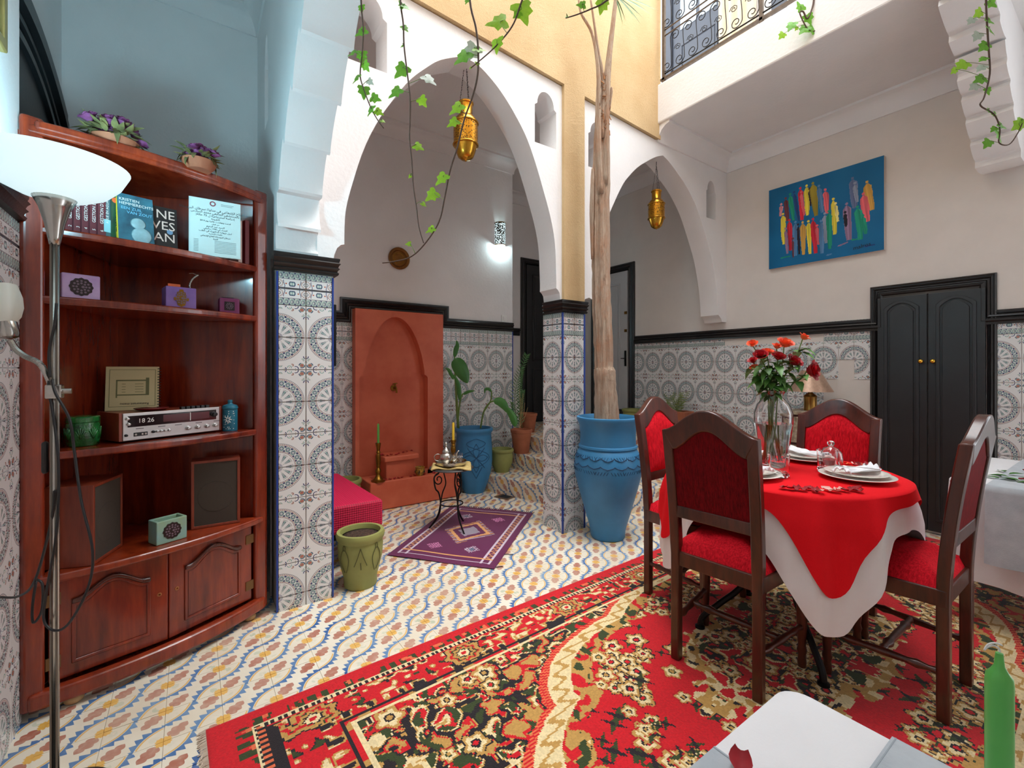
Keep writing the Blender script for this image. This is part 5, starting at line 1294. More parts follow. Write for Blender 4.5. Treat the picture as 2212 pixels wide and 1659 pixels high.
# ------------------------------------------------------------------ big blue jar with the dead palm trunk
JC = Vector((2.530, 2.350, 0))
jar = pot('blue_jar', 'large blue clay urn holding a bare palm trunk beside the pillar', [(0, 0), (.118, 0), (.126, .012), (.128, .05), (.14, .10), (.175, .22), (.215, .36), (.243, .47), (.247, .54), (.236, .61), (.212, .655), (.207, .662), (.216, .672), (.214, .684), (.204, .69), (.202, .76), (.208, .83), (.222, .862), (.23, .878), (.228, .892), (.212, .895), (.198, .87), (.19, .80), (0, .78)], BLUEPOT, JC, .845, .195, 56)
fj = math.atan2(-JC.y, -JC.x); mb = MB()
def jr(z):
    P = [(.36, .215), (.47, .243), (.54, .247), (.61, .236), (.655, .212)]
    for (z0, r0), (z1, r1) in zip(P[:-1], P[1:]):
        if z0 <= z <= z1: return r0 + (r1 - r0)*(z - z0)/(z1 - z0) + .0015
    return .213
for base, amp in ((.60, .022), (.545, .02)):
    for k in range(9):
        a0 = -1.6 + k*.4; mb.tube([((jr(base + amp*(1 - 2*abs(t - .5))**1.8))*math.cos(fj + a0 + .4*t), (jr(base + amp*(1 - 2*abs(t - .5))**1.8))*math.sin(fj + a0 + .4*t), base - amp*(2*abs(t - .5))**.6 + amp) for t in [i/10 for i in range(11)]], .003, 5)
for k in range(42):
    a0 = -1.6 + k*.085
    for z in (.628, .528): mb.tube([(jr(z)*math.cos(fj + a0), jr(z)*math.sin(fj + a0), z), (jr(z - .022)*math.cos(fj + a0 + .05*(1 if k % 10 < 5 else -1)), jr(z - .022)*math.sin(fj + a0 + .05*(1 if k % 10 < 5 else -1)), z - .022)], .0018, 4)
mb.obj('incised_band', M('blue_incision', rgb(24, 62, 96), .7), jar)
BARK, bn, bp_ = newmat('dry_palm_bark'); bo = coords(bn)
def strx(sc, k):
    mp = bn.nodes.new('ShaderNodeMapping'); mp.inputs['Scale'].default_value = k; bn.links.new(bo, mp.inputs[0]); return noise(bn, sc, 6, mp.outputs[0], .72)
n1 = strx(55, (1, 1, .045)); n2 = strx(7, (1, 1, .5)); n3 = strx(16, (1, 1, .16))
bc_ = mixc(bn, smooth01(n1, .32, .68), rgb(214, 192, 170), rgb(158, 126, 102)); bc_ = mixc(bn, smooth01(n2, .46, .66)*.6, bc_, rgb(186, 124, 84)); bc_ = mixc(bn, smooth01(n3, .60, .68)*.75, bc_, rgb(104, 74, 56))
bn.links.new(bc_, bp_.inputs['Base Color']); bp_.inputs['Roughness'].default_value = .9; bump(bn, bp_, n1 + n3*2, 1.0, .02)
tr = thing('palm_trunk', 'tall bare dried palm trunk rising from the blue urn', 'tree', JC + Vector((0, 0, .8)))
dJ = Vector((JC.x, JC.y)).dot(Vector(FW)); tb = JC + Vector((0, 0, .8))
def tq(px, py, dd=0): return wd(px, py, dJ + dd) - tb
cen = [(1311, 915, 28), (1310, 880, 26), (1309, 840, 23), (1307, 800, 23), (1306, 792, 19.5), (1305, 740, 21), (1302, 680, 20), (1300, 620, 19), (1299, 560, 19), (1299, 500, 18.5), (1299, 440, 18), (1300, 380, 18), (1301, 320, 16), (1302, 260, 14.5), (1303, 210, 14), (1304, 180, 13)]
mb = MB(); pts = [tq(a, b) for a, b, c in cen]; rr = [c/FPX*dJ for a, b, c in cen]; seg = 20; vs = []; rs = random.Random(5)
P2 = []; R2_ = []
for i in range(len(pts) - 1):
    for k in range(4): P2.append(pts[i].lerp(pts[i+1], k/4)); R2_.append(rr[i] + (rr[i+1] - rr[i])*k/4)
P2.append(pts[-1]); R2_.append(rr[-1]); rid = [rs.uniform(.72, 1.18) for _ in range(seg)]
for i, p in enumerate(P2):
    for k in range(seg):
        a = 2*PI*k/seg; r = R2_[i]*(1 + (rid[k] - 1)*min(1, .2 + i/len(P2)) + rs.uniform(-.05, .05)); vs.append((p.x + r*math.cos(a), p.y + r*math.sin(a), p.z))
fs = [(i*seg + k, i*seg + (k+1) % seg, (i+1)*seg + (k+1) % seg, (i+1)*seg + k) for i in range(len(P2) - 1) for k in range(seg)]
mb.add(vs, fs + [tuple((len(P2) - 1)*seg + k for k in range(seg))]); mb.obj('trunk', BARK, tr, smooth=40)
for pts, ra in (([(1296, 420), (1292, 300), (1294, 200), (1290, 130), (1278, 70), (1256, 30), (1250, 0)], (10, 9, 7, 5, 3.5, 3, 2.5)), ([(1306, 400), (1308, 260), (1310, 190), (1316, 120), (1323, 60), (1330, 0), (1334, -40)], (9, 10, 11, 8, 6.5, 5.5, 5)), ([(1299, 300), (1302, 180), (1292, 110), (1282, 40), (1276, 0)], (8, 6, 4, 3, 2.5)), ([(1279, 560), (1278, 460), (1280, 380), (1279, 363)], (3, 6, 5, 1)), ([(1312, 260), (1319, 200), (1321, 188)], (5, 6, 1))):
    cp2 = catmull([tq(a, b, -.04) for a, b in pts], 5); n = len(cp2); mb = MB().tube(cp2, [np.interp(i/(n-1), np.linspace(0, 1, len(ra)), ra)/FPX*dJ for i in range(n)], 8, flat=.5); mb.obj('leaf_base', BARK, tr, smooth=True)
FIB = M('trunk_fibre', rgb(170, 110, 60), .95, vs=40, col2=rgb(120, 76, 44), bmp=1, bs=120); mb = MB()
for k in range(60):
    a, b = rs.uniform(1296, 1318), rs.uniform(160, 290); mb.tube([tq(a, b, -.055), tq(a + rs.uniform(-4, 8), b + rs.uniform(-14, 14), -.065)], rs.uniform(.001, .004), 4)
tag(mb.obj('fibre', FIB, tr), kind='stuff')
for bx_, by_, ang in ((1328, -10, 0), (1280, -60, 1)):
    for k in range(12):
        mb = MB(); a = rs.uniform(-.4, 1.5); st_ = tq(bx_, by_, -.05); e = tq(bx_ + 20 + k*7, rs.uniform(5, 60), rs.uniform(-.25, .1)); d = e - st_
        if ang == 0:
            leaf(mb, st_, d, d.length*1.0, .010, Vector((-FW[0], -FW[1], .3)), .15, 5); mb.obj('leaf_blade', IVYD, tr, smooth=True)
# ------------------------------------------------------------------ lanterns
LBR, ln, lp = newmat('pierced_lantern_brass'); vo = ln.nodes.new('ShaderNodeTexVoronoi'); vo.inputs['Scale'].default_value = 95; ln.links.new(coords(ln), vo.inputs['Vector'])
hl = E(ln, vo.outputs['Distance']) < .34; ln.links.new(mixc(ln, hl, rgb(206, 150, 52), rgb(44, 26, 8)), lp.inputs['Base Color']); ln.links.new((1 - hl*.6).v, lp.inputs['Metallic']); lp.inputs['Roughness'].default_value = .28
LB2 = M('lantern_brass', rgb(212, 156, 56), .25, 1, var=.3, vs=30)
def lantern(label, top, h, chain):
    t = thing('brass_lantern', label, 'lantern', top, 0, 'brass lanterns in the arches'); k = h/.40
    Pp = lambda pr: [(a*k, b*k) for a, b in pr]
    MB().lathe(Pp([(.050, -.0), (.054, -.004), (.054, -.012), (.048, -.018), (.046, -.085), (.052, -.095)]), 28, cap=False).obj('neck', LB2, t, smooth=35)
    MB().lathe(Pp([(.052, -.095), (.064, -.105), (.075, -.125), (.08, -.14)]), 28, cap=False).obj('shoulder', LBR, t, smooth=True)
    for z in (-.142, -.29): MB().lathe(Pp([(.078, z + .006), (.088, z + .003), (.09, z - .002), (.086, z - .008), (.078, z - .008)]), 32, cap=False).obj('ring', LB2, t, smooth=True)
    MB().lathe(Pp([(.082, -.148), (.084, -.215), (.082, -.286)]), 36, cap=False).obj('pierced_body', LBR, t, smooth=True)
    MB().lathe(Pp([(.078, -.296), (.072, -.32), (.064, -.345), (.052, -.375), (.03, -.392), (.006, -.397), (.004, -.404), (0, -.405)]), 30, cap=False).obj('bottom_bowl', LB2, t, smooth=True)
    for j in range(3):
        a = 2*PI*j/3 + .4; mb = MB(); n = int(chain/.016)
        for i in range(n):
            t0 = i/n; t1 = (i + .8)/n; r0 = .04*k*(1 - t0); r1 = .04*k*(1 - t1); mb.tube([(r0*math.cos(a), r0*math.sin(a), chain*t0), (r1*math.cos(a) + .002*(i % 2), r1*math.sin(a) + .002*((i + 1) % 2), chain*t1)], .0022, 4)
        mb.obj('chain', IRON, t)
    MB().tube([(0, 0, chain), (0, 0, chain + .03), (.012, 0, chain + .045), (.0, 0, chain + .06), (-.008, 0, chain + .05)], .003, 6).obj('hook', IRON, t, smooth=True); return t
lp1 = wy(1006, 222, 2.70); lantern('larger looking brass lantern hanging in the big pointed arch', lp1, .395, .34)
lp2 = wy(1418, 412, 2.70); lantern('brass lantern hanging on its chain in the far small arch', lp2, .36, .24)

bd = thing('slate_board', 'narrow dark board peeking out behind the near tiled pillar', 'board', (.64, 2.85, 1.45)); MB().box(-.02, .07, -.012, .012, -.185, .185).obj('board', IRON, bd, bevel=.003); MB().box(-.02, .07, .012, .02, -.15, .15).obj('batten', WALNUT, bd)
# ------------------------------------------------------------------ red carpet (woven pattern computed knot by knot)
def vnoise(x, y, sc, seed):
    r = np.random.RandomState(seed); G = r.rand(64, 64); x = x*sc; y = y*sc
    i = np.floor(x).astype(int); j = np.floor(y).astype(int); fx = x - i; fy = y - j; fx = fx*fx*(3 - 2*fx); fy = fy*fy*(3 - 2*fy)
    g = lambda a, b: G[a % 64, b % 64]
    return (g(i, j)*(1 - fx) + g(i + 1, j)*fx)*(1 - fy) + (g(i, j + 1)*(1 - fx) + g(i + 1, j + 1)*fx)*fy
LS, WT, KN = 4.36, 2.0, .0062
ns, ntt = int(LS/KN), int(WT/KN)
S, T = np.meshgrid((np.arange(ns) + .5)*LS/ns, (np.arange(ntt) + .5)*WT/ntt, indexing='ij')
CR = {k: np.array(rgb(*v)[:3]) for k, v in dict(red=(204, 22, 34), red2=(176, 16, 28), blk=(36, 30, 34), gold=(190, 146, 78), cream=(230, 208, 160), green=(54, 66, 34), org=(224, 110, 70)).items()}
img = np.zeros((ns, ntt, 3)); img[:] = CR['red']
def put(mask, c): img[mask] = CR[c]
sc_, tc_ = 2.2, 1.0
ms, mt = np.abs(S - sc_), np.abs(T - tc_)
wx_ = (vnoise(ms, mt, 16, 1) - .5)*.05; wy_ = (vnoise(ms, mt, 16, 2) - .5)*.05
a_, b_ = ms + wx_, mt + wy_
n1 = vnoise(a_, b_, 17, 3); n2 = vnoise(a_ + 3, b_, 36, 4); n3 = vnoise(a_, b_ + 5, 30, 5); nlo = vnoise(ms, mt, 5.5, 6)
es, et = np.minimum(S, LS - S), np.minimum(T, WT - T)
field = (es > .43) & (et > .285)
# corner field: black ground with cream, gold and red arabesques
put(field, 'blk')
v = n1*.62 + n2*.38
f2 = field
put(f2 & (v > .53), 'gold'); put(f2 & (v > .56), 'cream'); put(f2 & (v > .62) & (n3 > .42), 'gold'); put(f2 & (v > .65), 'red'); put(f2 & (np.abs(v - .648) < .008), 'blk')
put(f2 & (v < .40) & (v > .385), 'gold'); put(f2 & (v < .385), 'red'); put(f2 & (v < .34), 'gold'); put(f2 & (n2 > .74), 'green')
# medallion
rho = np.sqrt((ms/1.35)**2 + (mt/.70)**2); th = np.arctan2(mt/.70, ms/1.35)
rb = 1.0 + .075*np.abs(np.sin(5*th + .5)) + (vnoise(ms, mt, 30, 7) - .5)*.012
ins = (rho < rb + .03) & field
put(ins, 'org'); put(ins & (((th*60 % 1) < .5)) & (rho > rb), 'red')
put((rho < rb) & field, 'cream')
scr = np.sin(th*70 + rho*20)*.022 + rb - .045
put((rho < rb) & (rho > rb - .085) & (np.abs(rho - scr) < .011) & field, 'gold')
inn = rho < rb - .085
put(inn & (rho > rb - .17), 'gold'); put(inn & (rho > rb - .17) & (n2 < .45), 'red'); put(inn & (rho > rb - .155) & (n3 > .68), 'green')
put(rho < rb - .17, 'red')
# flower sprays: stamped blossoms mirrored into the four quarters
rq = np.random.RandomState(17)
def blossom(cs, ct, r, kind, guard):
    for sx in (-1, 1):
        for sy in (-1, 1):
            x0, y0 = sc_ + sx*cs, tc_ + sy*ct; i0, i1 = max(0, int((x0 - 1.5*r)/KN)), min(ns, int((x0 + 1.5*r)/KN) + 1); j0, j1 = max(0, int((y0 - 1.5*r)/KN)), min(ntt, int((y0 + 1.5*r)/KN) + 1)
            if i1 <= i0 or j1 <= j0: continue
            dx = S[i0:i1, j0:j1] - x0; dy = T[i0:i1, j0:j1] - y0; rr = np.sqrt(dx*dx + dy*dy)/r; tt = np.arctan2(dy*sy, dx*sx); g = guard[i0:i1, j0:j1]; sub = img[i0:i1, j0:j1]
            pet = .84 + .16*np.cos(5*tt + kind)
            if kind == 9:      # leaf pair
                lf_ = (np.abs(dy*sy*.8 + dx*sx*.5) < .28*r*(1 - np.clip(rr, 0, 1))) ; sub[g & lf_] = CR['green']; lf2 = (np.abs(dy*sy*.5 - dx*sx*.9) < .22*r*(1 - np.clip(rr, 0, 1))); sub[g & lf2] = CR['blk']; continue
            sub[g & (rr < pet*1.12)] = CR['blk' if kind % 2 else 'red2']; sub[g & (rr < pet)] = CR['gold']; sub[g & (rr < pet*.74)] = CR['cream']; sub[g & (rr < .34)] = CR['blk' if kind % 3 else 'green']; sub[g & (rr < .2)] = CR['red' if kind % 2 else 'gold']
guard = (rho < rb - .16) & (rho > .40); cnt = 0
for _ in range(900):
    cs, ct = rq.rand()*1.3, rq.rand()*.68; q = math.hypot(cs/1.35, ct/.7); an = math.atan2(ct/.7, cs/1.35); wgt = (.9 if .68 < q < .86 else .0) + (.45 if .86 <= q < .95 else 0) + (.28 if .5 < q < .62 else 0); wgt *= (.35 + .65*(math.cos(an*9) > -.2))
    if rq.rand() < wgt*.5: blossom(cs, ct, rq.uniform(.03, .058), rq.randint(0, 6) if rq.rand() < .5 else 9, guard); cnt += 1
ed_ = (rho < .47 + .07*np.abs(np.cos(4*th)) + (n1 - .5)*.12); put(ed_, 'gold'); put(ed_ & (n2 > .52), 'cream'); put(ed_ & (n3 < .25), 'blk')
cin = rho < (.38 + .06*np.abs(np.cos(4*th)) + (n1 - .5)*.10)
put(cin, 'blk'); put(cin & (v > .5), 'gold'); put(cin & (v > .55), 'cream'); put(cin & (v > .62), 'red'); put(cin & (v < .36), 'red'); put(cin & (n3 > .74), 'green')
for _ in range(20): blossom(rq.rand()*.5, rq.rand()*.26, rq.uniform(.03, .055), rq.randint(0, 6), cin)
gf = field & (rho > rb + .04)
for _ in range(38):
    blossom(rq.rand()*1.8, rq.rand()*.72, rq.uniform(.03, .06), rq.randint(0, 6), gf)
# borders
def border(d, along, m, w0):
    """d = distance from the carpet edge over this border's width"""
    nn1 = vnoise(along*1.0 + (vnoise(along, d, 22, 11) - .5)*.04, d*1.2, 34, 12); nn2 = vnoise(along, d, 34, 13)
    put(m & (d < .052), 'red'); g0 = m & (d >= .052) & (d < .085); put(g0, 'red'); put(g0 & ((along*22 % 1) < .62) & (nn2 > .3), 'green'); put(g0 & (nn2 > .78), 'org')
    put(m & (d >= .085) & (d < .092), 'cream'); k = m & (d >= .092) & (d < .112); put(k, 'blk'); put(k & ((along*45 % 1) < .45), 'cream')
    put(m & (d >= .112) & (d < .118), 'red')
    bb = m & (d >= .118) & (d < w0 - .05); put(bb, 'red')
    q = bb & ((d < .145) | (d > w0 - .075)); put(q, 'gold'); put(q & (nn2 > .55), 'red'); put(q & (nn2 < .3), 'blk'); put(q & (np.abs(nn2 - .45) < .05), 'cream')
    mid = bb & ~q; put(mid & (nn1 > .64), 'gold'); put(mid & (nn1 > .72), 'cream'); put(mid & (nn1 < .24), 'blk'); put(mid & (nn1 < .19), 'green')
    c0 = (along % .62) - .31; dm = d - (.118 + w0 - .05)/2; rr = np.sqrt((c0/1.2)**2 + dm**2); tt = np.arctan2(dm, c0); rr = rr*(1 + .12*np.cos(tt*9))
    put(bb & (rr < .074), 'blk'); put(bb & (rr < .068), 'gold'); put(bb & (rr < .052), 'red'); put(bb & (rr < .047) & (nn2 > .4), 'green'); put(bb & (rr < .040), 'gold'); put(bb & (rr < .028), 'blk'); put(bb & (rr < .022), 'cream'); put(bb & (rr < .010), 'red')
    z = m & (d >= w0 - .05); put(z, 'gold'); put(z & (nn2 > .5), 'red'); put(z & (nn2 < .32), 'blk'); put(z & (d > w0 - .012), 'cream'); put(z & (np.abs(d - w0 + .03) < .005), 'blk')
side = (et <= .285) & ((es > .43) | (et/.285 < es/.43)); endm = (es <= .43) & ~side
border(et, S, side, .285)
dE = es*(.285/.43)
border(dE, T + .17, endm, .285)
bnd = endm & (es > .165) & (es < .205); put(bnd, 'blk'); bnd2 = endm & (es > .145) & (es < .165); put(bnd2, 'blk'); put(bnd2 & ((T*40 % 1) < .4), 'org')
img *= (1 + (np.random.RandomState(2).rand(ns, ntt, 1) - .5)*.22)
ca, sa = math.cos(math.radians(2)), math.sin(math.radians(2)); CA = (.035, 1.885)
gs, gt = np.meshgrid(np.arange(ns + 1)*LS/ns, np.arange(ntt + 1)*WT/ntt, indexing='ij')
vx = CA[0] + gs*ca + gt*sa; vy = CA[1] + gs*sa - gt*ca
ed = np.minimum(np.minimum(gs, LS - gs), np.minimum(gt, WT - gt)); vz = np.where(ed < 1e-6, .001, .009) + np.sin(gs*5)*np.sin(gt*4)*.001
co = np.stack([vx, vy, vz], -1).reshape(-1, 3).astype(np.float32)
ii, jj = np.meshgrid(np.arange(ns), np.arange(ntt), indexing='ij'); b0 = (ii*(ntt + 1) + jj).reshape(-1)
quads = np.stack([b0, b0 + 1, b0 + ntt + 2, b0 + ntt + 1], -1).astype(np.int32)
me = bpy.data.meshes.new('pile'); me.vertices.add(len(co)); me.vertices.foreach_set('co', co.ravel()); me.loops.add(quads.size); me.loops.foreach_set('vertex_index', quads.ravel()); me.polygons.add(len(quads)); me.polygons.foreach_set('loop_start', np.arange(0, quads.size, 4, dtype=np.int32)); me.update(calc_edges=True); me.flip_normals() if me.polygons[0].normal.z < 0 else None
CARM = mat_attr('carpet_wool', .95, bmp=.6, bs=300, sheen=.2); me.materials.append(CARM)
cp3 = thing('red_carpet', 'large red machine woven carpet with gold and black floral medallion', 'carpet', (2.2, .9, 0))
o = bpy.data.objects.new('pile', me); C.objects.link(o); colattr(o, np.concatenate([img.reshape(-1, 3), np.ones((ns*ntt, 1))], 1)); wp(o, cp3)
rs = random.Random(4); mb = MB()
for k in range(150):
    t = k/149*.9; bx_, by_ = CA[0] + t*sa, CA[1] - t*ca; L = rs.uniform(.014, .024); mb.tube([(bx_ + .003, by_, .006), (bx_ - L*.6, by_ + rs.uniform(-.004, .004), .004), (bx_ - L, by_ + rs.uniform(-.008, .008), .002)], .0022, 4)
wp(tag(mb.obj('fringe', M('pale_wool_fringe', rgb(196, 178, 160), .95)), kind='stuff'), cp3)
# ------------------------------------------------------------------ dining chairs
def make_chair(label, loc, rz):
    t = thing('dining_chair', label, 'chair', loc, rz, 'dining chairs around the red table')
    # plan: x across, y forwards; rear posts rake back
    bw, fwd, dp = .165, .205, .172
    def post_path(s): return [(s*bw, -dp + .0, 0), (s*bw, -dp, .25), (s*bw, -dp - .002, .50), (s*(bw + .002), -dp - .025, .75), (s*(bw + .004), -dp - .06, .985)]
    for s in (-1, 1):
        pts = catmull(post_path(s), 5); mb = MB(); vs = []; n = len(pts)
        for i, p in enumerate(pts):
            hw, hd = (.021, .019) if p.z > .45 else (.0185, .0185); vs += [(p.x - hw, p.y - hd, p.z), (p.x + hw, p.y - hd, p.z), (p.x + hw, p.y + hd, p.z), (p.x - hw, p.y + hd, p.z)]
        mb.add(vs, [(4*i + k, 4*i + (k + 1) % 4, 4*i + 4 + (k + 1) % 4, 4*i + 4 + k) for i in range(n - 1) for k in range(4)] + [(3, 2, 1, 0), tuple(4*(n-1) + k for k in range(4))])
        mb.obj('rear_post', WALNUT, t, bevel=.005)
        MB().lathe([(.015, 0), (.017, .02), (.014, .05), (.019, .07), (.014, .09), (.017, .12), (.02, .2), (.022, .33), (.022, .47)], 16, Matrix.Translation((s*fwd, dp, 0))).obj('front_leg', WALNUT, t, smooth=40)
        L = 2*dp; ang = math.atan2((fwd - bw)*s, L); ln_ = [(.011, 0), (.013, .02), (.009, .04), (.016, .07), (.011, .1), (.015, .17), (.011, .24), (.016, .27), (.009, .30), (.013, .325), (.011, L)]
        MB().lathe(ln_, 12, Matrix.Translation((s*bw, -dp, .17)) @ Matrix.Rotation(-ang, 4, 'Z') @ Matrix.Rotation(-PI/2, 4, 'X')).obj('side_stretcher', WALNUT, t, smooth=40)
    W_ = 2*(bw + fwd)/2; MB().lathe([(.010, 0), (.014, .03), (.010, .05), (.018, .08), (.012, .11), (.014, W_/2), (.012, W_ - .11), (.018, W_ - .08), (.010, W_ - .05), (.014, W_ - .03), (.010, W_)], 12, Matrix.Translation((-W_/2, 0, .172)) @ Matrix.Rotation(PI/2, 4, 'Y')).obj('cross_stretcher', WALNUT, t, smooth=40)
    # seat rails and cushion
    poly = [(-bw - .02, -dp - .012), (bw + .02, -dp - .012), (fwd + .02, dp + .018), (-fwd - .02, dp + .018)]; inn = [(-bw + .01, -dp + .02), (bw - .01, -dp + .02), (fwd - .01, dp - .012), (-fwd + .01, dp - .012)]
    mb = MB(); mb.ring(inn, poly, .405, .465); mb.obj('seat_rail', WALNUT, t, bevel=.004)
    def cush(u, v):
        y = -dp - .004 + (2*dp + .03)*v; hw = bw + (fwd - bw)*v + .018; x = -hw + 2*hw*u
        e = min(u, 1 - u, v, 1 - v)*4; k = min(1, e)**.45 if e > 0 else 0
        return (x, y, .455 + .085*k + .012*math.sin(PI*u)*math.sin(PI*v))
    mb = MB(); mb.grid(cush, 18, 18); mb.obj('seat_cushion', REDVEL, t, smooth=True)
    # back: crest, lower rail, upholstered panel
    def yb(z): return -dp - .002 - .0 - (max(0, z - .5)/.485)**1.25*.06
    crest_o, crest_i = [], []
    for i in range(25):
        q = i/24; x = (-1 + 2*q); k = .5 + .5*math.cos(PI*x); k = k**.85
        crest_o.append((x*(bw + .024), .985 + .092*k)); crest_i.append((x*(bw - .018), .905 + .088*k))
    mb = MB(); n = 25; vs = []
    for d in (-.018, .02):
        for pl_ in (crest_i, crest_o): vs += [(x, yb(z) + d, z) for x, z in pl_]
    fs = []
    for i in range(n - 1): fs += [(i, i + 1, n + i + 1, n + i), (2*n + i, 3*n + i, 3*n + i + 1, 2*n + i + 1), (i, 2*n + i, 2*n + i + 1, i + 1), (n + i, n + i + 1, 3*n + i + 1, 3*n + i)]
    fs += [(0, n, 3*n, 2*n), (n - 1, 3*n - 1, 4*n - 1, 2*n - 1)]; mb.add(vs, fs); mb.obj('crest_rail', WALNUT, t, bevel=.006, smooth=40)
    MB().box(-bw, bw, yb(.645) - .014, yb(.645) + .014, .615, .665).obj('lower_rail', WALNUT, t, bevel=.004)
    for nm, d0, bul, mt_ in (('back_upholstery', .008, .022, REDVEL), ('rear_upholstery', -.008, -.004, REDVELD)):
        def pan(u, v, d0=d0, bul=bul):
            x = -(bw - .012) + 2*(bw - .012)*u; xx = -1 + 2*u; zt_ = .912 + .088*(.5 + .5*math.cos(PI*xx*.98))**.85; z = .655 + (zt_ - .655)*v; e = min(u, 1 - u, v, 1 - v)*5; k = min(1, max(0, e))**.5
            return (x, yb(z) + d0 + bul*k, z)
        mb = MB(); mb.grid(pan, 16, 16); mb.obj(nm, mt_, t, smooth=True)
    return t
ch1 = make_chair('dining chair nearest the camera with its dark red back turned to us', (1.885, 1.035, .009), -PI/2 + .10)
def chair_copy(label, loc, rz): 
    r = dup(ch1, loc, rz, label); return r
chair_copy('dining chair beyond the table, left of the vase and beside the blue urn', (2.235, 1.452, .009), PI + .06)
chair_copy('dining chair across the table in front of the black cupboard', (2.625, .985, .009), PI/2 + .02)
chair_copy('dining chair on the right seen from the side with its back to the camera', (2.325, .600, .009), .0)
# ------------------------------------------------------------------ round table, cloths
TC = Vector((2.26, 1.02, .009)); TZ = .765; TRD = .46
tb_ = thing('round_table', 'round dining table on curved black iron legs under a red cloth', 'table', TC)
MB().lathe([(0, TZ - .03), (TRD - .01, TZ - .03), (TRD, TZ - .022), (TRD, TZ - .006), (TRD - .006, TZ), (0, TZ)], 48).obj('table_top', WALNUT, tb_, smooth=35)
MB().lathe([(.03, .32), (.03, TZ - .03)], 14).obj('pedestal_post', IRON, tb_, smooth=True)
for k in range(4):
    a = -2.29 + k*PI/2; c, s = math.cos(a), math.sin(a); mb = MB().tube(catmull([(.02*c, .02*s, .6), (.06*c, .06*s, .42), (.16*c, .16*s, .22), (.27*c, .27*s, .12), (.345*c, .345*s, .055), (.36*c, .36*s, .01)], 5), .014, 8); mb.lathe([(0, 0), (.022, 0), (.022, .01), (.012, .016)], 12, Matrix.Translation((.36*c, .36*s, 0))); mb.obj('iron_leg', IRON, tb_, smooth=40)
def drape(d0, d1, pw_, rot, z0, off, rip, kf, ph, n=224):
    """square cloth over the round top: short drop at the sides, long pointed drop at the four corners"""
    def fn(u, v):
        a = 2*PI*u; b = a - rot; R0 = TRD + .004 + off; cr_ = abs(math.sin(2*b)); drop = d0 + (d1 - d0)*cr_**pw_
        if v <= .4:
            r = R0*v/.4; return (r*math.cos(a), r*math.sin(a), z0 - .006*(r/R0)**14)
        d = drop*(v - .4)/.6
        w = (math.sin(kf*a + ph) + .6*math.sin((kf*2 - 3)*a + 1.3*ph))*rip*min(1, d/.15) + math.sin(30*a + 2*d)*rip*.55*min(1, d/.2)*cr_**2
        rr = R0 + .006 + .012*min(1, d/.1) + w + .035*cr_**6*min(1, d/.35)
        return (rr*math.cos(a), rr*math.sin(a), z0 - .008 - d)
    mb = MB(); mb.grid(fn, n, 44, wrap=True); return mb
o = drape(.15, .50, 3.4, math.radians(-136 + 45), TZ + .004, 0, .018, 9, .8).obj('white_tablecloth', WHITECL, smooth=True, loc=TC); tag(o, 'long white cloth hanging below the red cloth on the round table', 'tablecloth')
o = drape(.05, .36, 7, math.radians(-136 + 45), TZ + .010, .012, .018, 9, .8).obj('red_tablecloth', REDCL, smooth=True, loc=TC); tag(o, 'red square cloth spread diagonally over the round table', 'tablecloth')
TT = TZ + .0195
# plates with napkin and fork
NAP = M('white_linen_napkin', rgb(240, 240, 244), .8, var=.04, vs=12, bmp=.2, bs=90)
def place(label, x, y, rz):
    t = thing('dinner_plate', 'large cream dinner plate ' + label, 'plate', (x, y, TT), rz); PR = [(0, .004), (.085, .004), (.098, .008), (.132, .018), (.135, .020), (.13, .0215), (.096, .013), (.084, .009), (0, .009)]
    MB().lathe(PR, 48).obj('plate_disc', PORC, t, smooth=50)
    t2 = thing('side_plate', 'smaller cream plate stacked on the dinner plate ' + label, 'plate', (x, y, TT + .0125), rz); MB().lathe([(a*.84, b) for a, b in PR], 44).obj('plate_disc', PORC, t2, smooth=50)
    mb = MB(); mb.grid(lambda u, v: (-.11 + .22*u, -.035 + .07*v + .018*math.sin(6*u), .028 + .014*math.sin(PI*v)*(.6 + .5*math.sin(7*u + 1)) + .007*math.sin(19*v)*math.sin(9*u + 2)), 26, 16)
    o = mb.obj('linen_napkin', NAP, smooth=True, solid=.004, loc=(x, y, TT + .012), rot=(0, 0, rz - .25)); tag(o, 'white linen napkin folded on the plate ' + label, 'napkin')
    f = thing('fork', 'silver fork tucked in the napkin ' + label, 'fork', (x - .06*math.cos(rz), y - .06*math.sin(rz), TT + .058), rz + .35)
    mb = MB().tube([(-.0, -.09, 0), (0, -.02, .003), (0, .02, .0)], [.003, .002, .0025], 6, flat=.5); mb.obj('handle', CHROME, f, smooth=True); mb = MB()
    for q in (-.0075, -.0025, .0025, .0075): mb.tube([(0, .018, 0), (q, .03, 0), (q, .06, .004)], .0011, 4)
    mb.obj('tines', CHROME, f); return t
place('in front of the right hand chair', 2.286, .725, 0.1)
place('before the nearest chair', 1.965, 1.02, -PI/2)
place('on the far side by the cupboard chair', 2.545, 1.02, PI/2)
place('beside the vase at the urn side chair', 2.24, 1.315, PI)
def tumbler(label, x, y):
    t = thing('tumbler', label, 'glass', (x, y, TT), 0, 'tumblers on the dining table')
    MB().lathe([(0, 0), (.033, 0), (.036, .012), (.039, .05), (.041, .098), (.0385, .098), (.0365, .05), (.032, .022), (0, .02)], 28).obj('glass_wall', GLASS, t, smooth=50)
    mb = MB()
    for k in range(14):
        a = 2*PI*k/14; mb.lathe([(0, .004), (.006, .002), (.0075, 0)], 8, Matrix.Translation((.0355*math.cos(a), .0355*math.sin(a), .012)) @ Matrix.Rotation(a, 4, 'Z') @ Matrix.Rotation(PI/2, 4, 'Y'))
    mb.obj('bubbled_base', GLASS, t, smooth=True); return t
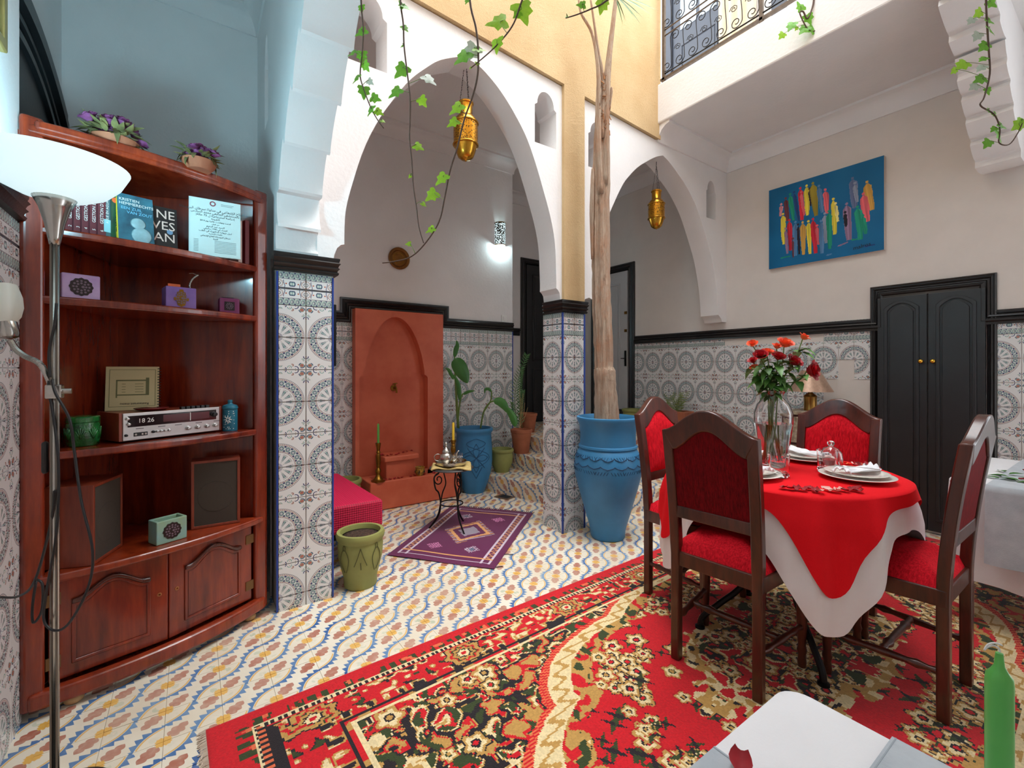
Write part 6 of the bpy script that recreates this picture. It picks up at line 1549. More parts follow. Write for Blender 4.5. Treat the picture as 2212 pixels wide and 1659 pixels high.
p = gz(1683, 1030, TT); tumbler('clear tumbler between the vase and the near chair', p.x, p.y)
p = gz(1787, 1019, TT); tumbler('clear tumbler behind the right hand plate', p.x, p.y)
p = gz(1795, 1008, TT); cb_ = thing('glass_cloche', 'little glass bell jar with knob over a red dish', 'cloche', (p.x, p.y, TT))
MB().lathe([(.047, .004), (.048, .04), (.044, .068), (.03, .088), (.012, .096), (.009, .10), (.015, .108), (.014, .118), (.006, .123), (0, .123), (0, .12), (.004, .1), (.01, .093), (.027, .085), (.041, .066), (.045, .04), (.044, .004)], 30, cap=False).obj('bell', GLASS, cb_, smooth=50)
MB().lathe([(0, .0), (.052, 0), (.052, .004), (.04, .006), (.034, .03), (.0, .04)], 26).obj('red_dish', M('red_glass_dish', rgb(176, 20, 30), .2), cb_, smooth=40)
for px, py, m_ in ((1693, 1054, PETAL), (1708, 1056, PETAL), (1722, 1056, PETAL), (1735, 1058, PETAL), (1748, 1056, PETAL), (1762, 1060, PETAL), (1772, 1062, PETALP), (1785, 1057, PETALP), (1797, 1060, PETALP), (1812, 1058, PETALP), (1808, 1062, PETALP), (1825, 1060, PETAL), (1840, 1058, PETAL), (1852, 1056, PETAL), (1858, 1061, PETAL)):
    p = gz(px, py, TT + .004); petal((p.x, p.y, TT), m_, {'red_petal': 'red rose petal in the line laid along the near table edge', 'pink_petal': 'pale pink rose petal in the line laid along the near table edge'}[m_.name], 'petals along the table edge', 1.05)
for px, py, m_ in ((1826, 1003, PETALO), (1834, 1006, PETALO), (1842, 1004, PETALP), (1852, 1008, PETAL), (1862, 1007, PETALO), (1868, 1011, PETALO), (1874, 1010, PETALP), (1880, 1013, PETAL), (1896, 1016, PETAL)):
    p = gz(px, py, TT); petal((p.x, p.y, TT), m_, {'red_petal': 'red rose petal in the cluster beyond the right hand plate', 'pink_petal': 'pale pink rose petal in the cluster beyond the right hand plate', 'orange_petal': 'orange rose petal in the cluster beyond the right hand plate'}[m_.name], 'petals beyond the plate', 1.0)
for dx, dy, z_ in ((.085, .02, .045), (.10, -.01, .045), (.115, .015, .03)): petal((2.286 + dx, .725 + dy, TT + z_), PETAL, 'red rose petal lying on the right hand plate', 'petals on the plate', 1.1)
# ------------------------------------------------------------------ vase of roses
VC = Vector((2.255, 1.045, TT)); dV = Vector((VC.x, VC.y)).dot(Vector(FW))
va = thing('glass_vase', 'tall clear glass vase half full of water on the red table', 'vase', VC)
MB().lathe([(0, .0), (.061, 0), (.065, .01), (.063, .05), (.067, .09), (.082, .21), (.082, .255), (.070, .295), (.046, .32), (.040, .332), (.044, .345), (.054, .362), (.052, .364), (.04, .348), (.036, .332), (.043, .318), (.066, .292), (.078, .253), (.078, .21), (.063, .09), (.059, .05), (.059, .014), (0, .012)], 40).obj('glass_wall', GLASS, va, smooth=50)
MB().lathe([(0, .013), (.0585, .015), (.0585, .05), (.0625, .09), (.0775, .205), (0, .205)], 36).obj('water', mat_glass('water', (.96, 1, .97, 1)), va, smooth=40)
mb = MB()
for k in range(12):
    a = 2*PI*k/12; mb.tube([(.0615*math.cos(a + .16*math.cos(i*.9)*(1 - i/11)), .0615*math.sin(a + .16*math.cos(i*.9)*(1 - i/11)), .035 + .02*math.sin(i*.9)*(1 - i/11)) for i in range(11)], .0022, 5)
mb.obj('moulded_scroll', GLASS, va, smooth=True)
def vq(px, py, dd=0): return wd(px, py, dV + dd)
ROSER = M('red_rose', rgb(206, 14, 34), .5, vs=40, col2=rgb(150, 6, 20)); ROSEO = M('orange_rose', rgb(248, 110, 58), .5, vs=30, col2=rgb(232, 70, 40))
RL = M('rose_leaf', rgb(98, 148, 66), .4, vs=20, col2=rgb(60, 108, 46)); rs = random.Random(12)
heads = [(1625, 742, ROSEO, .022, -.02, 'orange rosebud standing highest on the left of the bouquet'), (1738, 727, ROSEO, .024, 0, 'orange rose rising highest on the right of the bouquet'), (1697, 740, ROSEO, .034, -.03, 'open orange rose at the top middle of the bouquet'), (1679, 747, ROSEO, .022, .02, 'orange rosebud just left of the top middle rose'), (1657, 760, ROSEO, .026, 0, 'orange rose behind the bright red rose'), (1643, 766, ROSER, .028, -.05, 'bright red rose on the left of the bouquet'), (1682, 769, ROSER, .028, -.04, 'deep red rose in the middle of the bouquet'), (1717, 779, ROSER, .034, -.05, 'open red rose right of the bouquet middle'), (1757, 800, ROSER, .042, -.04, 'largest red rose drooping at the right of the bouquet'), (1626, 778, ROSER, .022, .04, 'small red rose at the left edge of the bouquet'), (1628, 793, ROSEO, .018, .03, 'small orange rose low at the left edge of the bouquet')]
neck = VC + Vector((0, 0, .35)); rngv = lambda s: Vector((rs.uniform(-s, s), rs.uniform(-s, s), 0))
for px, py, m_, r, dd, lab in heads:
    hp = vq(px, py, dd); t = thing('cut_rose', lab, 'rose', VC + Vector((0, 0, .03)), 0, 'roses in the vase'); L0 = Vector(t.location)
    up0 = None; foot = VC + rngv(.035) + Vector((0, 0, .03)); up = (hp - neck).normalized()
    up = (up + Vector((-FW[0], -FW[1], 0))*.45).normalized()
    if px > 1750: up = Vector((RT[0], RT[1], 0))*.8 + Vector((-FW[0], -FW[1], .15))
    nk = neck + rngv(.02); pts = catmull([foot - L0, nk - L0, nk.lerp(hp, .5) + up*.02 - L0, hp - up*r*.5 - L0], 6)
    MB().tube(pts, .0028, 6).obj('stem', GSTEM, t, smooth=True)
    mb = MB(); petal_rose(mb, hp - L0, r, 3 if r > .025 else 2, up); petal_rose(mb, hp - L0 + up*r*.15, r*.55, 2, up); mb.obj('bloom', m_, t, smooth=True)
    mb = MB()
    for k in range(5): a = 2*PI*k/5; o_ = up.orthogonal().normalized(); q_ = up.cross(o_); leaf(mb, hp - L0 - up*r*.55, (o_*math.cos(a) + q_*math.sin(a))*.8 + up*.5, r*.9, r*.35, up, .3, 3)
    mb.obj('calyx', RL, t, smooth=True); mb = MB()
    for k in range(11):
        f_ = rs.uniform(.25, .80); i0 = int(len(pts)*f_); b_ = pts[min(i0, len(pts) - 1)]
        if (b_ + L0).z < VC.z + .33: b_ = pts[int(len(pts)*.5)]
        d = Vector((rs.uniform(-1, 1), rs.uniform(-1, 1), rs.uniform(-.35, .5))); leaf(mb, b_, d, rs.uniform(.05, .085), rs.uniform(.028, .042), Vector((0, 0, 1)), rs.uniform(.1, .7), 4)
    mb.obj('leaves', RL, t, smooth=True)
# ------------------------------------------------------------------ side cabinet, lamp, gallery pots
cbn = thing('carved_cabinet', 'small cabinet faced with carved bone coloured panels by the right wall', 'cabinet', (4.38, 1.66, 0)); BONE = M('carved_bone_panel', rgb(196, 184, 160), .55, vs=26, col2=rgb(110, 88, 66), bmp=.8, bs=40, bd=.01)
CZ = .888; wp(MB().box(4.20, 4.57, 1.46, 1.84, .06, CZ - .03).obj('body', WALNUT, bevel=.004), cbn); wp(MB().box(4.18, 4.575, 1.44, 1.86, CZ - .03, CZ).obj('top', BONE, bevel=.006), cbn)
for k, (z0, z1) in enumerate(((.10, .35), (.37, .60), (.62, .84))): 
    wp(MB().box(4.188, 4.201, 1.49, 1.81, z0, z1).obj('drawer', BONE, bevel=.005), cbn)
for x in (4.22, 4.55):
    for y in (1.49, 1.81): wp(MB().box(x - .018, x + .018, y - .018, y + .018, 0, .07).obj('foot', WALNUT), cbn)
tl = thing('table_lamp', 'brass table lamp with a copper cone shade behind the roses', 'lamp', (4.36, 1.715, CZ)); k_ = 1.0
MB().lathe([(0, 0), (.05, 0), (.052, .01), (.048, .02), (.048, .115), (.052, .122), (.04, .135), (.02, .15), (.012, .165)], 28).obj('base', M('antique_brass', rgb(170, 128, 66), .3, .9, var=.2, vs=20), tl, smooth=35)
MB().lathe([(.006, .16), (.006, .30)], 8).obj('stem', BRASS, tl)
MB().lathe([(.168, .165), (.07, .345), (.067, .344), (.164, .165)], 36, cap=False).obj('shade', M('copper_shade', rgb(196, 160, 136), .4, .5, var=.2, vs=60), tl, smooth=60)
p = wx(1460, 900, 4.42); tg = thing('terracotta_trough', 'terracotta trough planter on the raised gallery floor', 'planter', (4.42, p.y, .5)); mb = MB(); w0, d0 = .17, .09
mb.ring([(-d0 + .02, -w0 + .02), (d0 - .02, -w0 + .02), (d0 - .02, w0 - .02), (-d0 + .02, w0 - .02)], [(-d0, -w0), (d0, -w0), (d0, w0), (-d0, w0)], 0, .28); mb.obj('trough_wall', TERRA, tg, bevel=.006); MB().box(-d0 + .02, d0 - .02, -w0 + .02, w0 - .02, 0, .24).obj('soil', SOIL, tg)
sg = thing('herb_plant', 'thin leafy herb growing in the terracotta trough', 'plant', (4.42, p.y, .72)); mb = MB(); ml = MB(); rs = random.Random(8)
for k in range(14):
    e = Vector((rs.uniform(-.05, .05), rs.uniform(-.12, .12), rs.uniform(.12, .27))); b_ = Vector((0, rs.uniform(-.06, .06), 0)); pts = catmull([b_, b_.lerp(e, .5) + Vector((0, rs.uniform(-.02, .02), .02)), e], 5); mb.tube(pts, .0022, 4)
    for q in pts[3:]:
        for s in (-1, 1): leaf(ml, q, (rs.uniform(-.5, .5), s, rs.uniform(.2, .8)), .035, .009, Vector((-.6, -.4, .6)), .3, 3)
mb.obj('stem', GSTEM, sg); ml.obj('leaves', M('pale_herb_leaf', rgb(138, 150, 84), .6, var=.2, vs=30), sg, smooth=True)
p = wx(1366, 885, 4.42); pot('olive_pot', 'olive green pot on the gallery floor beside the grey door', [(a*.95, b*1.15) for a, b in OLP], GREENPOT, (4.42, p.y, .5), .21, .1)
# ------------------------------------------------------------------ painting
py0, py1 = wx(1665, 500, XR).y, wx(1913, 430, XR).y; pz0, pz1 = wx(1665, 583, XR).z, wx(1665, 416, XR).z + .01
PW, PH_ = py0 - py1, pz1 - pz0; NU, NV = 240, 200
U_, V_ = np.meshgrid((np.arange(NU) + .5)/NU, (np.arange(NV) + .5)/NV, indexing='ij')
im = np.zeros((NU, NV, 3)); im[:] = np.array(rgb(16, 104, 152)[:3]); im *= (1 + (vnoise(U_, V_, 6, 21)[..., None] - .5)*.25)
def dewarp(x, y):
    yt = 665 + (x - 560)/1202*(248 - 665); yb_ = 1480 + (x - 562)/1228*(1230 - 1480); xx = (x - 560)/1215; xx = xx*(1.0 + .42*(xx - 1)*-.55) if False else xx
    # perspective along the wall: nearer at the right
    u = xx; den = (1 - u)*1.0 + u*.66; u = u*.66/den if False else u*1.0
    return (u**.93 if u > 0 else 0), 1 - (y - yt)/(yb_ - yt)
PC = dict(pk=(214, 140, 150), mr=(112, 60, 72), gn=(28, 146, 116), nv=(36, 70, 126), rd=(206, 40, 62), pr=(222, 100, 110), ye=(228, 208, 70), ol=(156, 140, 50), bl=(88, 132, 176), gy=(140, 150, 172), gd=(208, 160, 76), mv=(150, 120, 150), gb=(96, 110, 146), dk=(40, 34, 48), ly=(236, 220, 140))
def brush(u0, v0, u1, v1, w, col, seed):
    r = np.random.RandomState(seed); col = np.array(rgb(*PC[col])[:3]); L = math.hypot((u1 - u0)*PW, (v1 - v0)*PH_)
    t = ((U_ - u0)*(u1 - u0)*PW*PW + (V_ - v0)*(v1 - v0)*PH_*PH_)/(L*L); d = ((U_ - u0)*PW*(v1 - v0)*PH_ - (V_ - v0)*PH_*(u1 - u0)*PW)/L
    ww = w*PW*np.clip(np.minimum(t*7 + .25, 1), 0, 1)*(1 - .45*np.clip(t, 0, 1)**2); m = (t > 0) & (t < 1) & (np.abs(d) < ww*(.8 + .4*vnoise(U_*40, t*4, 1, seed)))
    st = .6 + .8*vnoise(d/ww*3 + 9, t*1.2, 1, seed + 1)
    im[m] = np.clip(col[None]*st[m][:, None], 0, 1)
figs = [(690, 800, 680, 925, 45, 'pk'), (740, 735, 765, 970, 60, 'mr'), (790, 690, 830, 960, 55, 'gn'), (835, 665, 890, 960, 45, 'nv'), (905, 620, 925, 950, 65, 'rd'), (915, 660, 950, 900, 40, 'pr'), (975, 590, 985, 900, 60, 'ye'), (1010, 620, 1020, 800, 30, 'dk'), (1045, 560, 1080, 900, 75, 'ol'), (1110, 585, 1150, 860, 55, 'bl'), (1180, 620, 1200, 870, 60, 'pr'), (1265, 715, 1280, 1085, 60, 'ye'), (1290, 760, 1315, 950, 40, 'ly'), (710, 900, 720, 1215, 60, 'ye'), (740, 1050, 760, 1310, 40, 'mv'), (780, 960, 795, 1275, 55, 'rd'), (850, 975, 850, 1325, 60, 'bl'), (820, 1150, 825, 1345, 25, 'mr'), (880, 1000, 895, 1310, 35, 'dk'), (930, 975, 940, 1310, 65, 'gd'), (995, 960, 1015, 1300, 55, 'ye'), (1045, 935, 1075, 1290, 65, 'rd'), (1090, 1000, 1105, 1200, 40, 'pr'), (1135, 950, 1145, 1290, 65, 'bl'), (1175, 870, 1190, 1180, 55, 'gy'), (1220, 845, 1230, 1240, 60, 'gn'), (1465, 490, 1490, 800, 80, 'gb'), (1490, 540, 1515, 740, 45, 'gy'), (1610, 525, 1660, 820, 80, 'gd'), (1575, 650, 1620, 940, 80, 'pr'), (1405, 760, 1430, 1140, 80, 'mv'), (1390, 850, 1400, 1000, 40, 'dk'), (1515, 790, 1550, 1130, 80, 'gn'), (1570, 880, 1600, 1070, 50, 'gn')]
for k, (x0, y0, x1, y1, w_, c) in enumerate(figs):
    a = dewarp(x0, y0); b = dewarp(x1, y1); brush(a[0], a[1] - .02, b[0], b[1], w_/1215*.5, c, k*3 + 5)
    m = (((U_ - a[0])*PW)**2 + ((V_ - a[1])*PH_)**2) < .011**2; im[m] = np.array(rgb(*PC[c])[:3])*1.1
for x0, y0, x1, y1, c in ((680, 1360, 800, 1330, 'gn'), (1190, 1310, 1250, 1290, 'bl'), (1310, 1210, 1420, 1160, 'mv'), (1450, 1140, 1540, 1120, 'gn'), (1580, 1205, 1690, 1180, 'nv')):
    a = dewarp(x0, y0); b = dewarp(x1, y1); brush(a[0], a[1], b[0], b[1], .008, c, 77 + x0)
pt = thing('painting', 'blue canvas painting of colourful robed figures on the right wall', 'painting', (XR, (py0 + py1)/2, (pz0 + pz1)/2))
MB().box(-.035, -.002, -PW/2, PW/2, -PH_/2, PH_/2).obj('stretcher', M('raw_canvas_edge', rgb(206, 190, 176), .9), pt)
mb = MB(); mb.grid(lambda u, v: (-.0365, PW/2 - PW*u, -PH_/2 + PH_*v), NU, NV); o = mb.obj('canvas', mat_attr('oil_paint', .45, bmp=.3, bs=120), pt, keep=True); colattr(o, np.concatenate([im.reshape(-1, 3), np.ones((NU*NV, 1))], 1))
text_mesh('signature', 'malros', .045, INK, pt, frame_mtx((-.0375, -PW*.335, -PH_*.42), (0, -1, .12), (0, 0, 1)))
# ------------------------------------------------------------------ second laid table on the right and the table under the camera
def cloth_box(x0, x1, y0, y1, z0, drop, mat, name, rip=.012, rnd=.03, seed=1):
    """cloth over a rectangular table: rounded outline with rippled skirt"""
    out = []
    def arc(cx, cy, a0):
        return [(cx + rnd*math.cos(a0 + PI/2*i/6), cy + rnd*math.sin(a0 + PI/2*i/6)) for i in range(7)]
    raw = arc(x1 - rnd, y1 - rnd, 0) + arc(x0 + rnd, y1 - rnd, PI/2) + arc(x0 + rnd, y0 + rnd, PI) + arc(x1 - rnd, y0 + rnd, 3*PI/2)
    n = len(raw)
    for i in range(n):
        a, b = Vector(raw[i]), Vector(raw[(i+1) % n]); m = max(1, int((b - a).length/.03))
        for k in range(m): out.append(a.lerp(b, k/m))
    n = len(out); cx, cy = (x0 + x1)/2, (y0 + y1)/2; vs = [(cx, cy, z0)]; rows = [(.97, 0), (.995, .001), (1, .006)] + [(1, .01 + drop*k/8) for k in range(1, 9)]; fs = []
    s = 0; sl = []
    for i in range(n): sl.append(s); s += (out[(i+1) % n] - out[i]).length
    for f_, dz in rows:
        for i, p in enumerate(out):
            d = (p - Vector((cx, cy))); w = math.sin(sl[i]*31 + seed)*rip*min(1, dz/.15) + math.sin(sl[i]*13 + seed*2)*rip*.8*min(1, dz/.2); nrm = d.normalized(); q = Vector((cx, cy)) + d*f_ + nrm*(w + .03*min(1, dz/.3))*(1 if f_ == 1 else 0)
            vs.append((q.x, q.y, z0 - dz + (.012*math.sin(sl[i]*9) if dz > drop else 0)))
    fs += [(0, 1 + i, 1 + (i+1) % n) for i in range(n)]
    for r in range(len(rows) - 1): fs += [(1 + r*n + i, 1 + (r+1)*n + i, 1 + (r+1)*n + (i+1) % n, 1 + r*n + (i+1) % n) for i in range(n)]
    return MB().add(vs, fs)
def laid_table(label, x0, x1, y0, y1, z, legm, clothlab, drop, rnd=.03):
    t = thing('dining_table', label, 'table', ((x0 + x1)/2, (y0 + y1)/2, 0)); wp(MB().box(x0 + .004, x1 - .004, y0 + .004, y1 - .004, z - .03, z - .004).obj('table_top', legm, bevel=.01), t)
    for x in (x0 + .06, x1 - .06):
        for y in (y0 + .06, y1 - .06): wp(MB().box(x - .022, x + .022, y - .022, y + .022, .009, z - .03).obj('leg', legm, bevel=.004), t)
    o = cloth_box(x0, x1, y0, y1, z, drop, WHITECL, 'c', rnd=rnd).obj('white_tablecloth', WHITECL, smooth=50); tag(o, clothlab, 'tablecloth'); return t
PINKW = M('pinkish_limed_wood', rgb(170, 120, 108), .5, var=.2, vs=20)
X20, X21, Y20, Y21, Z2 = 3.10, 4.05, -.35, .60, .70
laid_table('second dining table at the right edge behind the side chair', X20, X21, Y20, Y21, Z2, PINKW, 'white cloth hanging over the second table at the right edge', .46)
rn = thing('grey_runner', 'grey damask runner across the second table at the right edge', 'table runner', (3.5, .13, Z2)); mb = MB(); ry0, ry1 = .08, .46
mb.grid(lambda u, v: ((X20 - .055 + (X21 - X20 + .1)*((u - .3)/.7), ry0 + (ry1 - ry0)*v, Z2 + .003) if u > .3 else (X20 - .050 - .012*math.sin(v*9) - .03*(1 - u/.3), ry0 + (ry1 - ry0)*v, Z2 + .003 - .36*(1 - u/.3))), 40, 10); wp(mb.obj('runner_cloth', GREYCL, smooth=True), rn)
rs = random.Random(31)
lv = thing('leaf_sprig', 'sprig of green rose leaves scattered on the second table', 'leaves', (3.3, .36, Z2)); 
for k in range(16):
    mb = MB(); leaf(mb, (rs.uniform(-.10, .20), rs.uniform(-.10, .10), .008), (rs.uniform(-1, 1), rs.uniform(-1, 1), rs.uniform(0, .2)), .065, .035, bend=.15); mb.obj('leaf', LEAF, lv, smooth=True)
for k in range(7): petal((3.3 + rs.uniform(-.14, .3), .34 + rs.uniform(-.2, .12), Z2 + .005), PETAL, 'red rose petal among the leaves on the second table', 'petals on the second table', 1.1, rs)
FX, FY, FZ = .787, .345, .74
laid_table('laid table in the foreground below the camera', .05, FX, -.55, FY, FZ, WALNUT, 'smooth white cloth on the foreground table', .35, .035)
r1 = thing('grey_runner', 'grey damask runner crossing the foreground table on its left side', 'table runner', (.4, 0, FZ)); wp(MB().box(.20, .574, -.5, FY - .004, FZ + .001, FZ + .003).obj('runner_cloth', GREYCL), r1); wp(MB().box(.570, .572, -.5, FY - .004, FZ + .003, FZ + .0036).obj('hem', M('grey_hem', rgb(160, 168, 176), .8), None), r1)
r2 = thing('grey_runner', 'grey damask runner crossing the foreground table towards its right edge', 'table runner', (.4, .05, FZ)); wp(MB().box(.08, FX - .002, -.10, .208, FZ + .0035, FZ + .0055).obj('runner_cloth', GREYCL), r2); wp(MB().box(.08, FX - .002, .203, .2046, FZ + .0055, FZ + .006).obj('hem', MATS['grey_hem'], None), r2)
p = gz(1597, 1645, FZ + .01); petal((p.x, p.y, FZ + .004), PETAL, 'single red rose petal on the foreground table', None, 1.0)
gc = thing('green_candle', 'thick green candle with a curled white wick on the foreground table', 'candle', (.698, .095, FZ + .006)); GC2 = M('bright_green_wax', rgb(84, 176, 72), .35, vs=5, col2=rgb(110, 196, 96))
MB().lathe([(0, 0), (.0112, 0), (.0112, .172), (.0105, .179), (.007, .184), (.0042, .190), (.003, .203), (0, .204)], 28).obj('wax', GC2, gc, smooth=50)
wk = [Vector((0, 0, .198))] + [Vector((RT[0]*a, RT[1]*a, b)) for a, b in ((.0, .207), (-.006, .211), (-.013, .209), (-.016, .206), (-.012, .212), (-.004, .2135), (.003, .211))]; MB().tube(catmull(wk, 4), .0009, 5).obj('wick', PAPER, gc, smooth=True)
# ------------------------------------------------------------------ balcony railing, upper floor, ivy
XRL = 3.445; ry_a, ry_b = wx(1434, 100, XRL).y, .55
zb0 = wx(1434, 168, XRL).z; zm0 = wx(1437, 77, XRL).z; zm1 = wx(1437, 67, XRL).z
rl = thing('balcony_railing', 'wrought iron balcony railing with scroll panels above the white balcony edge', 'railing', (XRL, 1.5, 3.8))
RUST = M('weathered_iron', rgb(110, 96, 84), .6, .6, var=.3, vs=30)
def bar(name, z, r, mat=RUST, y0=None, y1=None): wp(MB().tube([(XRL, y0 or ry_a, z), (XRL, y1 or ry_b, z)], r, 6).obj(name, mat, smooth=True), rl)
wp(MB().box(XRL - .012, XRL + .012, ry_b, ry_a + .03, zb0 - .022, zb0 - .002).obj('foot_rail', RUST), rl); bar('bottom_rail', zb0 + .03, .006, IRON); bar('middle_rail', zm0, .006); bar('middle_rail', zm1 + .01, .006); bar('top_rail', zm1 + .55, .012)
for y in (ry_a, ry_a - .85, ry_b): wp(MB().box(XRL - .012, XRL + .012, y - .012, y + .012, 3.79, zm1 + .56).obj('post', RUST), rl)
def scroll(y0, z0, z1, r, sg):
    n = 26; T_ = 1.35*2*PI
    up = [(y0 + sg*r*.85 + sg*r*(.22 + .78*i/n)*math.cos(PI - T_*(1 - i/n)), z1 - r + r*(.22 + .78*i/n)*math.sin(PI - T_*(1 - i/n))) for i in range(n + 1)]
    lo = [(y0 - sg*r*.85 + sg*r*(1 - .78*i/n)*math.cos(-T_*i/n), z0 + r + r*(1 - .78*i/n)*math.sin(-T_*i/n)) for i in range(n + 1)]
    zm = (z0 + z1)/2; h_ = (z1 - z0)/2 - r
    return [(XRL, a, b) for a, b in up + [(y0 - sg*r*.10, zm + h_*.45), (y0, zm), (y0 + sg*r*.10, zm - h_*.45)] + lo]
k = 0; y = ry_a - .075
while y > ry_b + .1:
    for (z0, z1) in ((zb0 + .036, zm0 - .005), (zm1 + .018, zm1 + .34)):
        mb = MB().tube(catmull(scroll(y, z0, z1, .048, -1), 2), .0036, 5); zc_ = (z0 + z1)/2
        mb.tube([(XRL, y - .065 + .035*math.cos(t*.9)*(1 - t/14) , zc_ + .03*math.sin(t*.9)*(1 - t/14)) for t in range(12)], .003, 5)
        wp(mb.obj('scroll', IRON, smooth=True), rl)
    y -= .125; k += 1
# curtain and planter behind the railing
cu_ = thing('upper_curtain', 'cream curtain hanging in the upper floor doorway', 'curtain', (4.5, wx(1590, 50, 4.5).y, 3.82)); CUR = M('cream_curtain_cloth', rgb(206, 184, 156), .9, var=.12, vs=10)
wcu = wx(1548, 50, 4.5).y - wx(1625, 50, 4.5).y
mb = MB(); mb.grid(lambda u, v: (.02*math.sin(u*26 + v), -wcu/2 + wcu*u + .05*v*(u - .5), 2.2*v), 40, 6); mb.obj('curtain_cloth', CUR, cu_, smooth=True)
upb = thing('green_planter_box', 'lime green planter box on the upper floor behind the railing', 'planter', (4.0, wx(1590, 85, 4.0).y, 3.80)); LIME = M('lime_plastic', rgb(176, 190, 110), .5)
mb = MB(); mb.ring([(-.08, -.2), (.08, -.2), (.08, .2), (-.08, .2)], [(-.1, -.22), (.1, -.22), (.1, .22), (-.1, .22)], 0, .2); mb.obj('box', LIME, upb, bevel=.006); MB().box(-.08, .08, -.2, .2, 0, .16).obj('soil', SOIL, upb)
# ivy
lobes = [(0, -.05), (.16, -.14), (.40, -.16), (.50, .05), (.36, .20), (.46, .42), (.30, .50), (.20, .55), (.10, .85), (0, 1.0)]
pts_ = lobes + [(-x, y) for x, y in lobes[-2:0:-1]]
def ivy_mesh(mat):
    mb = MB(); vs = [(0, .30, 0)] + [(x, y, -.12*abs(x) - .10*max(0, y - .4)**1.0 + .03*math.sin(9*y)) for x, y in pts_]; n = len(pts_)
    mb.add(vs, [(0, 1 + i, 1 + (i+1) % n) for i in range(n)]); me = mb.mesh('ivy_leaf'); me.materials.append(mat); me.polygons.foreach_set('use_smooth', [True]*len(me.polygons)); return me
def mat_leafy(name, c1, c2):
    m, nt, p = newmat(name); n = noise(nt, 6, 3, coords(nt)); nt.links.new(mixc(nt, smooth01(n, .35, .65), c1, c2), p.inputs['Base Color']); p.inputs['Roughness'].default_value = .4
    tr_ = nt.nodes.new('ShaderNodeBsdfTranslucent'); tr_.inputs[0].default_value = c1; mx = nt.nodes.new('ShaderNodeMixShader'); mx.inputs[0].default_value = .45; out = [q for q in nt.nodes if q.type == 'OUTPUT_MATERIAL'][0]
    nt.links.new(p.outputs[0], mx.inputs[1]); nt.links.new(tr_.outputs[0], mx.inputs[2]); nt.links.new(mx.outputs[0], out.inputs[0]); return m
IVM = [ivy_mesh(mat_leafy('ivy_leaf_bright', rgb(164, 214, 60), rgb(128, 192, 44))), ivy_mesh(mat_leafy('ivy_leaf_deep', rgb(122, 188, 62), rgb(92, 160, 52))), ivy_mesh(mat_leafy('ivy_leaf_pale', rgb(190, 204, 190), rgb(160, 180, 160)))]
rs = random.Random(21)
def vine(label, pts, d, leaves, r=2.2, up_to=3.9, dd=None):
    """stem through photo points at distance d, leaves (px, py, size px, kind)"""
    P = [wd(a, b, d if dd is None else d + dd[i]) for i, (a, b) in enumerate(pts)]
    if P[0].z < 3.7: P = [Vector((P[0].x, P[0].y, 3.95)), P[0].lerp(Vector((P[0].x, P[0].y, 3.95)), .5)] + P
    base = P[0].copy(); t = thing('ivy_vine', label, 'vine', base)
    st_ = catmull([q - base for q in P], 5); n = len(st_)
    MB().tube(st_, [(r*(1 - .55*i/n))/FPX*d for i in range(n)], 6).obj('stem', STEM, t, smooth=True)
    toc = Vector((-FW[0], -FW[1], 0)); rt = Vector((RT[0], RT[1], 0)); pet = MB()
    for (a, b, s, kd) in leaves:
        q = wd(a, b, d) - base; near = min(st_, key=lambda v: (v - q).length); dn = (q - near); sz = s*.88/FPX*d
        dirv = (dn.normalized() if dn.length > 1e-4 else rt) + Vector((0, 0, -.9)) + rt*rs.uniform(-.4, .4); dirv.normalize()
        nr = (toc + rt*rs.uniform(-.7, .7) + Vector((0, 0, rs.uniform(.0, .7)))).normalized(); xax = dirv.cross(nr).normalized(); nr = xax.cross(dirv)
        o = bpy.data.objects.new('leaf', IVM[kd]); C.objects.link(o); o.parent = t; m = Matrix((xax, dirv, nr)).transposed().to_4x4()
        o.matrix_local = Matrix.Translation(q - dirv*sz*.45) @ m @ Matrix.Scale(sz, 4)
        if dn.length > .004: pet.tube(catmull([near, near.lerp(q, .6) + Vector((0, 0, .012)), q - dirv*sz*.4], 3), .0012, 4)
    if pet.v: tag(pet.obj('leaf_stalk', GSTEM, t), kind='stuff')
    return t
B_, D_, W_2 = 0, 1, 2
vine('ivy strand hanging furthest left in front of the upper niche', [(782, -260), (781, -120), (780, 0), (785, 60), (783, 110), (778, 160), (785, 190), (800, 230), (815, 258), (829, 277)], 1.75, [(778, 70, 30, D_), (759, 115, 24, D_), (781, 124, 30, D_), (791, 145, 26, D_), (768, 171, 26, D_), (801, 178, 18, W_2), (786, 201, 32, D_), (813, 213, 26, D_), (799, 240, 28, D_), (820, 243, 24, B_), (828, 262, 12, B_), (781, 20, 20, D_), (779, -60, 30, D_)])
vine('long thin ivy strand hanging left of the big lantern', [(860, -260), (863, -120), (865, 0), (871, 50), (873, 100), (880, 160), (886, 210), (886, 260), (885, 300), (890, 350), (893, 400), (900, 450), (905, 490), (915, 525)], 1.7, [(867, 8, 22, D_), (878, 16, 20, D_), (876, 62, 20, D_), (868, 100, 10, D_), (864, 155, 40, D_), (851, 201, 36, D_), (930, 173, 36, W_2), (914, 221, 28, B_), (906, 318, 26, B_), (885, 382, 9, B_), (916, 442, 14, B_), (913, -50, 30, D_)])
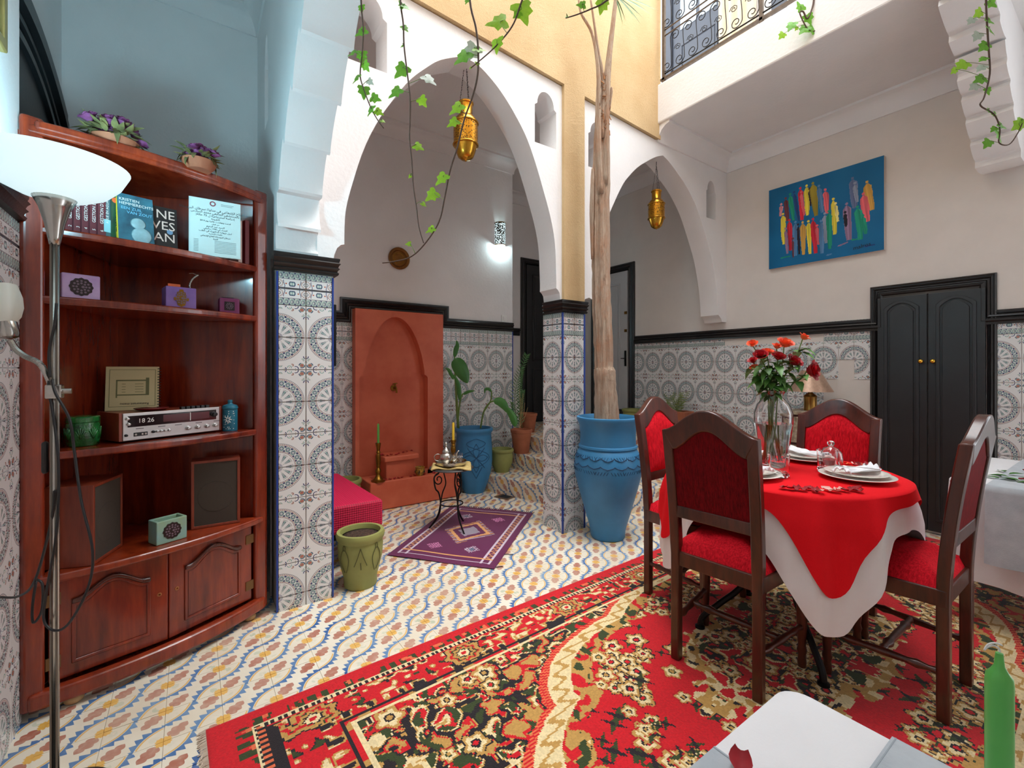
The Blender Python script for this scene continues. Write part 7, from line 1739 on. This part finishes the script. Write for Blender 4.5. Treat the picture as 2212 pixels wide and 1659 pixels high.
vine('ivy strand looping past the big lantern to the copper tray', [(1008, -260), (1012, -120), (1015, 0), (1028, 60), (1033, 110), (1032, 160), (1022, 205), (1003, 258), (988, 318), (972, 370), (962, 420), (948, 480), (915, 530), (885, 556), (850, 565), (826, 568)], 1.7, [(1008, 3, 16, D_), (996, 125, 46, D_), (1018, 115, 44, W_2), (1037, 106, 30, B_), (1032, 138, 10, B_), (983, 236, 38, B_), (976, 266, 30, B_), (951, 388, 36, B_), (930, 424, 34, B_), (928, 497, 24, B_), (881, 527, 14, B_)], 2.6)
vine('ivy branch with broad bright leaves crossing the ochre wall', [(1210, -220), (1160, -80), (1128, 0), (1110, 50), (1085, 85), (1055, 115), (1017, 147)], 1.5, [(1131, 30, 56, B_), (1116, 32, 24, B_), (1070, 48, 50, B_), (1073, 100, 38, B_), (1030, 138, 10, B_), (1016, 147, 8, B_), (1180, -60, 50, B_)], 2.6)
vine('short ivy tip reaching in beside the palm trunk top', [(1400, -80), (1312, 0), (1275, 20), (1245, 32), (1222, 39)], 1.6, [(1300, 14, 40, B_), (1254, 10, 22, D_), (1223, 36, 9, B_)], 2.6)
dv = 3.33*FW[0] + 1.6*FW[1]
vine('ivy clump hanging over the white balcony edge on the left', [(1752, -40), (1758, 0), (1745, 40), (1735, 25), (1728, 30), (1748, 66), (1770, 60), (1785, 30), (1780, 0)], 3.05, [(1772, 8, 28, D_), (1790, 20, 30, D_), (1735, 65, 28, D_), (1762, 66, 32, D_), (1708, 58, 26, D_), (1688, 78, 20, B_), (1748, 42, 26, D_), (1728, 12, 26, D_), (1720, 62, 12, B_), (1786, 33, 20, D_), (1800, -10, 26, D_), (1770, -30, 30, D_)], 2.0)
vine('thick ivy strand hanging down at the upper right', [(2128, -200), (2130, -80), (2130, 0), (2132, 50), (2136, 110), (2138, 160), (2126, 210), (2118, 228), (2148, 248), (2160, 280), (2158, 308), (2180, 312), (2200, 285), (2210, 262)], 2.0, [(2145, 8, 26, D_), (2112, 30, 26, B_), (2097, 46, 22, W_2), (2140, 45, 24, D_), (2142, 66, 30, D_), (2110, 80, 26, W_2), (2124, 102, 30, D_), (2122, 128, 20, D_), (2076, 142, 34, B_), (2060, 154, 18, B_), (2118, 148, 24, W_2), (2115, 172, 30, D_), (2103, 188, 26, W_2), (2135, 198, 18, D_), (2138, 240, 16, D_), (2150, 248, 14, D_), (2166, 272, 24, D_), (2146, 280, 18, D_), (2160, 296, 32, D_), (2132, 312, 26, D_), (2198, 272, 34, B_), (2205, 262, 18, B_), (2136, -40, 30, D_), (2100, -10, 20, D_)], 2.2)
